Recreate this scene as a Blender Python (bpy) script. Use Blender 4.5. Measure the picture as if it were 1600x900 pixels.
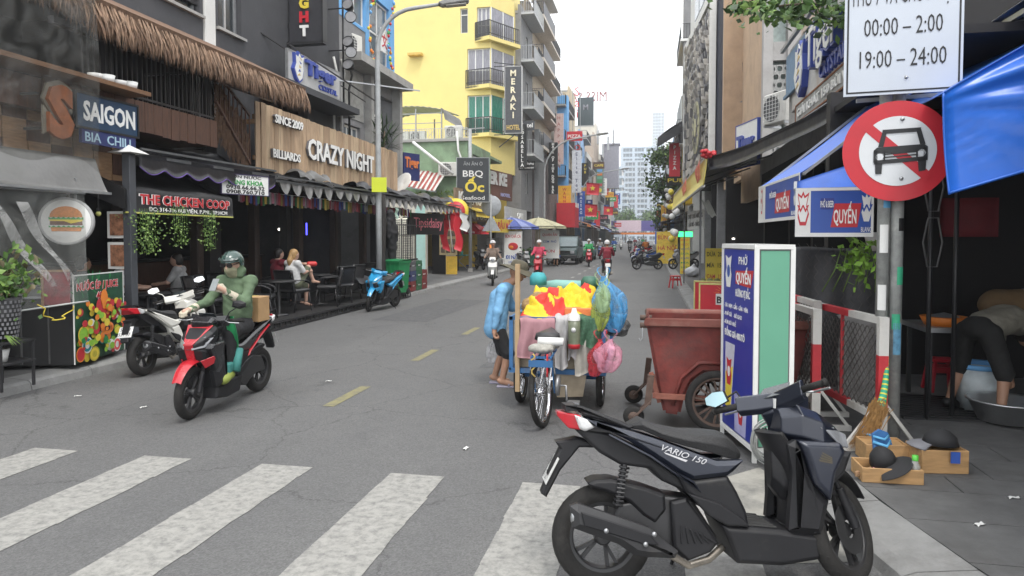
import bpy,bmesh,math,random
import numpy as np
from math import sin,cos
from mathutils import Vector as Vc,Matrix,Euler
MT,MR,nln=Matrix.Translation,Matrix.Rotation,np.linalg.norm
for _o in list(bpy.data.objects):
 bpy.data.objects.remove(_o)
sc=bpy.context.scene
C=sc.collection
R=math.radians
PI=math.pi
rnd=random.Random(11)
ru=rnd.uniform
FPX,YAW,PITCH,SHY=1080.0,R(11.26),R(2.2),38.5
cam_d=bpy.data.cameras.new('camera')
cam=bpy.data.objects.new('camera',cam_d)
C.objects.link(cam)
cam.location=(0,0,1.8)
cam.rotation_euler=(R(90) -PITCH,0,YAW)
cam_d.sensor_width=36
cam_d.lens=36*FPX/1600
cam_d.shift_y=-SHY/1600
cam_d.clip_end=6000
cam_d.clip_start=0.05
sc.camera=cam
SUN_EL,SUN_ROT=62,150
world=bpy.data.worlds.new('World')
sc.world=world
world.use_nodes=True
wn,wl=world.node_tree.nodes,world.node_tree.links
wn.clear()
w_out=wn.new('ShaderNodeOutputWorld')
w_bg=wn.new('ShaderNodeBackground')
w_sky=wn.new('ShaderNodeTexSky')
w_sky.sky_type='NISHITA'
w_sky.sun_disc=False
w_sky.sun_elevation=R(SUN_EL)
w_sky.sun_rotation=R(SUN_ROT)
w_sky.dust_density=4.0
w_sky.air_density=1.5
w_hs=wn.new('ShaderNodeHueSaturation')
w_hs.inputs['Saturation'].default_value=0.22
w_hs.inputs['Value'].default_value=1.0
w_mix=wn.new('ShaderNodeMixRGB')
w_mix.inputs[0].default_value=0.72
w_mix.inputs[2].default_value=(15.5,15.8,16.2,1)
wl.new(w_sky.outputs[0],w_hs.inputs['Color'])
wl.new(w_hs.outputs[0],w_mix.inputs[1])
wl.new(w_mix.outputs[0],w_bg.inputs['Color'])
w_bg.inputs['Strength'].default_value=0.11
wl.new(w_bg.outputs[0],w_out.inputs['Surface'])
sun_d=bpy.data.lights.new('sun','SUN')
sun_d.energy=1.4
sun_d.angle=R(14)
sun_d.color=(1.0,0.96,0.9)
sun=bpy.data.objects.new('sun',sun_d)
C.objects.link(sun)
_az=R(SUN_ROT)
_sd=Vc((sin(_az)*cos(R(SUN_EL)),cos(_az)*cos(R(SUN_EL)),sin(R(SUN_EL))))
sun.rotation_euler=_sd.to_track_quat('Z','Y').to_euler()
sun.location=(0,0,30)
sc.view_settings.view_transform='Standard'
sc.view_settings.look='None'
sc.view_settings.exposure=0.62
sc.view_settings.gamma=1.0
sc.view_settings.use_curve_mapping=False
sc.cycles.max_bounces=6
sc.cycles.diffuse_bounces=3
sc.cycles.glossy_bounces=2
sc.cycles.transmission_bounces=4
sc.cycles.transparent_max_bounces=12
sc.cycles.volume_bounces=1
sc.cycles.use_denoising=True
_CF=Vc((-sin(YAW)*cos(PITCH),cos(YAW)*cos(PITCH),-sin(PITCH)))
_CR=Vc((cos(YAW),sin(YAW),0))
_CU=_CR.cross(_CF)
def ray(px,py):
 return _CF+_CR*((px -800)/FPX)+_CU*(-(py -450+SHY)/FPX)
_O=Vc((0,0,1.8))
def G(px,py,z=0.0):
 d=ray(px,py);return _O+d*((z -1.8)/d.z)
def PX(px,py,x):
 d=ray(px,py);return _O+d*(x/d.x)
def PY(px,py,y):
 d=ray(px,py);return _O+d*(y/d.y)
_mats={}
def _n(nt,t,**kw):
 n=nt.nodes.new(t)
 for k,v in kw.items():
  n.inputs[k].default_value=v
 return n
def mat(name,col,rough=0.6,metal=0.0,var=0.25,scale=6.0,bump=0.0,bscale=None,coat=0.0,dirt=None,dirt_amt=0.0,
  dscale=2.0,emit=0.0,stretch=None,spec=0.5,trans=0.0,alpha=1.0,sheen=0.0):
 if name in _mats:
  return _mats[name]
 m=bpy.data.materials.new(name)
 m.use_nodes=True
 nt=m.node_tree
 L=nt.links.new
 b=nt.nodes['Principled BSDF']
 b.inputs['Roughness'].default_value=rough
 b.inputs['Metallic'].default_value=metal
 b.inputs['Coat Weight'].default_value=coat
 b.inputs['Coat Roughness'].default_value=0.12
 b.inputs['Specular IOR Level'].default_value=spec
 b.inputs['Transmission Weight'].default_value=trans
 b.inputs['Sheen Weight'].default_value=sheen
 b.inputs['Alpha'].default_value=alpha
 tc=nt.nodes.new('ShaderNodeTexCoord')
 mp=nt.nodes.new('ShaderNodeMapping')
 if stretch:
  mp.inputs['Scale'].default_value=stretch
 L(tc.outputs['Object'],mp.inputs['Vector'])
 c4=(*col,1)
 out=None
 if var >0 or dirt_amt >0:
  nz=_n(nt,'ShaderNodeTexNoise',Scale=scale,Detail=6.0,Roughness=0.62)
  L(mp.outputs[0],nz.inputs['Vector'])
  mr=_n(nt,'ShaderNodeMapRange')
  mr.inputs['From Min'].default_value=0.25;mr.inputs['From Max'].default_value=0.75
  mr.inputs['To Min'].default_value=1 -var;mr.inputs['To Max'].default_value=1+var
  L(nz.outputs['Fac'],mr.inputs['Value'])
  mx=nt.nodes.new('ShaderNodeMixRGB');mx.blend_type='MULTIPLY';mx.inputs[0].default_value=1
  mx.inputs[1].default_value=c4
  L(mr.outputs[0],mx.inputs[2])
  out=mx.outputs[0]
  if dirt_amt >0:
   n2=_n(nt,'ShaderNodeTexNoise',Scale=dscale,Detail=8.0,Roughness=0.7)
   L(mp.outputs[0],n2.inputs['Vector'])
   r2=_n(nt,'ShaderNodeMapRange')
   r2.inputs['From Min'].default_value=0.62 -0.3*dirt_amt;r2.inputs['From Max'].default_value=0.74
   r2.inputs['To Max'].default_value=min(1,0.35+dirt_amt)
   L(n2.outputs['Fac'],r2.inputs['Value'])
   m2=nt.nodes.new('ShaderNodeMixRGB')
   m2.inputs[2].default_value=(*(dirt or (0.06,0.05,0.04)),1)
   L(r2.outputs[0],m2.inputs[0]);L(out,m2.inputs[1])
   out=m2.outputs[0]
  L(out,b.inputs['Base Color'])
  r3=_n(nt,'ShaderNodeMapRange')
  r3.inputs['To Min'].default_value=max(0.02,rough -0.1);r3.inputs['To Max'].default_value=min(1,rough+0.12)
  L(nz.outputs['Fac'],r3.inputs['Value'])
  L(r3.outputs[0],b.inputs['Roughness'])
 else:
  b.inputs['Base Color'].default_value=c4
 if bump >0:
  nb=_n(nt,'ShaderNodeTexNoise',Scale=bscale or scale*4,Detail=5.0)
  L(mp.outputs[0],nb.inputs['Vector'])
  bp=_n(nt,'ShaderNodeBump',Strength=bump,Distance=0.02)
  L(nb.outputs['Fac'],bp.inputs['Height'])
  L(bp.outputs[0],b.inputs['Normal'])
 if emit >0:
  b.inputs['Emission Color'].default_value=c4
  b.inputs['Emission Strength'].default_value=emit
 _mats[name]=m
 return m
def clear_mat(name,tint,amount,rough=0.12,bump=0.3,scale=3.0):
 """thin clear plastic or glass: mostly see-through, the rest a glossy or milky film"""
 if name in _mats:
  return _mats[name]
 m=bpy.data.materials.new(name);m.use_nodes=True
 nt=m.node_tree;L=nt.links.new
 nt.nodes.clear()
 o=nt.nodes.new('ShaderNodeOutputMaterial')
 tr=nt.nodes.new('ShaderNodeBsdfTransparent');tr.inputs[0].default_value=(0.93,0.93,0.92,1)
 b=nt.nodes.new('ShaderNodeBsdfPrincipled')
 b.inputs['Base Color'].default_value=(*tint,1);b.inputs['Roughness'].default_value=rough
 mix=nt.nodes.new('ShaderNodeMixShader')
 tc=nt.nodes.new('ShaderNodeTexCoord')
 nz=_n(nt,'ShaderNodeTexNoise',Scale=scale,Detail=5.0,Distortion=1.2)
 L(tc.outputs['Object'],nz.inputs['Vector'])
 mr=_n(nt,'ShaderNodeMapRange')
 mr.inputs['From Min'].default_value=.3;mr.inputs['From Max'].default_value=.72
 mr.inputs['To Min'].default_value=amount*0.3;mr.inputs['To Max'].default_value=min(1,amount*2.0)
 L(nz.outputs['Fac'],mr.inputs['Value'])
 bp=_n(nt,'ShaderNodeBump',Strength=bump,Distance=0.05)
 L(nz.outputs['Fac'],bp.inputs['Height']);L(bp.outputs[0],b.inputs['Normal'])
 L(mr.outputs[0],mix.inputs[0]);L(tr.outputs[0],mix.inputs[1]);L(b.outputs[0],mix.inputs[2])
 L(mix.outputs[0],o.inputs['Surface'])
 _mats[name]=m
 return m
_text_cache={}
def text_geo(s,bold=0.0,shear=0.0,spacing=1.0):
 k=(s,bold,shear,spacing)
 if k not in _text_cache:
  c=bpy.data.curves.new('lettering','FONT')
  c.body=s;c.size=1;c.resolution_u=2;c.offset=bold;c.shear=shear;c.space_character=spacing
  o=bpy.data.objects.new('lettering',c)
  me=bpy.data.meshes.new_from_object(o)
  vs=[(v.co.x,v.co.y) for v in me.vertices]
  fs=[tuple(p.vertices) for p in me.polygons]
  bpy.data.objects.remove(o);bpy.data.curves.remove(c);bpy.data.meshes.remove(me)
  w=(min(v[0] for v in vs),max(v[0] for v in vs)) if vs else (0,0)
  _text_cache[k]=(vs,fs,w)
 return _text_cache[k]
class MB:
 def __init__(s):
  s.v=[];s.f=[];s.m=[];s.s=[]
 def add(s,vs,fs,mat=0,smooth=False,M=None):
  o=len(s.v)
  if M is not None:
   vs=[M@ Vc(v) for v in vs]
  s.v.extend([tuple(v) for v in vs])
  for f in fs:
   s.f.append(tuple(i+o for i in f));s.m.append(mat);s.s.append(smooth)
  return s
 def bb(s,x0,x1,y0,y1,z0,z1,mat=0,M=None,ch=0.0):
  if x0 >x1:x0,x1=x1,x0
  if y0 >y1:y0,y1=y1,y0
  if z0 >z1:z0,z1=z1,z0
  if ch >0:
   ch=min(ch,(x1 -x0)*.45,(y1 -y0)*.45,(z1 -z0)*.45)
   vs=[];idx={}
   for i,(X,Xi) in enumerate(((x0,x0+ch),(x1,x1 -ch))):
    for j,(Y,Yi) in enumerate(((y0,y0+ch),(y1,y1 -ch))):
     for k,(Z,Zi) in enumerate(((z0,z0+ch),(z1,z1 -ch))):
      idx[i,j,k]=len(vs)
      vs += [(X,Yi,Zi),(Xi,Y,Zi),(Xi,Yi,Z)]
   fs=[]
   q=lambda i,j,k,a:idx[i,j,k]+a
   for i in (0,1):
    fs.append([q(i,0,0,0),q(i,1,0,0),q(i,1,1,0),q(i,0,1,0)])
    fs.append([q(0,i,0,1),q(1,i,0,1),q(1,i,1,1),q(0,i,1,1)])
    fs.append([q(0,0,i,2),q(1,0,i,2),q(1,1,i,2),q(0,1,i,2)])
    for j in (0,1):
     fs.append([q(i,j,0,0),q(i,j,1,0),q(i,j,1,1),q(i,j,0,1)])
     fs.append([q(i,0,j,0),q(i,1,j,0),q(i,1,j,2),q(i,0,j,2)])
     fs.append([q(0,i,j,1),q(1,i,j,1),q(1,i,j,2),q(0,i,j,2)])
     for k in (0,1):
      fs.append([q(i,j,k,0),q(i,j,k,1),q(i,j,k,2)])
   return s.add(vs,fs,mat,False,M)
  vs=[(x0,y0,z0),(x1,y0,z0),(x1,y1,z0),(x0,y1,z0),(x0,y0,z1),(x1,y0,z1),(x1,y1,z1),(x0,y1,z1)]
  fs=[(3,2,1,0),(4,5,6,7),(0,1,5,4),(1,2,6,5),(2,3,7,6),(3,0,4,7)]
  return s.add(vs,fs,mat,False,M)
 def box(s,c,d,mat=0,rz=0.0,M=None,ch=0.0):
  T=MT(c)@ MR(rz,4,'Z')
  if M is not None:T=M@ T
  return s.bb(-d[0]/2,d[0]/2,-d[1]/2,d[1]/2,-d[2]/2,d[2]/2,mat,T,ch)
 def bar(s,p,q,w,h=None,mat=0,up=(0,0,1),ch=0.0):
  p,q=Vc(p),Vc(q);h=h or w
  d=q -p;L=d.length
  if L <1e-6:return s
  z=d/L;u=Vc(up)
  if abs(z.dot(u))>.98:u=Vc((1,0,0))
  x=u.cross(z).normalized();y=z.cross(x)
  T=Matrix((( x.x,y.x,z.x,p.x),(x.y,y.y,z.y,p.y),(x.z,y.z,z.z,p.z),(0,0,0,1)))
  return s.bb(-w/2,w/2,-h/2,h/2,0,L,mat,T,ch)
 def tube(s,pts,r,n=8,mat=0,cap=True,smooth=True,closed=False,flat=1.0):
  pts=[Vc(p) for p in pts];N=len(pts)
  rs=r if isinstance(r,(list,tuple)) else [r]*N
  vs=[];fs=[];prev=None
  for i,p in enumerate(pts):
   a=pts[i -1] if (i >0 or closed) else pts[i]
   b=pts[(i+1)%N] if (i <N -1 or closed) else pts[i]
   d=(b -a).normalized() if (b -a).length >1e-9 else Vc((0,0,1))
   if prev is None:
    u=Vc((0,0,1)) if abs(d.z)<.9 else Vc((1,0,0))
    x=u.cross(d).normalized()
   else:
    x=(prev -d*prev.dot(d))
    x=x.normalized() if x.length >1e-6 else d.orthogonal().normalized()
   prev=x;y=d.cross(x)
   for k in range(n):
    t=2*PI*k/n
    vs.append(p+x*(rs[i]*cos(t))+y*(rs[i]*flat*sin(t)))
  for i in range(N -1 if not closed else N):
   j=(i+1)%N
   for k in range(n):
    l=(k+1)%n
    fs.append((i*n+k,i*n+l,j*n+l,j*n+k))
  s.add(vs,fs,mat,smooth)
  if cap and not closed:
   o=len(s.v) -N*n
   s.f.append(tuple(o+k for k in range(n))[::-1]);s.m.append(mat);s.s.append(False)
   s.f.append(tuple(o+(N -1)*n+k for k in range(n)));s.m.append(mat);s.s.append(False)
  return s
 def lathe(s,prof,n=20,mat=0,c=(0,0,0),axis='z',smooth=True,M=None,arc=2*PI):
  vs=[];fs=[];full=arc >6.28;K=n if full else n+1
  for r,z in prof:
   for k in range(K):
    t=arc*k/n
    a,b=r*cos(t),r*sin(t)
    v=(a,b,z) if axis == 'z' else ((a,z,b) if axis == 'y' else (z,a,b))
    vs.append((v[0]+c[0],v[1]+c[1],v[2]+c[2]))
  for i in range(len(prof) -1):
   for k in range(n):
    l=(k+1)%K
    fs.append((i*K+k,i*K+l,(i+1)*K+l,(i+1)*K+k))
  return s.add(vs,fs,mat,smooth,M)
 def disc(s,c,r,axis='z',n=24,mat=0,M=None,squash=1.0):
  vs=[]
  for k in range(n):
   t=2*PI*k/n;a,b=r*cos(t),r*squash*sin(t)
   v=(a,b,0) if axis == 'z' else ((a,0,b) if axis == 'y' else (0,a,b))
   vs.append((v[0]+c[0],v[1]+c[1],v[2]+c[2]))
  return s.add(vs,[tuple(range(n))],mat,False,M)
 def ball(s,c,r,nu=12,nv=8,mat=0,M=None,smooth=True):
  if not isinstance(r,(tuple,list)):r=(r,r,r)
  vs=[(c[0],c[1],c[2]+r[2])]
  for i in range(1,nv):
   p=PI*i/nv
   for k in range(nu):
    t=2*PI*k/nu
    vs.append((c[0]+r[0]*sin(p)*cos(t),c[1]+r[1]*sin(p)*sin(t),c[2]+r[2]*cos(p)))
  vs.append((c[0],c[1],c[2] -r[2]))
  fs=[(0,1+k,1+(k+1)%nu) for k in range(nu)]
  for i in range(nv -2):
   for k in range(nu):
    a=1+i*nu;b=a+nu;l=(k+1)%nu
    fs.append((a+k,b+k,b+l,a+l))
  e=len(vs) -1;a=1+(nv -2)*nu
  fs += [(e,a+(k+1)%nu,a+k) for k in range(nu)]
  return s.add(vs,fs,mat,smooth,M)
 def prism(s,poly,y0,y1,plane='xz',inset=0.0,mat=0,M=None,smooth=False,caps=True):
  """polygon in a plane, given depth; chamfered edges with inset"""
  if y0 >y1:y0,y1=y1,y0
  n=len(poly)
  area=sum(poly[i][0]*poly[(i+1)%n][1] -poly[(i+1)%n][0]*poly[i][1] for i in range(n))
  if area <0:poly=poly[::-1]
  def place(a,b,y):
   return (a,y,b) if plane == 'xz' else ((a,b,y) if plane == 'xy' else (y,a,b))
  if inset >0:
   ins=[]
   for i in range(n):
    p0,p1,p2=Vc(poly[i -1]),Vc(poly[i]),Vc(poly[(i+1)%n])
    e1=(p1 -p0).normalized();e2=(p2 -p1).normalized()
    n1=Vc((-e1.y,e1.x));n2=Vc((-e2.y,e2.x))
    b=n1+n2
    b=b.normalized() if b.length >.1 else n1
    k=inset/max(.45,b.dot(n1))
    ins.append((p1.x+b.x*k,p1.y+b.y*k))
   h=min(inset,(y1 -y0)*.45)
   rings=[(ins,y0),(poly,y0+h),(poly,y1 -h),(ins,y1)]
  else:
   rings=[(poly,y0),(poly,y1)]
  vs=[];fs=[]
  for P,y in rings:
   vs += [place(a,b,y) for a,b in P]
  for r in range(len(rings) -1):
   for i in range(n):
    j=(i+1)%n
    fs.append((r*n+i,r*n+j,(r+1)*n+j,(r+1)*n+i))
  s.add(vs,fs,mat,smooth,M)
  if caps:
   o=len(s.v) -len(rings)*n
   s.f.append(tuple(o+i for i in range(n))[::-1]);s.m.append(mat);s.s.append(False)
   s.f.append(tuple(o+(len(rings) -1)*n+i for i in range(n)));s.m.append(mat);s.s.append(False)
  return s
 def quad(s,a,b,c,d,mat=0,smooth=False):
  return s.add([a,b,c,d],[(0,1,2,3)],mat,smooth)
 def slab(s,pts,t,mat=0):
  """quad or polygon in 3-D given thickness t along its normal"""
  P=[Vc(p) for p in pts];n=len(P)
  nn=(P[1] -P[0]).cross(P[2] -P[0]).normalized()*t
  vs=P+[p+nn for p in P]
  fs=[tuple(range(n))[::-1],tuple(range(n,2*n))]+[(i,(i+1)%n,n+(i+1)%n,n+i) for i in range(n)]
  return s.add(vs,fs,mat)
 def grid(s,fn,nu,nv,mat=0,smooth=True,thick=0.0):
  vs=[Vc(fn(i/nu,j/nv)) for i in range(nu+1) for j in range(nv+1)]
  K=nv+1
  fs=[(i*K+j,(i+1)*K+j,(i+1)*K+j+1,i*K+j+1) for i in range(nu) for j in range(nv)]
  if thick:
   N=len(vs)
   nn=[Vc((0,0,0)) for _ in vs]
   for f in fs:
    q=(vs[f[1]] -vs[f[0]]).cross(vs[f[3]] -vs[f[0]])
    for i in f:nn[i] += q
   vs2=[v -(m_.normalized() if m_.length >1e-12 else Vc((0,0,1)))*thick for v,m_ in zip(vs,nn)]
   edge=[i*K for i in range(nu+1)]+[nu*K+j for j in range(1,nv+1)]+[i*K+nv for i in range(nu -1,-1,-1)]+[j for j in range(nv -1,0,-1)]
   f2=[tuple(i+N for i in f[::-1]) for f in fs]
   rim=[(edge[i],edge[(i+1)%len(edge)],edge[(i+1)%len(edge)]+N,edge[i]+N) for i in range(len(edge))]
   return s.add(vs+vs2,fs+f2+rim,mat,smooth)
  return s.add(vs,fs,mat,smooth)
 def text(s,string,size,o,xd,up,depth=0.004,mat=0,align='c',sx=1.0,bold=0.0,shear=0.0,spacing=1.0,fit=None):
  vs,fs,(w0,w1)=text_geo(string,bold,shear,spacing)
  if not vs:return s
  xd=Vc(xd).normalized();up=Vc(up).normalized();nn=xd.cross(up)
  if fit:sx=fit/max(1e-6,(w1 -w0)*size)
  off={'c':-(w0+w1)/2,'l':-w0,'r':-w1}[align]
  o=Vc(o)
  base=[o+xd*((x+off)*size*sx)+up*(y*size) for x,y in vs]
  n=len(base)
  V=[b+nn*depth for b in base]
  F=list(fs)
  if depth >0.0015:
   cnt={}
   for f in fs:
    for i in range(len(f)):
     a,b=f[i],f[(i+1)%len(f)]
     cnt[(a,b)]=1
   V=base+V
   F=[tuple(i+n for i in f) for f in fs]
   for (a,b) in cnt:
    if (b,a) not in cnt:
     F.append((a,b,b+n,a+n))
  return s.add(V,F,mat)
 def build(s,name,mats,parent=None,world=True,fix=False):
  me=bpy.data.meshes.new(name)
  vs=s.v
  if parent is not None and world:
   I=_PM[parent.name].inverted()
   vs=[tuple(I@ Vc(v)) for v in vs]
  me.from_pydata(vs,[],s.f)
  if not isinstance(mats,(list,tuple)):mats=[mats]
  for m in mats:me.materials.append(m)
  if len(mats)>1:
   me.polygons.foreach_set('material_index',s.m)
  if any(s.s):
   me.polygons.foreach_set('use_smooth',s.s)
  if fix:
   b=bmesh.new();b.from_mesh(me);bmesh.ops.recalc_face_normals(b,faces=b.faces);b.to_mesh(me);b.free()
  me.update()
  o=bpy.data.objects.new(name,me)
  C.objects.link(o)
  if parent is not None:
   o.parent=parent
   _PM[o.name]=_PM[parent.name]
  else:
   _PM[o.name]=Matrix.Identity(4)
  return o
 def L(s,name,mats,parent,fix=False):
  return s.build(name,mats,parent,world=False,fix=fix)
_PM={}
def tag(o,label,cat,group=None):
 o['label']=label;o['category']=cat
 if group:o['group']=group
 return o
def thing(name,label,cat,loc=(0,0,0),rz=0.0,group=None,rot=None):
 o=bpy.data.objects.new(name,None)
 C.objects.link(o)
 o.empty_display_size=0.2
 o.location=loc
 o.rotation_euler=rot if rot else (0,0,rz)
 _PM[o.name]=Matrix.LocRotScale(Vc(loc),Euler(o.rotation_euler),None)
 return tag(o,label,cat,group)
def struct(o,kind='structure'):
 o['kind']=kind
 return o
def kids(o):
 return [c for c in o.children]
def dup(o,loc,rz=0.0,label=None,scale=None,rot=None,swap=None):
 """copy of a thing with copies of its parts and sub-parts; swap = {old material: new material}"""
 def cp(a,parent):
  c=a.copy();C.objects.link(c)
  if parent is not None:c.parent=parent
  if swap and c.type == 'MESH' and any(m_ in swap for m_ in c.data.materials):
   c.data=_swapped(c.data,swap)
  for ch in a.children:cp(ch,c)
  return c
 r=cp(o,None)
 r.location=loc;r.rotation_euler=rot if rot else (0,0,rz)
 if scale:r.scale=(scale,)*3
 _PM[r.name]=Matrix.LocRotScale(Vc(loc),Euler(r.rotation_euler),None)
 if label:r['label']=label
 return r
_swc={}
def _swapped(me,swap):
 k=(me.name,tuple(sorted((a.name,b.name) for a,b in swap.items())))
 if k not in _swc:
  n=me.copy()
  for i,m_ in enumerate(n.materials):
   if m_ in swap:n.materials[i]=swap[m_]
  _swc[k]=n
 return _swc[k]
def sdf_build(prims,vox=0.012,k=0.02,wrinkle=0.0,wscale=12.0,cut=None):
 """prims: ('c', a, b, ra, rb[, mat]) tapered capsules, ('e', centre, radii[, rot[, mat]]) ellipsoids -> verts, faces, region ids"""
 lo=np.full(3,1e9);hi=np.full(3,-1e9)
 for p in prims:
  if p[0] == 'c':
   for q,r in ((p[1],p[3]),(p[2],p[4])):
    lo=np.minimum(lo,np.array(q) -r);hi=np.maximum(hi,np.array(q)+r)
  else:
   r=max(p[2]);lo=np.minimum(lo,np.array(p[1]) -r);hi=np.maximum(hi,np.array(p[1])+r)
 lo -= vox*3;hi += vox*3
 n=np.ceil((hi -lo)/vox).astype(int)+1
 D=np.full(n,9.0,dtype=np.float32);Rg=np.zeros(n,dtype=np.int16);DB=np.full(n,9.0,dtype=np.float32)
 ax=[lo[i]+vox*np.arange(n[i]) for i in range(3)]
 for p in prims:
  pad=k+vox*2.5
  if p[0] == 'c':
   a,b=np.array(p[1],float),np.array(p[2],float);ra,rb=p[3],p[4]
   l=np.minimum(a -ra,b -rb) -pad;h=np.maximum(a+ra,b+rb)+pad
  else:
   a=np.array(p[1],float);r=np.array(p[2],float);rm=max(r)
   l=a -rm -pad;h=a+rm+pad
  i0=np.maximum(0,np.floor((l -lo)/vox).astype(int));i1=np.minimum(n,np.ceil((h -lo)/vox).astype(int)+1)
  if (i1 <= i0).any():continue
  sl=tuple(slice(i0[i],i1[i]) for i in range(3))
  X,Y,Z=np.meshgrid(ax[0][sl[0]],ax[1][sl[1]],ax[2][sl[2]],indexing='ij')
  reg=0
  if p[0] == 'c':
   ab=b -a;L2=float(ab@ ab)+1e-12
   t=np.clip(((X -a[0])*ab[0]+(Y -a[1])*ab[1]+(Z -a[2])*ab[2])/L2,0,1)
   d=np.sqrt((X -a[0] -t*ab[0]) ** 2+(Y -a[1] -t*ab[1]) ** 2+(Z -a[2] -t*ab[2]) ** 2) -(ra+(rb -ra)*t)
   if len(p)>5:reg=p[5]
  else:
   P=np.stack([X -a[0],Y -a[1],Z -a[2]],-1)
   if len(p)>3 and p[3] is not None:
    P=P@ np.array(Euler(p[3]).to_matrix())
   q=P/r
   k0=np.sqrt((q ** 2).sum(-1))+1e-9;k1=np.sqrt(((q/r) ** 2).sum(-1))+1e-9
   d=k0*(k0 -1)/k1
   if len(p)>4:reg=p[4]
  d=d.astype(np.float32)
  cur=D[sl]
  hh=np.clip(0.5+0.5*(cur -d)/k,0,1)
  D[sl]=cur+(d -cur)*hh -k*hh*(1 -hh)
  m=d <DB[sl]
  Rg[sl]=np.where(m,reg,Rg[sl]);DB[sl]=np.minimum(DB[sl],d)
 if wrinkle or cut is not None:
  X,Y,Z=np.meshgrid(*ax,indexing='ij')
  if wrinkle:
   w=np.sin(X*wscale+1.7*np.sin(Z*wscale*.7))*np.sin(Z*wscale*1.3+Y*wscale*.8+1.1*np.sin(Y*wscale*.9+X*5)) \
    +.5*np.sin(Z*wscale*2.3+2*np.sin(X*wscale*1.4))*np.sin(Y*wscale*2.1+1.3)
   D=D+(wrinkle*w).astype(np.float32)
  if cut is not None:
   D=np.maximum(D,cut(X,Y,Z).astype(np.float32))
 S=D <0
 c=S[:-1,:-1,:-1].astype(np.int8)
 cnt=np.zeros_like(c);acc=np.zeros(c.shape+(3,),np.float32);num=np.zeros(c.shape,np.float32)
 def sub(A,dx,dy,dz):
  return A[dx:A.shape[0] -1+dx,dy:A.shape[1] -1+dy,dz:A.shape[2] -1+dz]
 edges=[]
 for axn in range(3):
  for u in (0,1):
   for v in (0,1):
    o0=[0,0,0];o0[(axn+1)%3]=u;o0[(axn+2)%3]=v
    o1=list(o0);o1[axn]=1
    a,b=sub(D,*o0),sub(D,*o1)
    x=(a <0) != (b <0)
    t=np.where(x,a/np.where(a -b == 0,1,a -b),0)
    for q in range(3):
     acc[...,q] += np.where(x,(o0[q]+t if q == axn else o0[q]),0)
    num += x
 act=num >0
 idx=-np.ones(c.shape,int);idx[act]=np.arange(act.sum())
 ii=np.argwhere(act)
 V=(acc[act]/num[act][:,None]+ii)*vox+lo
 reg=Rg[:-1,:-1,:-1][act]
 F=[]
 for axn in range(3):
  a=np.take(S,range(0,n[axn] -1),axis=axn);b=np.take(S,range(1,n[axn]),axis=axn)
  e=np.argwhere(a != b)
  flip=a[tuple(e.T)]
  u,v=(axn+1)%3,(axn+2)%3
  ok=(e[:,u]>0) & (e[:,v]>0) & (e[:,u]<n[u] -1) & (e[:,v]<n[v] -1)
  e=e[ok];flip=flip[ok]
  def g(du,dv):
   q=e.copy();q[:,u] -= du;q[:,v] -= dv
   return idx[tuple(q.T)]
  q=np.stack([g(1,1),g(0,1),g(0,0),g(1,0)],1)
  q[~flip]=q[~flip][:,::-1]
  F.append(q)
 F=np.concatenate(F)
 F=F[(F >= 0).all(1)]
 return V,F,reg
def blob(name,mats,prims,parent,vox=0.012,k=0.02,wrinkle=0.0,wscale=12.0,cut=None,world=False):
 V,F,reg=sdf_build(prims,vox,k,wrinkle,wscale,cut)
 if world and parent is not None:
  I=np.array(_PM[parent.name].inverted());V=V@ I[:3,:3].T+I[:3,3]
 me=bpy.data.meshes.new(name)
 me.from_pydata(V.tolist(),[],F.tolist())
 if not isinstance(mats,(list,tuple)):mats=[mats]
 for m in mats:me.materials.append(m)
 if len(mats)>1:
  me.polygons.foreach_set('material_index',np.minimum(reg[F[:,0]],len(mats) -1).astype(np.int32))
 me.polygons.foreach_set('use_smooth',[True]*len(me.polygons))
 me.update()
 o=bpy.data.objects.new(name,me)
 C.objects.link(o)
 if parent is not None:
  o.parent=parent
  _PM[o.name]=_PM[parent.name]
 return o
def _xf(self,M,start=0):
 self.v[start:]=[tuple(M@ Vc(v)) for v in self.v[start:]]
 return self
MB.xf=_xf
def _loft(self,rings,mat=0,smooth=True,cap=True):
 n=len(rings[0]);vs=[p for r in rings for p in r];fs=[]
 for i in range(len(rings) -1):
  for k in range(n):
   l=(k+1)%n
   fs.append((i*n+k,i*n+l,(i+1)*n+l,(i+1)*n+k))
 if cap:fs += [tuple(range(n))[::-1],tuple(range((len(rings) -1)*n,len(rings)*n))]
 return self.add(vs,fs,mat,smooth)
MB.loft=_loft
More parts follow.
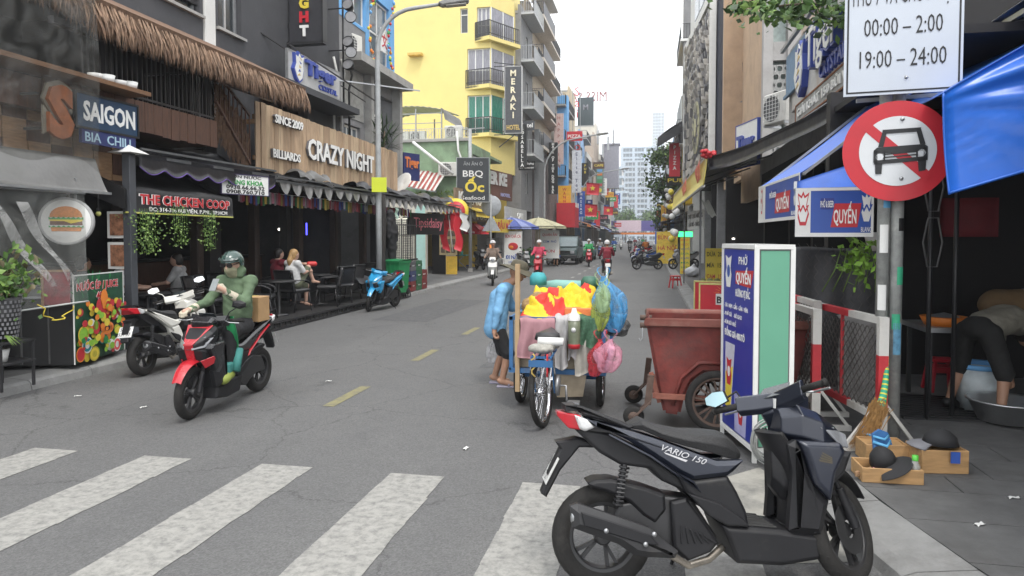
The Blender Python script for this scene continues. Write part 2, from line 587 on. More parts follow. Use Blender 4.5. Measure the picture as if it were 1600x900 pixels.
# ================================================================== MATERIALS
def asphalt_mat():
 m=bpy.data.materials.new('asphalt');m.use_nodes=True
 nt=m.node_tree;L=nt.links.new;b=nt.nodes['Principled BSDF']
 tc=nt.nodes.new('ShaderNodeTexCoord')
 big=_n(nt,'ShaderNodeTexNoise',Scale=0.35,Detail=5.0,Roughness=0.6)
 mid=_n(nt,'ShaderNodeTexNoise',Scale=3.0,Detail=8.0,Roughness=0.7)
 fine=_n(nt,'ShaderNodeTexVoronoi',Scale=95.0)
 str_=nt.nodes.new('ShaderNodeMapping');str_.inputs['Scale'].default_value=(1.3,0.05,1)
 lane=_n(nt,'ShaderNodeTexNoise',Scale=1.0,Detail=3.0)
 L(tc.outputs['Object'],str_.inputs['Vector']);L(str_.outputs[0],lane.inputs['Vector'])
 for n in (big,mid,fine):L(tc.outputs['Object'],n.inputs['Vector'])
 r=nt.nodes.new('ShaderNodeValToRGB')
 r.color_ramp.elements[0].position=.28;r.color_ramp.elements[0].color=(.085,.085,.087,1)
 r.color_ramp.elements[1].position=.75;r.color_ramp.elements[1].color=(.135,.134,.131,1)
 ad=nt.nodes.new('ShaderNodeMath');ad.operation='MULTIPLY_ADD';ad.inputs[1].default_value=.45
 L(big.outputs['Fac'],ad.inputs[0])
 ad2=nt.nodes.new('ShaderNodeMath');ad2.operation='MULTIPLY_ADD';ad2.inputs[1].default_value=.3
 L(mid.outputs['Fac'],ad2.inputs[0])
 ad3=nt.nodes.new('ShaderNodeMath');ad3.operation='MULTIPLY';ad3.inputs[1].default_value=.25
 L(lane.outputs['Fac'],ad3.inputs[0]);L(ad3.outputs[0],ad2.inputs[2]);L(ad2.outputs[0],ad.inputs[2])
 L(ad.outputs[0],r.inputs[0])
 sp=_n(nt,'ShaderNodeMapRange');sp.inputs['To Min'].default_value=0.72;sp.inputs['To Max'].default_value=1.3
 L(fine.outputs['Color'],sp.inputs['Value'])
 mx=nt.nodes.new('ShaderNodeMixRGB');mx.blend_type='MULTIPLY';mx.inputs[0].default_value=1
 L(r.outputs[0],mx.inputs[1]);L(sp.outputs[0],mx.inputs[2])
 cr=nt.nodes.new('ShaderNodeTexVoronoi');cr.feature='DISTANCE_TO_EDGE';cr.inputs['Scale'].default_value=.55
 wp=nt.nodes.new('ShaderNodeMixRGB');wp.blend_type='ADD';wp.inputs[0].default_value=.35
 L(tc.outputs['Object'],wp.inputs[1]);L(mid.outputs['Color'],wp.inputs[2]);L(wp.outputs[0],cr.inputs['Vector'])
 cm=_n(nt,'ShaderNodeMapRange');cm.inputs['From Max'].default_value=.006;cm.inputs['To Min'].default_value=.45;cm.inputs['To Max'].default_value=1
 L(cr.outputs['Distance'],cm.inputs['Value'])
 m3=nt.nodes.new('ShaderNodeMixRGB');m3.blend_type='MULTIPLY';m3.inputs[0].default_value=.8
 L(mx.outputs[0],m3.inputs[1]);L(cm.outputs[0],m3.inputs[2])
 oil=_n(nt,'ShaderNodeTexNoise',Scale=1.1,Detail=9.0,Roughness=.75)
 L(tc.outputs['Object'],oil.inputs['Vector'])
 om=_n(nt,'ShaderNodeMapRange');om.inputs['From Min'].default_value=.6;om.inputs['From Max'].default_value=.72;om.inputs['To Min'].default_value=1;om.inputs['To Max'].default_value=.55
 L(oil.outputs['Fac'],om.inputs['Value'])
 m4=nt.nodes.new('ShaderNodeMixRGB');m4.blend_type='MULTIPLY';m4.inputs[0].default_value=1
 L(m3.outputs[0],m4.inputs[1]);L(om.outputs[0],m4.inputs[2])
 L(m4.outputs[0],b.inputs['Base Color'])
 b.inputs['Roughness'].default_value=.78
 bp=_n(nt,'ShaderNodeBump',Strength=.5,Distance=.006)
 L(fine.outputs['Distance'],bp.inputs['Height']);L(bp.outputs[0],b.inputs['Normal'])
 return m
ASPH=asphalt_mat()
ACOL=(.11,.11,.108)
PAVE=mat('pavement_stone',(.17,.168,.165),.8,var=.22,scale=5,bump=.25,bscale=60,dirt=(.08,.075,.07),dirt_amt=.25,dscale=1.6)
PAVE2=mat('pavement_slab_dark',(.105,.105,.105),.8,var=.25,scale=6,bump=.25,bscale=60,dirt=(.06,.058,.055),dirt_amt=.35,dscale=2)
KERB=mat('kerb_stone',(.22,.22,.215),.8,var=.22,scale=5,bump=.3,bscale=50,dirt=(.09,.085,.08),dirt_amt=.35,dscale=2)
ROADW=mat('worn_white_paint',(.29,.285,.265),.75,var=.14,scale=14,dirt=ACOL,dirt_amt=.6,dscale=17)
ROADY=mat('worn_yellow_paint',(.22,.2,.1),.75,var=.2,scale=10,dirt=ACOL,dirt_amt=.6,dscale=9)
CONC=mat('concrete',(.33,.325,.31),.85,var=.2,scale=2.5,bump=.2,dirt=(.14,.13,.12),dirt_amt=.3,dscale=1.2)
CONCD=mat('grey_painted_wall',(.22,.22,.225),.8,var=.15,scale=2.5,bump=.1,dirt=(.1,.1,.1),dirt_amt=.3,dscale=1.2)
CHAR=mat('charcoal_wall',(.055,.056,.062),.8,var=.2,scale=2,bump=.15,dirt=(.1,.1,.1),dirt_amt=.15,dscale=1.5)
BLK=mat('black_paint',(.011,.011,.012),.5,var=.2,scale=8)
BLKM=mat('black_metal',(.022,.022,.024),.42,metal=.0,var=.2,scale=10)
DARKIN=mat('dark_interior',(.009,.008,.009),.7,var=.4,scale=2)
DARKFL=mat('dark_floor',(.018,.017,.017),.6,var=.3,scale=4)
CANVB=mat('black_canvas',(.014,.014,.016),.6,var=.3,scale=5,bump=.3,bscale=6,dirt=(.07,.068,.062),dirt_amt=.25,dscale=2.5)
CANVT=mat('black_tarp',(.014,.014,.018),.38,var=.3,scale=4,bump=.6,bscale=4)
CANVG=mat('grey_vinyl',(.125,.124,.12),.38,var=.2,scale=4,bump=.3,bscale=9,dirt=(.07,.07,.06),dirt_amt=.3)
WHT=mat('white_paint',(.72,.72,.7),.5,var=.08,scale=4,dirt=(.45,.43,.4),dirt_amt=.1)
WHTW=mat('white_plaster',(.62,.62,.6),.8,var=.1,scale=2,dirt=(.35,.33,.3),dirt_amt=.25,dscale=1)
STEEL=mat('galvanised_steel',(.38,.39,.4),.42,metal=.75,var=.15,scale=9)
ALU=mat('aluminium',(.62,.63,.64),.35,metal=.85,var=.1,scale=9)
CHROME=mat('chrome',(.75,.75,.76),.12,metal=1.0,var=.05)
GREYP=mat('grey_pole_paint',(.34,.355,.36),.5,var=.15,scale=7,dirt=(.2,.19,.18),dirt_amt=.3,dscale=4)
WOODS=[mat('pale_plank_%s'%a,c,.75,var=.35,scale=5,bump=.25,stretch=(4,4,.35),dirt=(.12,.08,.05),dirt_amt=.25,dscale=3)
  for a,c in (('tan',(.44,.31,.2)),('sand',(.5,.37,.24)),('umber',(.36,.25,.16)))]
BROWN=mat('dark_brown_wood',(.095,.045,.028),.65,var=.4,scale=4,bump=.2,stretch=(1,6,1))
TIMB=mat('timber',(.32,.19,.1),.7,var=.3,scale=6,bump=.15,stretch=(6,1,6))
THATCH=mat('thatch',(.27,.175,.115),.9,var=.45,scale=9)
THATCH2=mat('thatch_dark',(.16,.095,.06),.9,var=.45,scale=9)
PLASTIC=clear_mat('clear_plastic_sheet',(.16,.16,.15),.17,.22,.8,2.5)
GLASSD=mat('dark_window_glass',(.03,.036,.04),.08,var=.1,scale=2,spec=.8)
GLASSB=mat('bluish_window_glass',(.13,.16,.18),.12,var=.2,scale=1.5,spec=.8)
CURT=mat('grey_curtain_behind_glass',(.24,.24,.28),.25,var=.35,scale=7,stretch=(6,6,.3),spec=.7)
CURTG=mat('green_curtain_behind_glass',(.01,.17,.12),.25,var=.35,scale=7,stretch=(6,6,.3),spec=.7)
YELW=mat('yellow_render',(.74,.62,.24),.8,var=.05,scale=1.2,bump=.06,dirt=(.6,.5,.2),dirt_amt=.1,dscale=.6)
GREENW=mat('old_green_render',(.22,.32,.2),.85,var=.25,scale=2,bump=.1,dirt=(.13,.13,.1),dirt_amt=.5,dscale=1.1)
BEIGEW=mat('beige_render',(.5,.42,.32),.85,var=.1,scale=2,dirt=(.3,.27,.22),dirt_amt=.3,dscale=1)
TANW=mat('tan_render',(.47,.335,.225),.85,var=.14,scale=2,bump=.1,dirt=(.3,.22,.16),dirt_amt=.35,dscale=.8)
BLUEW=mat('sky_blue_paint',(.14,.37,.68),.7,var=.06,scale=3)
BLUEP=mat('blue_tarp',(.018,.125,.55),.32,var=.12,scale=3,bump=.25,bscale=5,spec=.55)
BLUES=mat('deep_blue_print',(.03,.085,.36),.4,var=.08,scale=4)
BLUEV=mat('violet_blue_print',(.025,.04,.29),.35,var=.06,scale=4)
BLUEF=mat('blue_awning_fabric',(.045,.13,.5),.5,var=.15,scale=5,dirt=(.15,.2,.45),dirt_amt=.2)
REDP=mat('red_print',(.5,.03,.04),.45,var=.1,scale=4)
REDS=mat('red_sign',(.56,.02,.035),.5,var=.08,scale=3)
YELP=mat('yellow_print',(.74,.58,.06),.5,var=.1,scale=3)
LIME=mat('lime_yellow_sign',(.6,.68,.03),.5,var=.06,scale=3)
ORANGE=mat('orange_print',(.75,.22,.03),.5,var=.1,scale=3)
GREENP=mat('green_print',(.05,.3,.08),.5,var=.2,scale=5)
GREENB=mat('mint_green_panel',(.14,.38,.26),.45,var=.06,scale=3)
PINKP=mat('pink_print',(.7,.3,.34),.6,var=.1,scale=3)
NAVY=mat('navy_print',(.02,.03,.12),.5,var=.1)
LEAF=mat('leaf_green',(.055,.12,.022),.55,var=.4,scale=5)
LEAF2=mat('leaf_light',(.13,.22,.04),.55,var=.4,scale=5)
LEAF3=mat('leaf_dark',(.03,.065,.018),.55,var=.4,scale=5)
BARK=mat('bark',(.12,.09,.065),.9,var=.4,scale=6,bump=.4)
RUBBER=mat('tyre_rubber',(.022,.021,.02),.8,var=.3,scale=12,bump=.2,spec=.3,dirt=(.07,.065,.06),dirt_amt=.25,dscale=5)
TERRA=mat('terracotta',(.3,.13,.07),.8,var=.2)
LETW=mat('white_letter',(.8,.8,.78),.5,var=.05)
LETD=mat('navy_letter',(.02,.03,.09),.5,var=.05)
LETK=mat('black_letter',(.012,.012,.014),.5,var=.05)
MIRROR=mat('mirror_glass',(.8,.83,.84),.04,metal=1.0,var=0)
BLUET=mat('tiger_blue',(.04,.07,.32),.45,var=.1)
GOLD=mat('gold_letter',(.62,.45,.16),.4,metal=.3,var=.1)
GRN=mat('bright_green_plastic',(.015,.2,.07),.42,var=.1,scale=5,dirt=(.05,.1,.05),dirt_amt=.2)
GLOWG=mat('green_led',(.05,.9,.25),.5,var=0,emit=1.6)
GLOWW=mat('lit_bulb',(1,.95,.85),.5,var=0,emit=3.0)
GLOWB=mat('blue_led',(.1,.1,1),.5,var=0,emit=2.0)
# ================================================================== SETTING
def kx(y):
 return .95+(.075*(6 -y) ** 1.8 if y <6 else 0.0)
ground=MB();ground.quad((-1500,-800,-.03),(1500,-800,-.03),(1500,2500,-.03),(-1500,2500,-.03))
struct(ground.build('ground',mat('ground_earth',(.16,.15,.14),.9,var=.2,scale=.2)))
road=MB()
ys=[-12+.5*i for i in range(37)]+[10,30,60,120,420]
for a,b in zip(ys[:-1],ys[1:]):
 road.quad((-7.1,a,0),(kx(a)+.06,a,0),(kx(b)+.06,b,0),(-7.1,b,0))
struct(road.build('road',ASPH))
zb=thing('zebra_crossing','row of worn white zebra stripes across the asphalt in front','road marking',(0,0,0))
for i,x in enumerate((-6.2,-5.13,-4.06,-3.0,-1.92,-.9)):
 m=MB()
 n=14
 for k in range(n):
  y0,y1=1.9+3.02*k/n,1.9+3.02*(k+1)/n
  m.quad((x+ru(-.008,.008),y0,.004),(x+.43+ru(-.008,.008),y0,.004),(x+.43+ru(-.008,.008),y1,.004),(x,y1,.004))
 m.build('stripe',ROADW,zb)
m=MB();m.quad((.2,1.9,.004),(.62,1.9,.004),(.62,4.8,.004),(.2,4.8,.004))
m.build('stripe',mat('worn_out_white_paint',(.4,.39,.37),.8,var=.2,scale=9,dirt=ACOL,dirt_amt=.68,dscale=5),zb)
for i,y in enumerate((6.75,9.5,12.25,15.1,18.0,21,24,27,30,33,36,39,42,45)):
 m=MB();m.quad((-3.4,y,.004),(-3.27,y,.004),(-3.27,y+1.0,.004),(-3.4,y+1.0,.004))
 o=m.build('centre_dash',ROADY if i <4 else ROADW)
 tag(o,['faded yellow dash nearest the zebra crossing','second faded yellow dash from the zebra crossing','third yellow dash, left of the bent vendor','fourth yellow dash, hidden partly behind the vendor'][i] if i <4 else ['first pale','second pale','third pale','fourth pale','fifth pale','sixth pale','seventh pale','eighth pale','ninth pale','farthest pale'][i -4]+' centre line dash beyond the yellow dashes on the asphalt','road marking','dashes along the middle of the road')
m=MB()
m.add([(.02,4.0,.003),(.5,3.9,.003),(1.1,4.05,.003),(1.12,4.6,.003),(1.0,5.2,.003),(.85,5.6,.003),(.5,5.25,.003),(.15,4.9,.003)],[tuple(range(8))])
struct(m.build('cement_patch',mat('cement_patch',(.3,.29,.26),.85,var=.2,scale=6,bump=.2,dirt=ACOL,dirt_amt=.55,dscale=4)))
for nm,pts in (('wet_stain',[(-.3,6.9),(.1,6.3),(.7,6.05),(1.05,6.3),(1.0,7.6),(.4,8.1),(-.2,7.7)]),('asphalt_patch',[(-2.3,9.2),(-1.1,9.1),(-1.0,12.8),(-2.2,12.9)]),('asphalt_patch',[(-5.9,14),(-4.6,13.9),(-4.5,19),(-5.8,19.2)])):
 m=MB();q=[]
 for i in range(len(pts)):
  a,b=Vc((*pts[i],.003)),Vc((*pts[(i+1)%len(pts)],.003));j_=.12 if nm == 'wet_stain' else .02
  q += [a.lerp(b,k/6)+Vc((ru(-j_,j_),ru(-j_,j_),0)) for k in range(6)]
 m.add(q,[tuple(range(len(q)))]);struct(m.build(nm,mat(nm,(.05,.048,.046) if nm == 'wet_stain' else (.085,.085,.087),.45 if nm == 'wet_stain' else .8,var=.4,scale=7,bump=.3,bscale=90)))
for i,(x,y,a) in enumerate(((-6.3,6.6,20),(-5.2,6.3,60),(-3.9,7.9,10),(1.9,4.4,35),(-1.5,5.6,80),(2.3,4.9,5),(-6.7,9.6,40))):
 t=thing('paper_scrap',['crumpled white scrap on the road left of the red scooter','torn pale scrap in front of the red scooter','tiny scrap on the road behind the red scooter','white cigarette paper on the pavement before the wooden boxes','pale scrap on the road below the cart','second white scrap on the right pavement','pale scrap by the left kerb'][i],'litter',(x,y,.124 if x >1 else .005),R(a),'paper scraps on the ground');m=MB();m.grid(lambda u,v:(.07*u -.03,.03*v,.012*abs(sin(5*u+3*v))),4,3);m.L('paper',WHT,t)
lp=MB();lp.quad((-16,-6,.105),(-7.3,-6,.105),(-7.3,420,.105),(-16,420,.105));lp.bb(-16,-7.3,-6,420,-.02,.1)
lpave=struct(lp.build('pavement_left',PAVE2))
_slab_mesh={}
def slab(parent,x0,x1,y0,y1,z,matl,name='paving_slab'):
 m=MB();m.bb(x0+.004,x1 -.004,y0+.004,y1 -.004,.05,z+ru(-.002,.003),ch=.006)
 return m.build(name,matl,parent)
for j in range(13):
 y0=4.5+.75*j
 for i in range(3):
  o_=.3*(j%2)
  slab(lpave,-7.46 -.8*(i+1) -o_,-7.46 -.8*i -(o_ if i else 0),y0,y0+.75,.125,PAVE if (i+j)%3 else PAVE2)
rp=MB()
for a,b in zip(ys[:-1],ys[1:]):
 rp.quad((kx(a)+.36,a,.1),(14,a,.1),(14,b,.1),(kx(b)+.36,b,.1))
rpave=struct(rp.build('pavement_right',PAVE2))
yy=2.2
for j in range(14):
 dy=(.52,.31,.46,.4,.55)[j%5]
 xs=[kx(yy)+.385,kx(yy)+1.0+.35*(j%3),3.1+.3*(j%2),4.4,5.8]
 for a,b in zip(xs[:-1],xs[1:]):
  m=MB();sk=kx(yy+dy) -kx(yy) if a == xs[0] else 0
  m.slab([(a+.004,yy+.004,.118),(b -.004,yy+.004,.118),(b -.004,yy+dy -.004,.118),(a+sk+.004,yy+dy -.004,.118)],-.05 if False else .006)
  m.build('paving_slab',PAVE2,rpave)
 yy += dy
for side in (-1,1):
 kb=MB()
 if side <0:kb.bb(-7.45,-7.1,62,420,0,.12)
 else:kb.bb(.95,1.33,62,420,0,.12)
 ko=struct(kb.build('kerb_left' if side <0 else 'kerb_right',KERB))
 y=2.0 if side >0 else 3.2
 while y <62:
  L_=.9 if y <30 else 2.0
  m=MB();g=.006
  if side <0:
   P=[(-7.1,0),(-7.12,.085),(-7.16,.115),(-7.45,.132),(-7.45,0)]
   m.prism([(a,b) for a,b in P],y+g,y+L_ -g,'xz')
  else:
   k0,k1=kx(y),kx(y+L_)
   P=[(0,0),(.02,.06),(.09,.09),(.37,.128),(.37,0)]
   vs=[(k0+a,y+g,b) for a,b in P]+[(k1+a,y+L_ -g,b) for a,b in P]
   m.add(vs,[(0,1,2,3,4),(9,8,7,6,5)]+[(i,(i+1)%5,5+(i+1)%5,5+i) for i in range(5)])
  m.build('kerb_stone',KERB,ko)
  y += L_
def rects_minus(a0,a1,z0,z1,ops):
 A=sorted({a0,a1} | {q for o in ops for q in (max(a0,min(a1,o[0])),max(a0,min(a1,o[1])))})
 Z=sorted({z0,z1} | {q for o in ops for q in (max(z0,min(z1,o[2])),max(z0,min(z1,o[3])))})
 out=[]
 for k in range(len(Z) -1):
  run=None
  for i in range(len(A) -1):
   ca,cz=(A[i]+A[i+1])/2,(Z[k]+Z[k+1])/2
   hole=any(o[0]<ca <o[1] and o[2]<cz <o[3] for o in ops)
   if hole:
    if run:out.append(run);run=None
   else:
    run=(run[0],A[i+1],Z[k],Z[k+1]) if run else (A[i],A[i+1],Z[k],Z[k+1])
  if run:out.append(run)
 return out
def wall_x(mb,x,t,y0,y1,z0,z1,ops=(),mat=0):
 for a,b,c,d in rects_minus(y0,y1,z0,z1,ops):
  mb.bb(x,x+t,a,b,c,d,mat)
def wall_y(mb,y,t,x0,x1,z0,z1,ops=(),mat=0):
 for a,b,c,d in rects_minus(x0,x1,z0,z1,ops):
  mb.bb(a,b,y,y+t,c,d,mat)
def frame_geo(horiz,a0,a1,z0,z1,pos,t,fw=.06,mull=1,trans=0):
 """window frame mesh and pane mesh; horiz 'y' = lies along the street"""
 f=MB();p=MB()
 def bx(mb,a,b,c,d,q0,q1):
  if horiz == 'y':mb.bb(q0,q1,a,b,c,d)
  else:mb.bb(a,b,q0,q1,c,d)
 bx(f,a0,a0+fw,z0,z1,pos,pos+t);bx(f,a1 -fw,a1,z0,z1,pos,pos+t)
 bx(f,a0+fw,a1 -fw,z0,z0+fw,pos,pos+t);bx(f,a0+fw,a1 -fw,z1 -fw,z1,pos,pos+t)
 for i in range(1,mull+1):
  c=a0+(a1 -a0)*i/(mull+1)
  bx(f,c -fw/2,c+fw/2,z0+fw,z1 -fw,pos+t*.1,pos+t*.9)
 if trans:
  c=z0+(z1 -z0)*trans
  bx(f,a0+fw,a1 -fw,c -fw/2,c+fw/2,pos+t*.05,pos+t*.95)
 bx(p,a0+fw*.5,a1 -fw*.5,z0+fw*.5,z1 -fw*.5,pos+t*.45,pos+t*.55)
 return f,p
def window(parent,horiz,a0,a1,z0,z1,pos,t,fm,pm,mull=1,trans=0,fw=.06):
 f,p=frame_geo(horiz,a0,a1,z0,z1,pos,t,fw,mull,trans)
 o=f.build('window',fm,parent);p.build('pane',pm,o)
 return o
def shift_copy(o,d):
 def cp(a,par):
  c=a.copy();C.objects.link(c);c.parent=par
  _PM[c.name]=_PM[a.name]
  for ch in a.children:cp(ch,c)
  return c
 c=cp(o,o.parent);c.location=o.location+Vc(d)
 return c
def railing(mb,p,q,h,n,r=.012,top=.03):
 p,q=Vc(p),Vc(q);up=Vc((0,0,1))
 mb.bar(p+up*h,q+up*h,top,top);mb.bar(p+up*.06,q+up*.06,top*.7,top*.7)
 for i in range(n+1):
  a=p+(q -p)*(i/n)
  mb.bar(a+up*.0,a+up*h,r*2,r*2)
def row_house(label,side,x,y0,y1,h,wm,fl=3.3,g=3.6,bays=2,fm=WHT,pm=GLASSD,balc=(),bm=CONC,rail=BLKM,depth=9,win=(1.1,1.6,.8),name='shop_house',group=None,ground=DARKIN,parapet=.6,roofm=CONC):
 """narrow street house: front wall with recessed windows, shop opening, side walls, slab roof; side -1 left of the street, +1 right"""
 t=thing(name,label,'building',(x,(y0+y1)/2,.1),0,group)
 s=side;W=y1 -y0
 ops=[(y0+.25,y1 -.25,.1,g -.55)];wins=[]
 nf=max(1,int((h -g) // fl))
 for k in range(nf):
  z=g+k*fl
  for b in range(bays):
   c=y0+W*(b+.5)/bays
   a0,a1=c -min(win[0],W/bays*.8)/2,c+min(win[0],W/bays*.8)/2
   ops.append((a0,a1,z+win[2],z+win[2]+win[1]));wins.append((k,ops[-1]))
 w=MB();wall_x(w,x,s*.22,y0,y1,.1,h+parapet,ops)
 w.bb(x+s*.22,x+s*depth,y0,y0+.2,.1,h);w.bb(x+s*.22,x+s*depth,y1 -.2,y1,.1,h)
 w.bb(x+s*depth,x+s*(depth -.2),y0+.2,y1 -.2,.1,h)
 w.build('wall',wm,t)
 r=MB();r.bb(x+s*.22,x+s*depth,y0 -.05,y1+.05,h+.002,h+.18);r.build('roof',roofm,t)
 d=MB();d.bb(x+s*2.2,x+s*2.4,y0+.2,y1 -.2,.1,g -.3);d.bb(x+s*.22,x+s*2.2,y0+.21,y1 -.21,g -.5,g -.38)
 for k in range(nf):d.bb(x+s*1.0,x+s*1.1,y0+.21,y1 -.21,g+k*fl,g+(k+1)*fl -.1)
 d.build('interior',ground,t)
 first={}
 for k,o in wins:
  window(t,'y',o[0],o[1],o[2],o[3],x+s*.1,s*.06,fm,pm,1,.7 if win[1]>1.5 else 0)
 for k in balc:
  z=g+k*fl
  b=MB();b.bb(x -s*.9,x,y0+.1,y1 -.1,z -.05,z+.1)
  bo=b.build('balcony',bm,t)
  rl=MB();railing(rl,(x -s*.87,y0+.13,z+.1),(x -s*.87,y1 -.13,z+.1),.95,int(W/.16));railing(rl,(x -s*.87,y0+.13,z+.1),(x,y0+.13,z+.1),.95,5)
  rl.build('railing',rail,bo)
 return t
def awning(label,side,x0,x1,y0,y1,zf,zb,m_,name='awning',drop=.25,scal=0,group=None,cat='awning',frame=STEEL):
 """sloped fabric from the wall (x1, zb) to the front edge (x0, zf), with a hanging valance"""
 t=thing(name,label,cat,(x0,(y0+y1)/2,zf),0,group)
 f=MB();f.grid(lambda u,v:(x0+(x1 -x0)*u,y0+(y1 -y0)*v,zf+(zb -zf)*u -.05*sin(PI*u)+.012*sin(v*23+u*4)),6,max(4,int((y1 -y0)*2)),thick=.012)
 f.build('canopy',m_,t)
 v=MB()
 if scal:
  n=max(2,int((y1 -y0)/scal))
  for i in range(n):
   a,b=y0+(y1 -y0)*i/n,y0+(y1 -y0)*(i+1)/n
   pts=[(a,zf)]+[(a+(b -a)*k/6,zf -drop*(.35+.65*sin(PI*k/6))) for k in range(7)]+[(b,zf)]
   v.prism(pts,x0 -.012+ru(-.01,.01),x0+.0,'yz')
 else:
  v.grid(lambda u,w:(x0+.015*sin(w*(y1 -y0)*7),y0+(y1 -y0)*w,zf -drop*u),2,max(4,int((y1 -y0)*4)),thick=.008)
 v.build('valance',m_ if not scal or isinstance(scal,int) else m_,t)
 fr=MB();fr.bar((x0+.02*side,y0,zf -.03),(x0+.02*side,y1,zf -.03),.035)
 for q in (y0+.1,(y0+y1)/2,y1 -.1):fr.bar((x0+.03*side,q,zf -.05),(x1,q,zf -.05+(zb -zf)*.15),.03)
 fr.build('frame',frame,t)
 return t
def panel_sign(label,cat,c,w,h,face,bgm,letters,name='sign',depth=.08,frame=None,group=None,fw=.03):
 """box sign; face = direction its front looks (unit, horizontal); letters: (string, size, dx, dz, material[, fit width, bold, relief])"""
 f=Vc(face).normalized();up=Vc((0,0,1));xd=up.cross(f)
 c=Vc(c);t=thing(name,label,cat,c,0,group)
 def P(a,b,d):return c+xd*a+up*b+f*d
 def bx(mb,a0,a1,b0,b1,d0,d1,mi=0):
  vs=[P(a,b,d) for d in (d0,d1) for a,b in ((a0,b0),(a1,b0),(a1,b1),(a0,b1))]
  mb.add(vs,[(3,2,1,0),(4,5,6,7),(0,1,5,4),(1,2,6,5),(2,3,7,6),(3,0,4,7)],mi)
 b=MB();bx(b,-w/2,w/2,-h/2,h/2,-depth,0);b.build('panel',bgm,t)
 if frame:
  q=MB();bx(q,-w/2 -fw,w/2+fw,h/2,h/2+fw,-depth -.005,.012);bx(q,-w/2 -fw,w/2+fw,-h/2 -fw,-h/2,-depth -.005,.012)
  bx(q,-w/2 -fw,-w/2,-h/2,h/2,-depth -.005,.012);bx(q,w/2,w/2+fw,-h/2,h/2,-depth -.005,.012)
  q.build('frame',frame,t)
 groups={}
 for l in letters:
  s_,size,dx,dz,m_=l[:5]
  fit=l[5] if len(l)>5 else None;bold=l[6] if len(l)>6 else .012;rel=l[7] if len(l)>7 else .006
  g_=groups.setdefault(m_.name,(MB(),m_))[0]
  g_.text(s_,size,P(dx,dz,.002),xd,up,rel,bold=bold,fit=fit)
 for k,(mb,m_) in groups.items():
  mb.build('lettering',m_,t)
 t['_w']=w
 return t,P
# ================================================================== LEFT SIDE, NEAR
tb=thing('thatched_bar','dark timber bar with a shaggy palm thatch eave over its balcony','building',(-9.2,9,.1))
m=MB()
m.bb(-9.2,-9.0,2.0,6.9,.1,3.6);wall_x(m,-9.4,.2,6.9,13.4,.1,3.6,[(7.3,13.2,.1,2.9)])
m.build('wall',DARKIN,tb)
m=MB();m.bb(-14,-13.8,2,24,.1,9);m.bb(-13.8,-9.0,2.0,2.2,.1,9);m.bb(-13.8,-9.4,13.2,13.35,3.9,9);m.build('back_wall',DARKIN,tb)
m=MB();m.bb(-13.8,-7.78,2.2,11.42,3.45,3.86);m.build('balcony_deck',BROWN,tb)
for i in range(18):
 m=MB();y=7.7+i*.205
 m.bb(-7.775,-7.75+ru(-.004,.006),y+.004,y+.2,3.42+ru(-.02,.02),3.9);m.build('fascia_plank',BROWN,tb)
m=MB();m.bb(-13.8,-9.25,2.2,13.2,6.6,6.75);m.build('ceiling',DARKIN,tb)
m=MB()
railing(m,(-7.8,8.4,3.9),(-7.8,11.36,3.9),.9,28,.011,.045);railing(m,(-7.8,11.36,3.9),(-9.2,11.36,3.9),.9,12,.011,.045)
m.build('balcony_railing',BLKM,tb)
m=MB();m.bb(-7.95,-7.83,11.25,11.37,3.9,5.0);m.bb(-7.95,-7.83,8.9,9.02,3.9,5.0);m.bar((-7.9,8.0,4.72),(-7.9,13.6,4.72),.1);m.build('post',BLKM,tb)
m=MB();m.bb(-7.9,-7.35,5.0,9.2,3.9,3.96);o=m.build('shelf_ledge',mat('dim_timber',(.15,.075,.035),.7,var=.3,stretch=(6,1,6)),tb)
m=MB()
for i in range(4):m.lathe([(.0,0),(.08,.02),(.1,.08+.03*(i%2)),(.09,.08)],12,0,(-7.5,8.3+i*.22,3.96))
m.build('bowl',WHT,o)
for i in range(9):
 for j in range(4):
  m=MB();m.bb(-7.98,-7.95+.012*(j%2),6.2+i*.36+.01,6.2+(i+1)*.36 -.01,2.45+j*.29,2.45+(j+1)*.29+.02)
  m.build('shingle',TIMB if (i+j)%3 else BROWN,tb)
def thatch(t,y0,y1,xe,ze,xb,zb,n,ln=(.35,.75)):
 m=MB();m.slab([(xe -.02,y0,ze),(xe -.02,y1,ze),(xb,y1,zb),(xb,y0,zb)],.1);m.build('thatch_core',THATCH2,t)
 for mi,(mm,off) in enumerate(((THATCH,0),(THATCH2,1))):
  vs=[];fs=[]
  r=random.Random(5+mi)
  for i in range(n):
   u=r.random() ** 1.15;y=r.uniform(y0,y1)
   x=xe+(xb -xe)*u;z=ze+(zb -ze)*u+r.uniform(.0,.1) -(.06 if mi else 0)
   L_=r.uniform(*ln);w=r.uniform(.008,.02)
   d=Vc((r.uniform(.12,.45),r.uniform(-.4,.4),-r.uniform(.55,1.0) -(.8 if u <.2 else 0))).normalized()
   p=Vc((x,y,z));s_=Vc((r.uniform(-.3,.3),1,r.uniform(-.2,.2))).normalized()*w
   q=p+d*L_*.6+Vc((.05,0,-.02));e=p+d*L_+Vc((.03,r.uniform(-.05,.05),-.08*L_))
   b=len(vs);vs += [p -s_,p+s_,q+s_*.8,q -s_*.8,e]
   fs += [(b,b+1,b+2,b+3),(b+3,b+2,b+4)]
  mb=MB();mb.add(vs,fs)
  o=mb.build('thatch_straw',mm,t);o['kind']='stuff'
thatch(tb,8.1,13.95,-7.35,4.93,-9.2,5.8,12000,(.22,.5))
mb=MB();mb.add([(-7.2,5.0,4.6)],[])
sc_=thing('palm_leaf_screen','brown palm leaf screen hanging at the corner under the thatch eave','screen',(-7.7,13.7,3.0))
vs=[];fs=[]
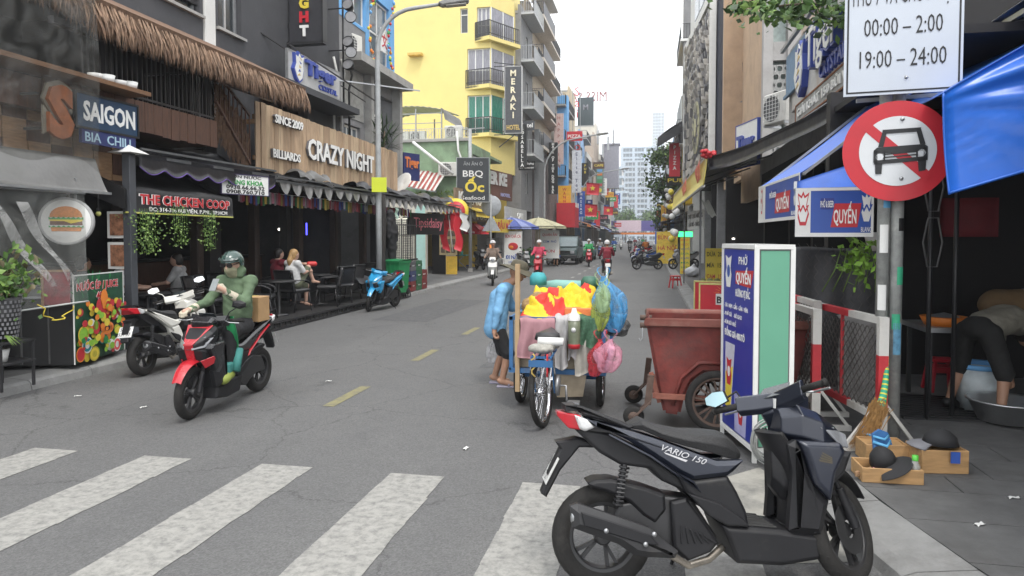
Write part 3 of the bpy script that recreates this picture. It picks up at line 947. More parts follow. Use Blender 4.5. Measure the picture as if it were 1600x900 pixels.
for i in range(700):
 u,v=rnd.random(),rnd.random()
 p=Vc((-7.85 -.12*rnd.random() -.25*u,11.5+1.5*u,4.75 -.62*u -.95*v));d=Vc((ru(-.15,.15),ru(-.2,.4),-1)).normalized()*ru(.12,.3)
 s_=Vc((1,.3,0))*ru(.008,.02);b=len(vs)
 vs += [p -s_,p+s_,p+d];fs.append((b,b+1,b+2))
mb=MB();mb.add(vs,fs);o=mb.build('fringe',THATCH2,sc_);o['kind']='stuff'
mb=MB();mb.bar((-7.85,11.5,4.3),(-8.1,13.0,3.3),.05);mb.bar((-7.85,11.5,4.85),(-8.1,13.0,4.3),.04)
for k in range(9):a=Vc((-7.85,11.5,4.3)).lerp(Vc((-8.1,13.0,3.3)),k/8);mb.bar(a,a+Vc((0,0,.6+.05*k)),.02)
mb.build('lattice',BROWN,sc_)
t,P=panel_sign('blue board reading SAIGON in white capitals below the timber balcony','sign',(-7.55,8.58,3.52),1.12,.44,(1,0,0),mat('teal_blue_board',(.01,.04,.09),.5),[
 ('SAIGON',.36,.03,-.12,LETW,.96,.03),],depth=.06,frame=BLK)
t,P=panel_sign('dark lower strip reading BIA and CHILL in outlined letters under SAIGON','sign',(-7.55,8.6,3.18),1.0,.2,(1,0,0),NAVY,[
 ('BIA  CHILL',.18,0,-.07,mat('pale_blue_letter',(.35,.5,.6),.5),.9,.01)],depth=.05)
em=thing('orange_emblem','large rusty orange letter S emblem seen through the clear sheet','sign',(-7.52,7.5,3.4))
m=MB();m.text('S',.85,(-7.5,7.68,3.12),(0,1,0),(0,0,1),.05,bold=.06,sx=.9);m.build('emblem',mat('rust_orange',(.26,.08,.025),.6,var=.35,scale=9),em)
m=MB();m.text('S',.9,(-7.53,7.68,3.105),(0,1,0),(0,0,1),.03,bold=.1,sx=.9);m.build('outline',mat('cream_outline',(.2,.18,.14),.6),em)
m=MB();m.bar((-7.95,7.4,3.6),(-7.53,7.4,3.6),.03);m.bar((-7.95,7.6,3.2),(-7.53,7.6,3.2),.03);m.build('bracket',BLKM,em)
def hang_sheet(name,label,a,b,zt,zb,mm,amp=.05,waves=5,seed=1,slope=0.0,hem=None):
 t=thing(name,label,'sheet',((a[0]+b[0])/2,(a[1]+b[1])/2,zb))
 A,B=Vc((a[0],a[1],0)),Vc((b[0],b[1],0));d=(B -A);nrm=Vc((d.y,-d.x,0)).normalized()
 r=random.Random(seed);ph=[r.uniform(0,6) for _ in range(6)]
 def fn(u,v):
  w=amp*(sin(waves*2*PI*u+ph[0]+1.5*v)*v+.5*sin(waves*4.3*u+ph[1]+6*v)+.4*sin(9*v+ph[2]+3*u))
  p=A+d*u+nrm*w;p.z=zt+(zb -zt)*v+slope*u+.02*sin(7*u+ph[3])*v
  return p
 m=MB();m.grid(fn,36,24);m.build('film',mm,t)
 if hem:
  h=MB();h.tube([fn(i/20,1) for i in range(21)],.012,6);h.build('hem',hem,t)
  h=MB();h.tube([fn(i/20,0) for i in range(21)],.02,6);h.build('top_batten',STEEL,t)
 return t
hang_sheet('plastic_curtain','tall clear plastic rain curtain hanging at the top left corner',(-7.42,4.3),(-7.28,8.1),5.4,2.38,PLASTIC,.035,3,2,hem=clear_mat('plastic_hem',(.5,.5,.48),.5))
hang_sheet('plastic_screen','short clear plastic screen in front of the food counter',(-7.3,5.0),(-7.12,7.66),2.36,.95,clear_mat('clear_plastic_screen',(.45,.46,.44),.16,.2,.6,2),.02,2,4,hem=mat('hem_strip',(.45,.47,.46),.4))
for k in range(2):
 t=thing('twisted_plastic_strip',['left of two twisted whitish plastic strips hanging in front of the burger sign','right of two twisted whitish plastic strips hanging in front of the burger sign'][k],'plastic strip',(-7.1,6.5+.4*k,1.2),group='twisted plastic strips')
 m=MB();m.grid(lambda u,v:(-7.08+.03*sin(9*v+k)+.02*u,6.35+.33*k+.75*v ** 1.15+(u -.5)*(.05+.09*abs(sin(3*v+1.2*k))),2.2 -1.0*v),4,24)
 m.build('strip',clear_mat('milky_plastic',(.75,.75,.73),.3,.2,.8,5),t)
t=thing('beige_canvas_blind','olive beige canvas blind at the far left edge behind clear plastic','blind',(-7.5,5.0,2.4))
m=MB();m.grid(lambda u,v:(-7.5+.03*sin(8*u+2*v),3.9+2.02*u,4.4 -2.0*v),20,10,thick=.01);m.build('cloth',mat('olive_canvas',(.28,.24,.12),.8,var=.15,scale=3,bump=.2),t)
m=MB();m.tube([(-7.52,3.9,2.38),(-7.5,5.92,2.38)],.03,8);m.build('roller',STEEL,t)
t=thing('grey_vinyl_flap','dull grey vinyl awning flap below the clear curtain','awning',(-7.25,6,2.2))
m=MB();m.grid(lambda u,v:(-7.36+.22*u+.02*sin(9*v+3*u),4.6+3.5*v,2.85 -.46*u+.02*sin(5*v)*u),8,24,thick=.012);m.build('flap',CANVG,t)
m=MB();m.bar((-7.12,4.6,2.38),(-7.12,8.1,2.38),.03);m.build('front_rail',STEEL,t)
t=thing('burger_sign','round white lightbox sign with a hamburger picture beside the juice stand','sign',(-7.3,7.55,2.0))
fb=Vc((.55,-.83,0)).normalized();xb_=Vc((0,0,1)).cross(fb)
Mb=Matrix(((xb_.x,0,fb.x,-7.3),(xb_.y,0,fb.y,7.55),(0,1,0,2.0),(0,0,0,1)))
m=MB();m.lathe([(0,0),(.29,0),(.3,-.005),(.3,-.1),(.29,-.105),(0,-.105)],36,0,M=Mb);m.build('lightbox',WHT,t)
m=MB();m.lathe([(.275,.002),(.305,.006),(.305,-.11),(.3,-.11)],36,0,M=Mb);m.build('rim',mat('grey_plastic',(.4,.4,.4),.5),t)
def bun(pts,mm,z,nm):
 m=MB();m.prism(pts,z,z+.003,'xy',M=Mb);m.build(nm,mm,t)
bn=mat('bun_print',(.6,.22,.05),.5,var=.3,scale=20)
bun([(-.18,.05)]+[(.18*cos(a),.06+.13*sin(a)) for a in [PI -PI*i/12 for i in range(13)]]+[(.18,.05)],bn,.003,'bun_top')
bun([(-.19+.38*i/14,.055 -.02*(i%2)) for i in range(15)]+[(.19,.02),(-.19,.02)],GREENP,.0065,'lettuce')
bun([(-.18,.02),(.18,.02),(.18,-.0),(.05,-.03),(-.02,0),(-.18,-.0)],YELP,.0065,'cheese')
bun([(-.175,.0),(.175,.0),(.18,-.05),(-.18,-.05)],mat('patty_print',(.14,.05,.025),.6,var=.4,scale=25),.003,'patty')
bun([(-.19+.38*i/14,-.055 -.02*(i%2)) for i in range(15)]+[(.19,-.08),(-.19,-.08)],GREENP,.0065,'lettuce')
bun([(-.17,-.08),(.17,-.08),(.16,-.13),(-.16,-.13)],bn,.003,'bun_bottom')
m=MB();m.bar((-7.3,7.6,2.28),(-7.3,7.6,2.55),.02);m.bar((-7.22,7.62,2.28),(-7.22,7.62,2.55),.02);m.build('hanger',STEEL,t)
js=thing('juice_stand','black juice stand cabinet with a colourful fruit poster on its end','food stand',(-7.9,7.6,.13))
m=MB()
cp=[(-9.0,6.8),(-7.7,7.25),(-7.14,7.45),(-7.42,8.62),(-9.0,8.62)]
m.prism(cp,.17,1.02,'xy',.015);m.build('cabinet',BLK,js)
m=MB();m.prism([(a -(.03 if a <-8 else -.01),b) for a,b in cp],1.02,1.06,'xy',.008);m.build('countertop',STEEL,js)
m=MB()
m.bar((-9,6.79,.62),(-7.7,7.24,.62),.012,.01);m.bar((-7.7,7.238,.2),(-7.7,7.238,1.0),.02);m.bar((-7.4,7.345,.2),(-7.4,7.345,1.0),.015);m.build('trim',mat('dark_trim',(.09,.09,.09),.5),js)
dirp=(Vc((-7.42,8.62,0)) -Vc((-7.14,7.45,0)));Lp=dirp.length;dirp.normalize();nrp=Vc((dirp.y,-dirp.x,0))
def PP(a,z,d=.0):return Vc((-7.14,7.45,0))+dirp*a+nrp*(.006+d)+Vc((0,0,z))
po=MB();po.slab([PP(.0,.19),PP(Lp -.02,.19),PP(Lp -.02,1.3),PP(.0,1.3)],.01);po=po.build('poster',mat('poster_dark_green',(.012,.07,.035),.45,var=.6,scale=12),js)
m=MB()
for a,b,c,d in ((-.012,0,.18,1.31),(Lp -.02,Lp -.008,.18,1.31),(0,Lp -.02,1.3,1.315)):m.slab([PP(a,c,.002),PP(b,c,.002),PP(b,d,.002),PP(a,d,.002)],.014)
m.build('poster_edge',WHT,js)
fruit={}
def fruit_disc(cx,cz,r,mm,sq=1.0,lay=0,ang=0):
 mb=fruit.setdefault(mm.name,(MB(),mm))[0]
 pts=[PP(cx+r*cos(a+ang)*cos(ang) -r*sq*sin(a)*sin(ang),cz+r*sq*sin(a)+0*ang,.011+.0006*lay) for a in [2*PI*i/14 for i in range(14)]]
 mb.add(pts,[tuple(range(14))])
FR=dict(o=ORANGE,r=REDP,y=YELP,g=mat('lime_print',(.25,.5,.05),.5,var=.2,scale=30),w=WHT,p=mat('papaya_print',(.75,.2,.06),.5),b=mat('seed_print',(.03,.02,.02),.5),d=mat('pineapple_print',(.5,.42,.05),.5,var=.5,scale=60),t=mat('leaf_print_teal',(.01,.2,.22),.5,var=.4,scale=30),e=mat('leaf_print_green',(.02,.22,.06),.5,var=.5,scale=30),k=mat('grapefruit_print',(.8,.1,.1),.5))
pr=random.Random(3)
for i in range(120):
 fruit_disc(pr.uniform(.05,Lp -.06),pr.uniform(.24,.93),pr.uniform(.03,.07),FR[pr.choice('oryggerroyyg')],pr.uniform(.6,1),i)
for (cx,cz,r,seq,sq) in ((.68,.56,.16,'pob',.55),(.2,.4,.12,'wtw',.9),(.92,.3,.1,'wkw',1),(.72,.88,.09,'oyo',1),(.36,.26,.12,'dyd',.8),(.75,.32,.1,'ww',.8),(.12,.55,.12,'yg',.9),(.95,.5,.1,'gy',.6),(.55,.45,.07,'to',1.3),(.05,.3,.1,'or',1),(.85,.72,.07,'r',1),(.3,.68,.08,'w',.6),(.42,.6,.09,'r',1),(.5,.85,.08,'r',1.6),(.62,.96,.09,'o',1.5)):
 for j,ch in enumerate(seq):fruit_disc(cx,cz,r*(1,.82,.45)[j],FR[ch],sq,70+j)
for i in range(22):
 a=pr.uniform(.05,Lp -.1);z=pr.choice((pr.uniform(1.0,1.25),pr.uniform(.22,.5)))
 mb=fruit.setdefault('leaf_print_green',(MB(),FR['e']))[0]
 an=pr.uniform(0,PI);l_=pr.uniform(.1,.2)
 mb.add([PP(a,z,.0105),PP(a+l_*.5*cos(an)+.02,z+l_*.5*sin(an) -.02,.0105),PP(a+l_*cos(an),z+l_*sin(an),.0105),PP(a+l_*.5*cos(an) -.02,z+l_*.5*sin(an)+.02,.0105)],[(0,1,2,3)])
for k,(mb,mm) in fruit.items():
 mb.build('fruit_print',mm,js)['kind']='stuff'
m=MB();m.text('NƯỚC ÉP / JUICE',.135,PP(.55,1.11,.016),dirp,(0,0,1),.003,fit=.98,bold=.02);m.text('40K',.135,PP(.62,.97,.016),dirp,(0,0,1),.003,bold=.02);m.build('lettering',REDP,js)
m=MB();m.text('NƯỚC ÉP / JUICE',.135,PP(.55,1.11,.014),dirp,(0,0,1),.001,fit=1.0,bold=.06);m.text('40K',.135,PP(.62,.97,.014),dirp,(0,0,1),.001,bold=.06);m.text('35k',.09,PP(.97,.66,.02),dirp,(0,0,1),.001,bold=.01);m.build('lettering_outline',LETW,js)
t=thing('menu_card','red menu card in a wooden frame standing before the fruit poster','menu',(-7.62,7.35,1.06))
m=MB();m.slab([(-7.4,7.3,.95),(-7.12,7.4,.95),(-7.12,7.4,1.36),(-7.4,7.3,1.36)],.02);m.build('card',mat('maroon_print',(.2,.02,.03),.5,var=.5,scale=15),t)
m=MB();m.bar((-7.41,7.28,.9),(-7.41,7.28,1.39),.025);m.bar((-7.4,7.285,1.375),(-7.12,7.385,1.375),.025);m.build('frame',TIMB,t)
for i,(y,mm,r) in enumerate(((5.9,ORANGE,.07),(6.15,YELP,.06),(6.5,LEAF2,.08),(6.75,ORANGE,.06),(5.6,WHT,.08),(7.0,mat('peach',(.6,.3,.15),.5),.06))):
 t=thing('food_tub',['tub of orange slices','tub of mango pieces','tub of green herbs','small orange tub','white enamel bowl','peach coloured tub'][i]+' on the counter behind the clear screen','food tub',(-7.85,y,1.06))
 m=MB();m.lathe([(0,0),(r*.8,0),(r,.1),(r*.92,.1),(r*.9,.05),(0,.05)],14,0,(-7.85,y,1.06));m.build('tub',WHT,t)
 m=MB();m.ball((-7.85,y,1.13),(r*.9,r*.9,.05),10,6);m.build('contents',mm,t)
cab=thing('food_counter','dark counter cabinet behind the clear screen at the left edge','counter',(-8.2,5.6,.13))
m=MB();m.bb(-9,-7.75,4.4,6.75,.17,1.06,ch=.015);m.build('cabinet',BLK,cab)
m=MB();m.bb(-9,-7.72,4.4,6.76,1.062,1.09);m.build('countertop',STEEL,cab)
t=thing('yellow_cable','loose yellow cable hanging below the clear screen','cable',(-7.3,7.2,.9))
m=MB();m.tube([(-7.1+.02*sin(i),6.9+.04*i+.05*sin(i*1.7),1.0 -.06*i+.012*i*i*.35) for i in range(14)],.008,5);m.build('wire',YELP,t)
for i,(z,l) in enumerate(((1.98,'upper framed food picture beside the burger sign'),(1.52,'lower framed food picture beside the burger sign'))):
 t=thing('framed_picture',l,'picture',(-7.75,9.0,z),group='framed food pictures')
 m=MB();m.slab([(-7.95,8.98,z -.2),(-7.6,8.98,z -.2),(-7.6,8.98,z+.2),(-7.95,8.98,z+.2)],.02);m.build('frame',WHT,t)
 m=MB();m.slab([(-7.9,8.955,z -.16),(-7.65,8.955,z -.16),(-7.65,8.955,z+.16),(-7.9,8.955,z+.16)],.003);m.build('print',mat('food_print',(.3,.14,.08),.5,var=.8,scale=14),t)
t=thing('bulb','single yellow bulb hanging by the burger sign','lamp',(-7.5,8.3,2.1));m=MB();m.ball((-7.5,8.3,2.12),.035,10,8);m.build('glass',mat('warm_bulb',(.5,.5,.15),.3),t);m=MB();m.tube([(-7.5,8.3,2.15),(-7.5,8.3,2.5)],.008,5);m.bb(-7.52,-7.48,8.28,8.32,2.15,2.2);m.build('cord',BLK,t)
t=thing('capped_post','square dark post with a white pyramid cap above the chicken awning','post',(-7.55,8.95,.13))
m=MB();m.bb(-7.62,-7.49,8.89,9.02,.13,3.03,ch=.006);m.build('post',mat('slate_paint',(.06,.065,.075),.5,var=.15),t)
m=MB();m.add([(-7.75,8.76,3.03),(-7.36,8.76,3.03),(-7.36,9.15,3.03),(-7.75,9.15,3.03),(-7.555,8.955,3.16)],[(0,1,4),(1,2,4),(2,3,4),(3,0,4),(3,2,1,0)]);m.build('cap',WHT,t)
ca=thing('chicken_coop_awning','drooping black vinyl awning with THE CHICKEN COOP in red letters','awning',(-7.5,10.1,2.2))
def cav(u,v):
 y=8.85+2.65*u
 if v <.65:w=v/.65;return (-8.6+1.05*w,y,3.02 -.5*w -.09*sin(PI*w)+.015*sin(11*u))
 w=(v -.65)/.35;return (-7.55+.02*sin(14*u)*w,y,2.52 -.36*w)
m=MB();m.grid(cav,30,16,thick=.01);m.build('fabric',CANVB,ca)
for u in (0,1):m=MB();y=8.85+2.65*u;m.slab([(-8.6,y,3.02),(-7.55,y,2.5),(-7.55,y,2.2),(-8.6,y,2.6)],.01);m.build('side_flap',CANVB,ca)
m=MB();m.text('THE CHICKEN COOP',.205,(-7.515,10.25,2.3),(0,1,0),(0,0,1),.004,fit=2.25,bold=.03);m.build('lettering',REDP,ca)
m=MB();m.text('THE CHICKEN COOP',.205,(-7.519,10.25,2.3),(0,1,0),(0,0,1),.001,fit=2.3,bold=.055);m.text('ĐC: 314-316 BÙI VIỆN, P.PNL, TP.HCM',.085,(-7.512,10.3,2.195),(0,1,0),(0,0,1),.002,fit=2.0,bold=.015);m.build('lettering_outline',LETW,ca)
m=MB();m.bar((-7.53,8.85,2.16),(-7.53,11.5,2.16),.022);m.build('hem',mat('yellow_hem',(.5,.5,.12),.5),ca)
for y0,y1,z,l,mm,nm in ((9.2,13.05,3.06,'flat black canvas awning with wavy purple hem behind the phone number board',CANVT,'awning'),
      (13.1,15.6,2.98,'crumpled black awning with grey scallops, left of the longer scalloped one',CANVB,'awning'),
      (15.7,22.4,2.98,'long black awning with grey scallop valance under the CRAZY NIGHT sign',CANVB,'awning'),
      (22.5,27.2,2.96,'far black awning with grey scallops by the neon script board',CANVB,'awning')):
 t=thing(nm,l,'awning',(-7.6,(y0+y1)/2,z),group='black awnings over the bars')
 m=MB();m.grid(lambda u,v:(-7.6 -1.3*u,y0+(y1 -y0)*v,z+.42*u+.035*sin(v*(y1 -y0)*2.2+5*u) -.05*sin(PI*u)+.02*sin(v*31+9*u)),10,int((y1 -y0)*5),thick=.012);m.build('canopy',mm,t)
 m=MB();m.bar((-7.6,y0,z -.02),(-7.6,y1,z -.02),.05);m.bar((-7.55,y0,z+.07),(-7.55,y1,z+.09),.035)
 for k in range(int((y1 -y0)/1.2)+1):m.bar((-7.6,y0+.05+k*1.2,z -.03),(-8.9,y0+.05+k*1.2,z+.3),.03)
 m.build('frame',mat('dark_steel_frame',(.1,.105,.11),.5,metal=.3),t)
 if y0 <10:
  m=MB();n_=7
  m.grid(lambda u,v:(-7.575+.01*sin(20*v),y0+(y1 -y0)*v,z -(.2+.1*abs(sin(v*n_*PI)))*u),3,60,thick=.006);m.build('valance',CANVT,t)
  m=MB();m.tube([(-7.57,y0+(y1 -y0)*v/60,z -(.2+.1*abs(sin(v/60*n_*PI)))) for v in range(61)],.009,5);m.build('hem',mat('purple_piping',(.12,.06,.3),.5),t)
  continue
 n=int((y1 -y0)/.5)
 for i in range(n):
  a=y0+(y1 -y0)*i/n;b=a+(y1 -y0)/n -.02;dr=ru(.2,.3);tw=ru(-.02,.04)
  m=MB()
  m.grid(lambda u,v:(-7.57+(tw+.06)*u*u+.015*sin(5*v),a+(b -a)*v,z -.04 -dr*u*(sin(PI*min(1,max(0,v))) ** .6+.05)),5,8,thick=.005)
  m.build('scallop',CANVG,t)
for i,(y,l,w) in enumerate(((15.0,1.5,.5),(21.5,4.0,.4),(25,3.0,.35),(18.4,2.2,.3))):
 t=thing('folded_tarp',['crumpled grey plastic lump over the first scalloped awning','long rolled black plastic lying along the awning edge','rolled dark tarp on the far awning roof','short rolled tarp above the scallops under CRAZY'][i],'tarp',(-7.9,y,3.1))
 m=MB();m.grid(lambda u,v:(-7.85+(.2+.05*sin(9*v))*cos(PI*u),y -l/2+l*v,3.12+(.16+.06*sin(13*v+i))*sin(PI*u)+.03*sin(17*v+8*u)),8,26);m.build('tarp',CANVG if i == 0 else CANVT,t)
t,P=panel_sign('small white board reading ĐĂNG KHOA with two phone numbers on the black awning','sign',PX(384,289,-7.5),1.05,.36,(1,-.35,0),WHT,[
 ('ĐĂNG KHOA',.12,0,.0,GREENP,.8,.03),('0938.66.66.32',.1,0,-.085,LETK,.86,.02),('0908.760.710',.1,0,-.17,LETK,.86,.02),('SƠN NƯỚC',.07,0,.12,LETK,.7,.01)],depth=.03,frame=mat('dark_purple_frame',(.05,.04,.1),.5),fw=.015)
bt=thing('bunting','string of small multicoloured flags under the black awnings','bunting',(-7.9,16,2.6))
dimc=lambda n,c:mat('shaded_flag_'+n,c,.8)  # flag colours dimmed to carry the shade under the awnings
cols=[dimc('red',(.25,.03,.04)),dimc('blue',(.03,.05,.2)),dimc('green',(.03,.14,.05)),dimc('white',(.35,.35,.35)),dimc('yellow',(.3,.22,.04)),dimc('pink',(.3,.12,.16)),mat('maroon',(.16,.02,.03),.6)]
for i in range(110):
 y=12.3+i*.09;mm=cols[(i*5+i // 7)%7]
 mb=MB();h=ru(.2,.28);x=-7.85 -.25*(i%3)*.4
 mb.slab([(x,y,2.72 -.04*sin(i*.3)),(x+.02,y+.075,2.72),(x+.03*rnd.random(),y+.07,2.72 -h),(x,y+.005,2.72 -h)],.003);mb.build('pennant',mm,bt)
m=MB();m.tube([(-7.9,12.2+i*.5,2.73) for i in range(21)],.006,4);m.build('string',LETW,bt)
cn=thing('charcoal_building','charcoal painted building with white column behind the CRAZY NIGHT sign','building',(-9.2,17,.1))
w=MB()
wops=[(11.7,13.0,6.4,8.2),(13.62,14.5,6.35,8.4),(15.2,17.6,3.9,5.35)]
wall_x(w,-9.2,-.25,13.5,19.6,3.3,13,wops);wall_x(w,-9.2,-.25,9,13.1,5.9,13,wops);w.bb(-13.8,-9.45,19.35,19.6,.1,13)
w.build('wall',CHAR,cn)
m=MB();m.bb(-9.16,-9.5,13.12,13.48,4.2,13,ch=.01);m.build('column',WHTW,cn)
window(cn,'y',11.72,12.98,6.42,8.18,-9.32,-.06,ALU,GLASSD,1);window(cn,'y',13.64,14.48,6.37,8.38,-9.32,-.06,ALU,GLASSD,1)
m=MB();m.bb(-9.12,-9.2,11.6,13.08,6.34,6.4);m.bb(-9.12,-9.2,13.55,14.6,6.28,6.34);m.build('sill',CONC,cn)
m=MB();m.bb(-9.2,-8.3,14.9,19.0,5.34,5.5);m.build('ledge',CHAR,cn)
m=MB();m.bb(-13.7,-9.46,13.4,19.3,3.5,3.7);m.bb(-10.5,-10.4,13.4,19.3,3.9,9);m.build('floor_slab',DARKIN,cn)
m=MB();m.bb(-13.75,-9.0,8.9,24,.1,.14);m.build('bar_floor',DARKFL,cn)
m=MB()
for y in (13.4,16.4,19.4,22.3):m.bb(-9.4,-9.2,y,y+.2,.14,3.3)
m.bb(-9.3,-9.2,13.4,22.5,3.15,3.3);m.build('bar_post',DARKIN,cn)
cs=thing('plank_sign','long wooden plank sign reading CRAZY NIGHT, SINCE 2009 and BILLIARDS','sign',(-8.5,18,3.3))
n=46
for i in range(n):
 y0=13.9+8.7*i/n;zb=3.28 -.32*i/n+ru(-.06,.05);zt=4.79 -.12*i/n+ru(-.015,.015)
 m=MB();d=ru(-.012,.012);m.bb(-8.53+d,-8.5+d,y0+.004,y0+8.7/n -.004,zb,zt,ch=.004);m.build('plank',WOODS[rnd.choice((0,0,1,1,2))],cs)
m=MB();m.bb(-8.6,-8.54,13.9,22.6,3.5,3.6);m.bb(-8.6,-8.54,13.9,22.6,4.4,4.5);m.bb(-9.2,-8.6,14.5,14.6,4.4,4.5);m.bb(-9.2,-8.6,20.5,20.6,4.4,4.5);m.build('batten',TIMB,cs)
def letters3(txt,h,y0,y1,z,t,face=LETW,back=mat('letter_side_grey',(.12,.12,.13),.5)):
 tot=text_geo(txt,.02)[2];sx=(y1 -y0)/((tot[1] -tot[0])*h)
 adv=0
 full=text_geo(txt,.02)[2]
 for i,ch in enumerate(txt):
  if ch == ' ':continue
  pre=text_geo(txt[:i+1],.02)[2];w_=text_geo(ch,.02)[2]
  yc=y0+(pre[1] -(w_[1] -w_[0]) -full[0])*h*sx
  m=MB();m.text(ch,h,(-8.42,yc,z),(0,1,0),(0,0,1),.012,align='l',sx=sx,bold=.025);m.text(ch,h,(-8.485,yc,z),(0,1,0),(0,0,1),.064,mat=1,align='l',sx=sx,bold=.022)
  m.build('letter',[face,back],t)
letters3('CRAZY NIGHT',.7,16.1,20.3,3.78,cs);letters3('SINCE 2009',.27,14.55,15.85,4.42,cs);letters3('BILLIARDS',.27,14.45,15.7,3.62,cs)
ns=thing('blade_sign','tall dark blade sign with coloured letters N I G H T going down','sign',(-8.7,16.6,6.8))
m=MB();m.bb(-9.15,-8.25,16.55,16.75,6.8,9.6,ch=.01);m.build('panel',mat('dark_blade_panel',(.03,.03,.036),.5),ns)
m=MB();m.bb(-9.2,-9.15,16.6,16.7,7.2,7.3);m.bb(-8.25,-8.2,16.53,16.77,6.78,9.62);m.bb(-9.2,-8.2,16.53,16.77,6.74,6.8);m.build('frame',BLKM,ns)
for i,(ch,mm) in enumerate(zip('NIGHT',(mat('magenta_letter',(.6,.03,.2),.5),mat('teal_letter',(.02,.3,.25),.5),YELP,REDS,LETW))):
 m=MB();m.text(ch,.36,(-8.72,16.545,8.35 -i*.35),(1,0,0),(0,0,1),.03,bold=.05);m.build('letter',mm,ns)
def tiger_mark(mb_w,mb_b,P,s=1.0):
 """rough striped cat silhouette as cut letters shapes"""
 body=[(-.2,-.3),(-.05,-.42),(.12,-.3),(.2,-.05),(.16,.2),(.22,.4),(.08,.34),(-.04,.46),(-.12,.34),(-.26,.38),(-.24,.12),(-.34,-.06)]
 return [(a*s,b*s) for a,b in body]
tg,P=panel_sign('white backed Tiger Crystal beer sign in a steel frame on the charcoal ledge','sign',(-8.45,16.6,5.92),2.5,.72,(1,-.06,0),mat('sign_backing_grey',(.42,.42,.42),.5,var=.15),[
 ('Tiger',.5,.22,-.05,BLUET,1.5,.04,.07),('CRYSTAL',.19,.6,-.3,BLUET,.95,.02,.03)],depth=.05,frame=STEEL)
def mark(t,P,pts,d0,d1,mm,nm='emblem'):
 m=MB();n=len(pts);vs=[P(a,b,d0) for a,b in pts]+[P(a,b,d1) for a,b in pts]
 m.add(vs,[tuple(range(n,2*n)),tuple(range(n))[::-1]]+[(i,(i+1)%n,n+(i+1)%n,n+i) for i in range(n)]);return m.build(nm,mm,t)
mark(tg,P,[(a*.85 -.85,b*.9) for a,b in tiger_mark(None,None,P)],.0,.08,BLUET);mark(tg,P,[(a*.7 -.85,b*.75) for a,b in tiger_mark(None,None,P)],.08,.09,WHT)
for k in range(5):mark(tg,P,[(-1.0+.05*k,-.2+.1*k),(-.85+.02*k,-.18+.1*k),(-.9,-.13+.1*k)],.09,.095,BLUET if k%2 else GOLD,'stripe')
m=MB();m.bar((-8.4,15.2,6.35),(-7.6,18.8,5.6),.03);m.bar((-9.2,15.3,6.7),(-8.2,19.2,5.75),.025);m.build('stay_wire',BLKM,tg)
sp=thing('floodlight_pole','thin pole with round black floodlights above the wooden sign','floodlight',(-8.75,18.9,5.5))
m=MB();m.tube([(-8.75,18.9,5.5),(-8.75,18.9,9.2)],.03,8);m.bar((-9.2,18.9,8.4),(-8.6,18.9,8.4),.03);m.bar((-9.2,18.9,7.2),(-8.6,18.9,7.2),.03);m.build('pole',BLKM,sp)
for k,z in enumerate((8.45,8.1,7.4,7.1,6.75)):
 fl=MB();Mx=MT((-8.55+.08*(k%2),18.82,z))@ MR(R(75+14*(k%2)),4,'X')@ MR(R(20*(k%2)),4,'Y')
 fl.lathe([(0,-.22),(.09,-.2),(.15,-.05),(.17,.06),(.155,.07)],16,0,M=Mx);o=fl.build('floodlight',BLK,sp)
 g_=MB();g_.lathe([(0,.055),(.15,.055)],16,0,M=Mx);g_.build('lens',mat('lamp_lens',(.25,.25,.26),.2,spec=.9),o)
pp=thing('wall_pipes','pair of bent pale conduit pipes beside the floodlight pole','pipes',(-8.9,19,4.5))
for k in range(3):
 m=MB();x=-9.05+.1*k;m.tube([(x,18.9+.3*k,4.0),(x,18.9+.3*k,6.2),(x+.12,18.85+.3*k,6.6),(x+.05,18.8+.3*k,7.0)],.035,8);m.build('pipe',WHTW if k <2 else BLK,pp)
m=MB();m.bb(-9.2,-8.8,18.7,19.8,5.4,5.46);m.build('clamp',BLKM,pp)
bb_=thing('blue_dotted_building','grey building whose upper floor is sky blue with white dots','building',(-9.2,22,.1))
w=MB();ops=[(19.9,21.1,4.2,5.3),(21.7,24.0,3.4,6.7),(20.2,21.6,8.6,9.6),(21.9,23.7,7.6,9.9)]
wall_x(w,-9.2,-.22,19.62,24.2,3.3,7.3,ops);wall_x(w,-9.22,-.2,19.62,21.6,7.3,8.5,ops);w.bb(-13.8,-9.42,24.0,24.2,.1,13);w.build('wall',CONCD,bb_)
w=MB();wall_x(w,-9.2,-.22,19.62,24.2,8.5,12,ops);wall_x(w,-9.2,-.2,21.6,24.2,7.3,8.5,ops);w.build('blue_wall',BLUEW,bb_)
w=MB();w.bb(-9.2,-8.5,19.62,24.25,7.1,7.35);w.bb(-9.2,-8.9,23.95,24.2,3.3,7.1);w.bb(-9.2,-8.95,21.45,21.68,3.3,7.1);w.build('slab',CONC,bb_)
w=MB();w.bb(-10.9,-10.8,21.7,24,3.3,7);w.build('recess_wall',CONCD,bb_)
for k in range(26):
 y,z,r=ru(19.9,24.1),ru(8.6,11.5),ru(.06,.2)
 if any(o[0] -r <y <o[1]+r and o[2] -r <z <o[3]+r for o in ops):continue
 m=MB();m.disc((-9.195,y,z),r,'x',18);m.build('dot',WHT,bb_)
for a,b,c,d,pm,mu in ((19.92,21.08,4.22,5.28,GLASSB,2),(20.22,21.58,8.62,9.58,GLASSB,1),(21.92,23.68,7.62,9.88,GLASSB,1)):
 window(bb_,'y',a,b,c,d,-9.3,-.06,WHT,pm,mu,.5 if d >9.7 else 0)
m=MB();m.bb(-9.17,-9.195,19.9,21.3,5.5,7.0);m.build('stained_panel',mat('stained_board',(.33,.33,.31),.8,var=.3,scale=3,dirt=(.18,.17,.16),dirt_amt=.5),bb_)
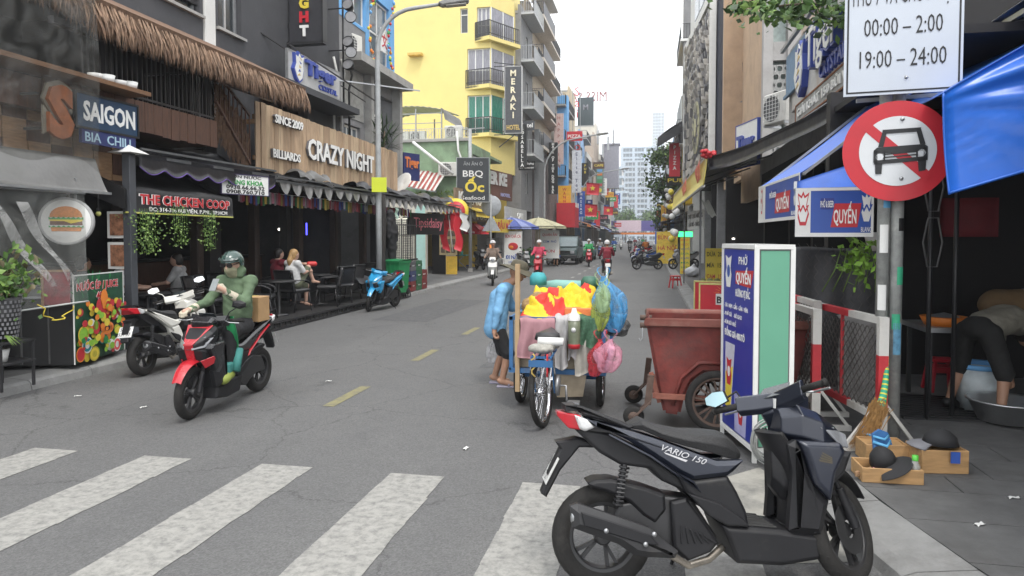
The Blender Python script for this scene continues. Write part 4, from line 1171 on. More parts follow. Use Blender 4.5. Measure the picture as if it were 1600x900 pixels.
def ac_unit(label,c,face,w=.85,h=.6,d=.32,group=None):
 f=Vc(face).normalized();t=thing('air_conditioner',label,'air conditioner',c,0,group)
 rz=math.atan2(f.y,f.x)+PI/2
 Mx=MT(c)@ MR(rz,4,'Z')
 m=MB();m.bb(-w/2,w/2,0,d,0,h,M=Mx,ch=.02);m.build('casing',mat('ac_casing',(.62,.61,.57),.5,var=.08,dirt=(.4,.38,.33),dirt_amt=.25),t)
 m=MB();m.lathe([(.0,-.004),(h*.4,-.004),(h*.42,-.012),(h*.43,0)],24,0,(-w*.12,-.003,h/2),'y',M=Mx);m.build('fan_recess',mat('ac_fan_dark',(.1,.1,.1),.6),t)
 m=MB()
 for k in range(7):m.bb(-w*.12 -h*.42,-w*.12+h*.42,-.02,-.014,h*(.12+.125*k),h*(.135+.125*k),M=Mx)
 for k in range(6):m.bb(-w*.12 -h*.4+h*.16*k -.004,-w*.12 -h*.4+h*.16*k+.004,-.022,-.016,h*.08,h*.92,M=Mx)
 m.build('grille',WHT,t)
 m=MB();m.bb(-w/2,-w/2+.04,.0,d+.15,-.05,-.0,M=Mx);m.bb(w/2 -.04,w/2,.0,d+.15,-.05,-.0,M=Mx);m.build('bracket',STEEL,t)
 return t
ac_unit('air conditioner in the recess of the grey building near the potted palm',(-9.3,22.5,5.4),(1,-.3,0));ac_unit('air conditioner on the wall by the floodlights',(-9.2,20.6,7.5),(1,-.3,0),.9,.7)
gl=thing('flower_garland','hanging garland of red, yellow and blue paper flowers on the blue wall','garland',(-9.0,22.4,7.5))
for mi,mm in enumerate((REDP,YELP,BLUEW,ORANGE,GREENP)):
 m=MB()
 for k in range(14):
  z=ru(7.5,11.5);y=21.75+.25*sin(z*2)+rnd.choice((0,1.7))+ru(-.1,.1)
  m.ball((-9.02,y,z),(.05,.07,.06),6,4)
 m.build('paper_flower',mm,gl)
m=MB()
for y in (21.75,23.45):m.tube([(-9.04,y+.25*sin(z*2),z) for z in [7.4+.2*i for i in range(22)]],.006,4)
m.build('string',WHT,gl)
t,P=panel_sign('small red emblem plaque hung on the blue dotted wall window','sign',(-9.1,23.0,8.6),.6,.8,(1,0,0),WHT,[('文',.5,0,-.2,REDP,None,.02)],depth=.04)
def street_lamp(label,base,h,r_arm,arm,head_dir,z0=.12,group=None):
 t=thing('street_lamp',label,'street lamp',base,0,group)
 b=Vc(base);hd=Vc(head_dir).normalized()
 pts=[b+Vc((0,0,z)) for z in (0,h*.3,h*.6,h -r_arm)]
 pts += [b+Vc((0,0,h -r_arm))+hd*(r_arm*(1 -cos(a)))+Vc((0,0,r_arm*sin(a))) for a in [R(q) for q in range(12,85,12)]]
 e=pts[-1];pts.append(e+hd*arm+Vc((0,0,arm*.16)))
 m=MB();m.tube(pts,[.085,.08,.075,.068]+[.055]*7+[.045],12);m.build('pole',GREYP,t)
 m=MB();m.lathe([(.0,0),(.16,0),(.16,.03),(.1,.06),(.09,.3),(.0,.3)],16,0,b);m.build('base_plate',GREYP,t)
 e=pts[-1];x=hd;y=Vc((0,0,1)).cross(x)
 Mx=Matrix(((x.x,y.x,0,e.x),(x.y,y.y,0,e.y),(.12,0,1,e.z),(0,0,0,1)))
 m=MB();m.prism([(-.05,-.02),(.05,-.07),(.75,-.03),(.78,.02),(.6,.06),(.1,.08),(-.05,.04)],-.15,.15,'xz',.03,M=Mx);o=m.build('lamp_head',mat('lamp_head_grey',(.25,.25,.24),.5),t)
 m=MB();m.bb(.15,.7,-.11,.11,-.085,-.06,M=Mx);m.build('lens',mat('led_lens',(.4,.38,.34),.3),o)
 return t
lb=PX(592,440,-7.4);
street_lamp('tall grey street lamp whose curved arm reaches over the road by the CRAZY NIGHT sign',(-7.35,18.05,.12),7.95,1.15,.7,(1,.25,0))
t=thing('signal_bracket','thin horizontal metal arm crossing the grey lamp post','bracket',(-8,19.6,6.3));m=MB();m.bar((-9.0,17.3,6.1),(-6.6,19.4,6.05),.035);m.build('bar',STEEL,t)
t,P=panel_sign('blank lime yellow square sign strapped to the lamp post','sign',(-7.25,17.85,3.22),.4,.4,(.35,-1,0),LIME,[],depth=.02)
for i,(y,c_,g_) in enumerate(((16.9,GLOWW,'small white lit bulb deep inside the dark bar'),(18.4,GLOWB,'blue lit neon tube deep inside the dark bar'))):
 t=thing('bar_light',g_,'lamp',(-9.8,y,1.6));m=MB()
 if i == 0:m.ball((-9.7,y,2.0),.035,8,6)
 else:m.tube([(-9.7,y,1.85),(-9.7,y,2.2)],.02,6)
 m.build('bulb',c_,t)
t=thing('bar_counter','long dark bar counter deep in the shade of the awnings','counter',(-12,16,.14));m=MB();m.bb(-12.3,-11.7,12,20,.14,1.2,ch=.02);m.build('counter',BROWN,t);m=MB();m.bb(-12.4,-11.6,11.9,20.1,1.2,1.26);m.build('top',BLK,t)
for i in range(6):
 t=thing('wooden_post',['carved dark post at the left front of the bar','second dark post inside the bar front','third dark post behind the leather chairs','fourth dark post behind the seated blonde woman','fifth dark post behind the blue scooter','dark post by the iron fence'][i],'post',(-9.15,10.6+2.1*i,.14))
 m=MB();m.bb(-9.25,-9.05,10.5+2.1*i,10.7+2.1*i,.14,3.2,ch=.02);m.build('post',mat('dark_stained_post',(.03,.018,.013),.7,var=.4,scale=6,bump=.4),t)
 m=MB();m.bb(-9.28,-9.02,10.47+2.1*i,10.73+2.1*i,.14,.4);m.build('foot',BLK,t)
dk=thing('deck_kerb','low black slotted deck edge in front of the bar chairs','deck',(-7.3,15.5,.1))
m=MB();m.bb(-9.0,-7.02,11.8,19.6,.132,.17);m.build('deck',DARKFL,dk)
m=MB();m.bar((-7.0,11.8,.16),(-7.0,19.6,.16),.04);m.bar((-7.0,11.8,.03),(-7.0,19.6,.03),.04)
for i in range(40):m.bar((-7.0,11.8+i*.2,.03),(-7.0,11.8+i*.2,.16),.025)
m.build('slots',BLKM,dk)
def bar_chair():
 t=thing('bar_chair','x','chair',(0,0,0),0,'black leather bar chairs')
 s=MB();s.bb(-.25,.25,-.24,.24,.42,.5,ch=.03);s.L('seat',mat('black_leather',(.02,.02,.022),.3,var=.2,bump=.3,bscale=30,spec=.6),t)
 s=MB();s.grid(lambda u,v:(-.25 -.1*v+.05*cos((u -.5)*2.6),-.26+.52*u,.46+.46*v),8,6,thick=.06);s.L('backrest',_mats['black_leather'],t)
 for y in (-.22,.22):
  l=MB();l.tube([(-.25,y,0),(-.2,y,.42)],.012,6);l.L('leg',BLKM,t)
  l=MB();l.tube([(.27,y,0),(.2,y,.42)],.012,6);l.L('leg',BLKM,t)
  a=MB();a.tube([(-.3,y*1.15,.7),(.1,y*1.15,.68),(.22,y*1.15,.62),(.22,y,.44)],.013,6);a.L('armrest',BLKM,t)
 b=MB();b.tube([(-.22,-.22,.2),(-.22,.22,.2)],.009,5);b.tube([(.235,-.22,.2),(.235,.22,.2)],.009,5);b.L('stretcher',BLKM,t)
 return t
chair0=bar_chair()
cl=[('black leather chair nearest the cardboard box, facing the road',-7.5,12.35,20),('black leather chair the blonde woman sits on',-7.62,13.9,75),('empty black chair right of the seated blonde woman',-7.42,15.05,-160),('black chair holding a draped black cover',-7.5,15.8,150),('black chair behind the blue scooter',-7.7,16.8,170),('black chair half hidden behind the helmeted rider',-8.0,11.4,10),('dark chair at the back table in the bar',-8.6,12.9,100),('dark chair behind the blonde woman',-8.5,14.6,-90)]
for i,(l,x,y,a) in enumerate(cl):
 if i == 0:chair0.location=(x,y,.17);chair0.rotation_euler.z=R(a);chair0['label']=l
 else:dup(chair0,(x,y,.17),R(a),l)
def table(label,c,r=.36,h=.72,mm=BLK,group='bar tables'):
 t=thing('round_table',label,'table',c,0,group)
 m=MB();m.lathe([(0,h),(r,h),(r,h -.03),(0,h -.03)],20);m.L('tabletop',mm,t)
 m=MB();m.lathe([(.03,h -.03),(.03,.03),(.2,.02),(.2,0),(0,0)],14);m.L('pedestal',BLKM,t)
 return t
table('small black round table between the bar chairs',(-7.55,13.1,.17));table('black round table by the empty chairs',(-7.9,15.6,.17));table('dark table of the two people behind the helmeted rider',(-8.3,10.2,.14))
t=thing('draped_cover','shiny black plastic cover draped over chairs behind the blue scooter','cover',(-7.5,16.6,.2))
m=MB();m.grid(lambda u,v:(-7.25 -.6*u+.05*sin(8*v+3*u),15.7+1.9*v,.35+.62*sin(PI*(.15+.7*u)) ** .5 -.25*v+.05*sin(9*v+5*u)),12,20);m.build('cover',CANVT,t)
t=thing('awning_post','thick black rough post holding the far awning by the iron fence','post',(-7.35,18.3,.13));m=MB();m.tube([(-7.35,18.3,.13),(-7.37,18.3,1.2),(-7.34,18.32,2.2),(-7.36,18.3,2.98)],[.12,.1,.105,.1],12);m.build('trunk',mat('black_rough_wood',(.025,.022,.02),.8,bump=.6,bscale=14),t);m=MB();m.lathe([(0,0),(.16,0),(.15,.05),(.1,.08)],12,0,(-7.35,18.3,.13));m.build('foot',BLKM,t)
fn=thing('iron_fence','black wrought iron fence panel in front of the pastel shutters','fence',(-7.4,20.8,.13))
for i in range(17):
 y=18.7+i*.16;tall=i in (8,11,13,16)
 m=MB();m.bar((-7.4,y,1.02),(-7.4,y,2.35 if tall else 2.2),.03 if tall else .02);m.build('bar',BLKM,fn)
m=MB();m.bar((-7.4,18.6,2.15),(-7.4,22.9,2.18),.03);m.bar((-7.4,18.6,1.85),(-7.4,21.3,1.85),.025);m.bar((-7.4,18.6,1.08),(-7.4,21.4,1.08),.05);m.build('rail',BLKM,fn)
m=MB();m.bb(-8.1,-7.32,18.6,21.3,.13,1.05,ch=.01);m.build('plinth',BLK,fn)
t=thing('hung_robe','black coat hung on the iron fence with a pale green scarf','clothing',(-7.3,18.65,1.6))
blob('coat',mat('black_cloth',(.015,.015,.017),.8),[('c',(-7.28,18.75,2.45),(-7.28,18.8,1.9),.13,.2),('c',(-7.28,18.8,1.9),(-7.26,18.85,1.1),.19,.1),('c',(-7.28,18.6,2.25),(-7.26,18.55,1.8),.09,.06),('c',(-7.28,18.95,2.2),(-7.24,19.05,1.85),.09,.06)],t,.03,.06,.015,16,world=True)
m=MB();m.grid(lambda u,v:(-7.13+.02*sin(9*v),18.75+.16*u,2.62 -.3*v),4,8,thick=.02);m.build('scarf',mat('pale_green_cloth',(.35,.5,.42),.8),t)
def wheelie_bin(label,c,rz,h,w,d,mm,group=None):
 t=thing('wheelie_bin',label,'bin',c,rz,group)
 m=MB();m.add([(-w*.42,-d*.4,.08),(w*.42,-d*.4,.08),(w*.42,d*.4,.08),(-w*.42,d*.4,.08),(-w/2,-d/2,h*.93),(w/2,-d/2,h*.93),(w/2,d/2,h*.93),(-w/2,d/2,h*.93)],[(3,2,1,0),(4,5,6,7),(0,1,5,4),(1,2,6,5),(2,3,7,6),(3,0,4,7)])
 m.bb(-w/2 -.02,w/2+.02,-d/2 -.02,d/2+.02,h*.88,h*.93)
 for q in (-.25,0,.25):m.bb(q*w -.012,q*w+.012,-d/2 -.005,-d*.42,.2,h*.85)
 m.L('body',mm,t)
 m=MB();m.grid(lambda u,v:(-w/2 -.03+(w+.06)*u,-d/2 -.04+(d+.09)*v,h*.94+.06*sin(PI*v) ** .6*(1 -.3*abs(2*u -1) ** 3)),6,8,thick=.02);m.L('lid',mm,t)
 m=MB();m.tube([(-w*.4,d/2+.03,h*.9),(w*.4,d/2+.03,h*.9)],.016,6);m.L('handle',mm,t)
 for q in (-1,1):
  m=MB();m.lathe([(0,-.02),(.09,-.02),(.1,0),(.09,.02),(0,.02)],14,0,(q*w*.4,d*.42,.1),'x');m.L('wheel',RUBBER,t)
 return t
wheelie_bin('bright green plastic wheelie bin beyond the blue scooter',(-7.15,18.85,.125),R(-12),1.05,.55,.6,GRN)
for i,(x,y,z,mm,l) in enumerate(((-7.35,20.3,.13,mat('maroon_crate',(.2,.03,.03),.5),'maroon beer crate at the bottom left of the crate stack'),(-7.35,20.85,.13,mat('dark_green_crate',(.03,.13,.06),.5),'green beer crate at the bottom of the stack'),(-7.35,20.85,.44,_mats.get('dark_green_crate'),'green beer crate in the middle of the stack'),(-7.35,20.3,.44,mat('navy_crate',(.04,.05,.14),.5),'navy beer crate in the middle of the stack'),(-7.35,20.85,.75,_mats.get('dark_green_crate'),'green beer crate on top of the stack'),(-7.35,21.35,.13,_mats.get('maroon_crate'),'maroon crate at the far end of the stack'),(-7.35,21.35,.44,_mats.get('maroon_crate'),'maroon crate on top at the far end of the stack'),(-7.35,20.3,.75,mat('grey_crate',(.1,.1,.11),.5),'dark grey crate on the navy crate'))):
 mm=mm or _mats['dark_green_crate'] if mm is None and 'green' in l else (mm or _mats['maroon_crate'])
 t=thing('beer_crate',l,'crate',(x,y,z),R(ru(-3,3)),'stacked beer crates')
 m=MB();w_,d_,h_=.42,.5,.3
 for (a,b,c,d) in ((-w_/2,-w_/2+.02,-d_/2,d_/2),(w_/2 -.02,w_/2,-d_/2,d_/2),(-w_/2+.02,w_/2 -.02,-d_/2,-d_/2+.02),(-w_/2+.02,w_/2 -.02,d_/2 -.02,d_/2)):
  m.bb(a,b,c,d,0,.12);m.bb(a,b,c,d,.2,h_)
 m.bb(-w_/2+.02,w_/2 -.02,-d_/2+.02,d_/2 -.02,.01,.03)
 for sx_ in (-1,1):
  for k in range(6):m.bb(sx_*(w_/2 -.002) -.012,sx_*(w_/2 -.002)+.012,-d_/2+.01+k*.092,-d_/2+.035+k*.092,.12,.2)
 m.L('crate',mm,t)
 m=MB()
 for p_ in range(3):
  for q_ in range(4):m.lathe([(.03,.03),(.03,.2),(.012,.27),(.013,.31),(0,.31)],8,0,(-.12+.12*p_,-.18+.12*q_,0))
 m.L('bottles',mat('brown_bottle',(.05,.02,.01),.15,spec=.7),t)
 m=MB();m.bb(w_/2+.001,w_/2+.004,-.1,.1,.14,.18);m.L('label',WHT,t)
# ================================================================== LEFT SIDE, FARTHER
ph=thing('pastel_house','pastel house front with cream louvre shutters and pink and mint stripes','building',(-9.4,27.5,.1))
m=MB();wall_y(m,29.6,.2,-13.5,-8.5,.1,3.4,[(-11.6,-10.35,.3,2.7),(-9.8,-8.9,.1,2.9)]);m.build('wall',mat('cream_render',(.6,.57,.5),.8,var=.1),ph)
m=MB()
for a,b in ((-12.2,-11.75),):m.bb(a,b,29.57,29.6,.1,3.2)
m.build('pink_stripe',PINKP,ph)
m=MB();m.bb(-10.3,-9.85,29.57,29.6,.1,3.2);m.build('mint_stripe',mat('mint_paint',(.42,.65,.6),.7,var=.08),ph)
sh=MB();sh.bb(-11.6,-11.52,29.55,29.7,.3,2.7);sh.bb(-10.43,-10.35,29.55,29.7,.3,2.7);sh.bb(-11.02,-10.94,29.55,29.7,.3,2.7);sh=sh.build('shutter',mat('cream_shutter',(.68,.66,.58),.6),ph)
for i in range(22):
 m=MB();z=.36+i*.105
 m.slab([(-11.52,29.56,z),(-10.43,29.56,z),(-10.43,29.64,z+.085),(-11.52,29.64,z+.085)],.012);m.build('slat',_mats['cream_shutter'],sh)
m=MB();m.bb(-9.8,-8.9,30.4,30.5,.1,2.9);m.bb(-13.5,-8.5,29.8,34,3.4,3.5);m.build('interior',DARKIN,ph)
t=thing('brown_menu_board','tall pale brown board with rows of dish pictures beside the red flag','menu',(-8.55,29.4,.3))
m=MB();m.bb(-9.1,-8.3,29.3,29.36,1.0,2.9);m.bb(-8.8,-8.3,29.3,29.36,.15,.95,1);m.build('board',[mat('kraft_board',(.45,.36,.2),.7),mat('ochre_board',(.6,.38,.04),.6)],t)
for r_ in range(5):
 for c_ in range(3):
  m=MB();m.bb(-9.03+c_*.24,-8.85+c_*.24,29.285,29.295,1.1+r_*.36,1.34+r_*.36);m.build('dish_picture',mat('dish_print',(.12,.09,.06),.6,var=.8,scale=25),t)
t,P=panel_sign('dark board with pink neon style script lettering under the far awning','sign',(-7.75,23.5,2.25),2.3,.75,(1,-.25,0),BLK,[('Tipsidaisy',.5,.1,-.12,mat('neon_pink',(.55,.16,.2),.5),1.9,.005)],depth=.06)
for k,(x,y,l) in enumerate(((-7.55,25.8,'row of dark roller lettering under the far awning edge'),)):
 t=thing('roller_letters',l,'sign',(x,y,2.5));m=MB();m.text('DNA TỐC',.35,(-7.7,25.6,2.45),(0,1,0),(0,0,1),.02,bold=.03,fit=2.6);m.build('lettering',mat('dim_brown_letter',(.06,.04,.03),.6),t)
t,P=panel_sign('orange and navy beer script plaque at the far end of the plank sign','sign',(-8.2,23.2,4.25),.8,.95,(.9,-.4,0),NAVY,[('Tiger',.5,0,-.02,mat('orange_script',(.6,.18,.06),.5),.7,.03,.03)],depth=.05)
gw=thing('green_walled_house','low house with a peeling green side wall and a cluttered roof terrace','building',(-10,35,.1))
m=MB();wall_y(m,33.0,.25,-15,-8.8,3.2,6.5,[]);wall_x(m,-8.8,-.2,33.25,38,3.2,6.5,[(34,36.5,4.1,6.0)]);m.bb(-15,-9.0,33.25,42,6.3,6.45);m.build('wall',GREENW,gw)
m=MB();m.bb(-15,-8.6,32.9,33.1,6.5,6.62);m.bb(-13.5,-8.6,32.7,33.0,3.3,3.5);m.build('coping',CONC,gw)
m=MB();wall_x(m,-9.4,-.2,33,42,.1,3.2,[(33.5,41.5,.1,2.8)]);m.bb(-13,-12.8,33,42,.1,3.2);m.bb(-12.8,-9.4,33.1,42,3.18,3.28);m.build('shop_front',DARKIN,gw)
window(gw,'y',34.05,36.45,4.15,5.95,-8.9,-.06,WHT,GLASSB,2)
m=MB();railing(m,(-15,33.05,6.6),(-8.8,33.05,6.6),.55,50,.01,.03)
for k in range(7):m.bar((-14.5+.9*k,33.05,6.65),(-14.1+.9*k,33.05,7.1),.02);m.bar((-14.1+.9*k,33.05,6.65),(-14.5+.9*k,33.05,7.1),.02)
m.build('terrace_railing',mat('pale_railing',(.5,.5,.48),.5),gw)
tc_=thing('terrace_canopy','curved corrugated canopy on thin posts over the roof terrace','canopy',(-12,36,6.5))
m=MB();m.grid(lambda u,v:(-14.2+3.6*u,34.5+3.5*v,8.25+.35*sin(PI*(.12+.75*u))+.02*sin(70*u)+.25*v),60,4,thick=.02);m.build('roof',mat('grey_corrugated',(.42,.43,.42),.5),tc_)
m=MB();m.grid(lambda u,v:(-10.62+.25*u,34.5+3.5*v,8.45 -.6*u*u),6,4,thick=.02);m.build('end_skirt',mat('grey_shade',(.2,.2,.2),.6),tc_)
for x in (-14.0,-12.0,-10.6):
 for y in (34.6,37.8):
  m=MB();m.bar((x,y,6.45),(x,y,8.45),.06);m.build('post',STEEL,tc_)
m=MB();m.bar((-14,34.6,7.7),(-10.6,34.6,7.7),.04);m.bar((-14,34.6,8.2),(-10.6,34.6,8.2),.04);m.build('beam',STEEL,tc_)
ac_unit('left air conditioner on the roof terrace under the canopy',(-12.9,34.8,6.75),(0,-1,0));ac_unit('right air conditioner on the roof terrace under the canopy',(-12.0,34.8,6.75),(0,-1,0))
ac_unit('air conditioner on the green wall under the white pipe',PY(700,275,32.7),(.15,-1,0),.95,.68)
ac_unit('condenser on the terrace parapet beside the yellow hotel',PY(708,215,33.6),(0,-1,0),.9,.6)
t=thing('laundry','dark clothes hanging under the terrace canopy','clothes',(-13.4,34.6,7));
for k in range(4):
 m=MB();m.grid(lambda u,v:(-13.9+.22*k+.18*u,34.55+.03*sin(6*u+k),7.6 -.7*v),4,5,thick=.03);m.build('shirt',mat('dark_laundry_%s'%'abcd'[k],((.05,.04,.05),(.03,.03,.06),(.12,.03,.04),(.05,.05,.05))[k],.8),t)
t=thing('blue_poster_box','blue and white box on the terrace railing','box',(-13,33,6.7));m=MB();m.bb(-13.0,-12.2,32.95,33.0,6.62,7.2);m.build('panel',mat('pale_blue_print',(.2,.45,.65),.5,var=.5,scale=4),t);m=MB();m.ball((-12.6,32.94,6.9),(.2,.02,.14),10,6);m.build('print',WHT,t)
t=thing('white_pipe','slanting white pipe in front of the green wall','pipe',(-12,32.5,5));m=MB();m.tube([PY(645,222,32.3),PY(708,272,32.3)],.07,8);m.build('pipe',WHT,t)
t=thing('drain_pipe','thin white drain pipe curling down the green wall','pipe',(-9.5,32.8,5));m=MB();m.tube([PY(714,205,32.85),PY(716,235,32.85),PY(722,252,32.85),PY(728,258,32.85)],.05,8);m.build('pipe',WHT,t)
sa=thing('striped_awning','sagging red and white striped cloth awning on the green house','awning',(-11.5,31.5,4.4))
for k in range(14):
 a=PY(628+3.6*k,0,31.2).x;b=PY(628+3.6*(k+1),0,31.2).x
 m=MB();m.grid(lambda u,v:(a+(b -a)*u,32.8 -1.6*v,5.15 -.95*v -.28*(k+u)/14+.03*sin(k*1.3+4*v)),2,6,thick=.01)
 m.build('stripe',(mat('faded_red_stripe',(.3,.07,.06),.8),mat('faded_white_stripe',(.55,.52,.48),.8))[k%2],sa)
m=MB();m.bar((PY(628,0,31.2).x,31.2,4.18),(PY(680,0,31.2).x,31.2,3.9),.04);m.build('front_rail',STEEL,sa)
t=thing('satellite_dish','white satellite dish on top of the black awning','dish',PX(630,292,-8.2));c=PX(632,288,-8.3)
m=MB();m.lathe([(.0,0),(.2,.03),(.38,.1),(.4,.11),(.38,.12),(0,.03)],18,0,M=MT(c)@ MR(R(60),4,'X')@ MR(R(-25),4,'Y'));m.build('dish',WHT,t)
m=MB();m.bar(c,c -Vc((0,-.2,.5)),.04);m.build('stand',STEEL,t)
for k in range(7):
 p_=PY(640+13*k,300,32.75);l=['pot of pale green plants','pot with small white flowers','spindly potted plant','pot of light shrubs','small potted cactus','wide pot of herbs','pot with drooping leaves'][k]+' on the ledge of the green wall'
 t=thing('potted_plant',l,'plant',(p_.x,32.75,3.5),group='pots on the green wall ledge');m=MB();m.lathe([(0,0),(.1,0),(.14,.22),(.12,.22),(0,.2)],10,0,(p_.x,32.75,3.5));m.build('pot',WHT if k%2 else TERRA,t)
 m=MB();r_=random.Random(k)
 for q in range(40):
  a=Vc((p_.x,32.75,3.72));d=Vc((r_.uniform(-1,1),r_.uniform(-1,1),r_.uniform(.2,1.4)))*.2;s_=Vc((r_.uniform(-1,1),r_.uniform(-1,1),0))*.04;m.add([a+d -s_,a+d+s_,a+d*1.5],[(0,1,2)])
 m.build('leaves',LEAF2,t)
ya=awning('bright yellow awning sloping over the shop below the green wall',1,-8.0,-9.4,31.6,35.5,3.0,3.75,mat('yellow_awning',(.72,.52,.02),.55),frame=BLKM)
t,P=panel_sign('square black sign reading BBQ and ỐC Seafood on a pole by the green wall','sign',PX(739,281,-8.2),1.5,2.05,(.25,-1,0),mat('chalk_black',(.035,.04,.045),.6),[('BBQ',.42,0,.15,WHT,.95,.01),('Ốc',.62,.08,-.55,YELP,.9,.03),('Seafood',.25,0,-.93,WHT,1.1),('ĂN ĂN Ở',.2,0,.68,GREYP,.9)],depth=.12,frame=GREYP)
p0_=PX(739,281,-8.2)
t=thing('sign_mast','grey steel mast holding the BBQ sign','pole',(p0_.x -.15,p0_.y+.2,.12));m=MB();m.tube([(p0_.x -.2,p0_.y+.25,.12),(p0_.x -.2,p0_.y+.25,6.9)],.08,10);m.bar((p0_.x -.6,p0_.y+.25,6.9),(p0_.x+.5,p0_.y+.25,6.95),.05);m.build('mast',GREYP,t);m=MB();m.bb(p0_.x -.3,p0_.x -.1,p0_.y+.15,p0_.y+.35,.12,.3);m.build('foot',CONC,t)
t=thing('round_logo_sign','round yellow and red sign hanging below the yellow awning','sign',PX(712,328,-8.1));c=PX(712,330,-8.1)
m=MB();m.lathe([(0,0),(.55,0),(.55,.1),(0,.1)],24,0,c,'y');m.build('disc',YELP,t);m=MB();m.lathe([(0,-.012),(.42,-.012),(.42,0)],24,0,c,'y');m.text('BIA',.3,c+Vc((0,-.02,-.05)),(1,0,0),(0,0,1),.005,1);m.build('print',[REDP,YELP],t)
def wire_flag(label,c,w,h,mm,fx=(0,1,0),group='red flags over the pavement',star=True):
 t=thing('flag',label,'flag',c,0,group)
 f=Vc(fx).normalized();m=MB();m.grid(lambda u,v:Vc(c)+f*(w*u)+Vc((.05*sin(7*u+3*v),.04*sin(5*v+6*u),-h*v -.12*u)),8,6,thick=.008);m.build('cloth',mm,t)
 if star:
  m=MB();cc=Vc(c)+f*(w*.5)+Vc((0,0,-h*.5));nn=f.cross(Vc((0,0,1)))
  pts=[cc+f*(.26*h*(1 if k%2 == 0 else .42)*sin(PI*k/5))+Vc((0,0,.26*h*(1 if k%2 == 0 else .42)*cos(PI*k/5)))+nn*.06 for k in range(10)]
  m.add(pts,[tuple(range(10))]);m.build('star',YELP,t)
 m=MB();m.tube([Vc(c)+Vc((0,0,.1)),Vc(c)+Vc((0,0,-h -.5))],.015,6);m.build('staff',STEEL,t)
 return t
c=PX(697,338,-7.9);t=thing('hanging_flag','red flags bunched and hanging beside the pale brown board','flag',c)
for k in range(4):
 m=MB();m.grid(lambda u,v:c+Vc((-.2+.3*k+.3*u+.06*sin(8*v+k),-.1*k,.15 -(.5+.6*((k+1)%2))*1.3*v -.12*u)),5,8,thick=.01);m.build('cloth',REDS if k <3 else WHT,t)
m=MB();m.tube([c+Vc((.1,-.1,.4)),c+Vc((.3,-.1,-1.4))],.02,6);m.build('staff',WHT,t)
def parasol(label,c,r,h,mats_,n=8,drop=.35,valance=.16):
 t=thing('parasol',label,'parasol',c)
 for k in range(n):
  a0,a1=2*PI*k/n,2*PI*(k+1)/n
  m=MB()
  m.grid(lambda u,v:((r*v)*(cos(a0)*(1 -u)+cos(a1)*u),(r*v)*(sin(a0)*(1 -u)+sin(a1)*u),h+drop*(1 -v ** 1.3)),4,6,thick=.006)
  m.grid(lambda u,v:((r)*(cos(a0)*(1 -u)+cos(a1)*u),(r)*(sin(a0)*(1 -u)+sin(a1)*u),h -valance*v),4,1,thick=.006)
  m.L('panel',mats_[k%len(mats_)],t)
 m=MB();m.tube([(0,0,0),(0,0,h+drop+.06)],.025,8);m.L('pole',WHT,t)
 m=MB();m.lathe([(0,0),(.25,0),(.25,.08),(.05,.12),(0,.12)],16);m.L('base',mat('parasol_base_blue',(.03,.06,.2),.5),t)
 m=MB()
 for k in range(n):a=2*PI*k/n;m.bar((0,0,h -.1),(r*.97*cos(a),r*.97*sin(a),h+.0),.015)
 m.L('rib',STEEL,t);return t
cu=G(733,416,.12);cp_=parasol('red cola parasol with pale panels near the fruit stall',(cu.x,cu.y,.12),1.15,2.05,[REDS,REDS,mat('pale_parasol_panel',(.7,.5,.46),.7)],8,.55,.22)
m=MB();
for a in (-1.9,-1.2,-2.6):m.text('Cola',.2,(cu.x+1.17*cos(a),cu.y+1.17*sin(a),2.0),(-sin(a),cos(a),0),(0,0,1),.003,bold=.02)
m.build('lettering',LETW,cp_)
cb=G(797,421,.0);parasol('wide blue parasol with thin white stripes over the street stall',(cb.x -.6,cb.y+3.2,.12),1.9,2.25,[mat('blue_stripe_cloth',(.07,.1,.32),.7),mat('blue_stripe_cloth_pale',(.22,.26,.48),.7)],18,.6,.12)
parasol('pale khaki parasol beside the blue striped one',(cb.x+.9,cb.y+4.2,.12),1.7,2.3,[mat('khaki_parasol',(.42,.4,.26),.7)],8,.55,.12)
t,P=panel_sign('white stand board with a red crab picture and blue lettering before the blue parasol','stand board',(cb.x -.15,cb.y+1.6,1.15),1.0,1.9,(.05,-1,0),WHT,[('BÚN CHẢ CÁ',.24,0,.6,REDP,.9,.02),('ĐI NĂM',.3,0,-.62,BLUES,.85,.03),('HẺM 14',.14,0,-.85,BLUES,.5)],depth=.06,frame=mat('grey_frame',(.5,.5,.5),.5))
m=MB();m.ball(P(0,.1,.01),(.3,.02,.22),14,8);m.ball(P(-.1,.05,.02),(.14,.02,.1),10,6,1);m.build('crab_print',[REDP,ORANGE],t)
t,P=panel_sign('second white stand board with red text behind the first','stand board',(cb.x+1.6,cb.y+4.2,1.35),1.15,1.7,(.05,-1,0),WHT,[('QUÁN ĂN',.22,0,.5,REDP,.9,.01),('CƠM  PHỞ',.18,0,.1,BLUES,.8),('BÚN',.25,0,-.5,REDP,.6)],depth=.06)
for i,(dx,dy,l) in enumerate(((-.8,1.4,'white plastic stool left of the white stand board'),(-1.1,2.0,'white plastic stool behind the first white stool'))):
 t=thing('plastic_stool',l,'stool',(cb.x+dx,cb.y+dy,.12),group='white plastic stools')
 m=MB();m.bb(-.17,.17,-.17,.17,.42,.46,ch=.01);m.L('seat',WHT,t)
 for a in (-1,1):
  for b in (-1,1):m=MB();m.bar((a*.19,b*.19,0),(a*.14,b*.14,.42),.045);m.L('leg',WHT,t)
t=thing('white_freezer','tall white drinks cabinet under the blue parasol','freezer',(cb.x -1.7,cb.y+3.6,.12));m=MB();m.bb(-.4,.4,-.35,.35,0,1.6,ch=.03);m.L('cabinet',WHT,t);m=MB();m.bb(-.36,.36,-.37,-.352,.1,1.5,ch=.01);m.L('door',mat('fridge_door',(.6,.62,.62),.3),t)
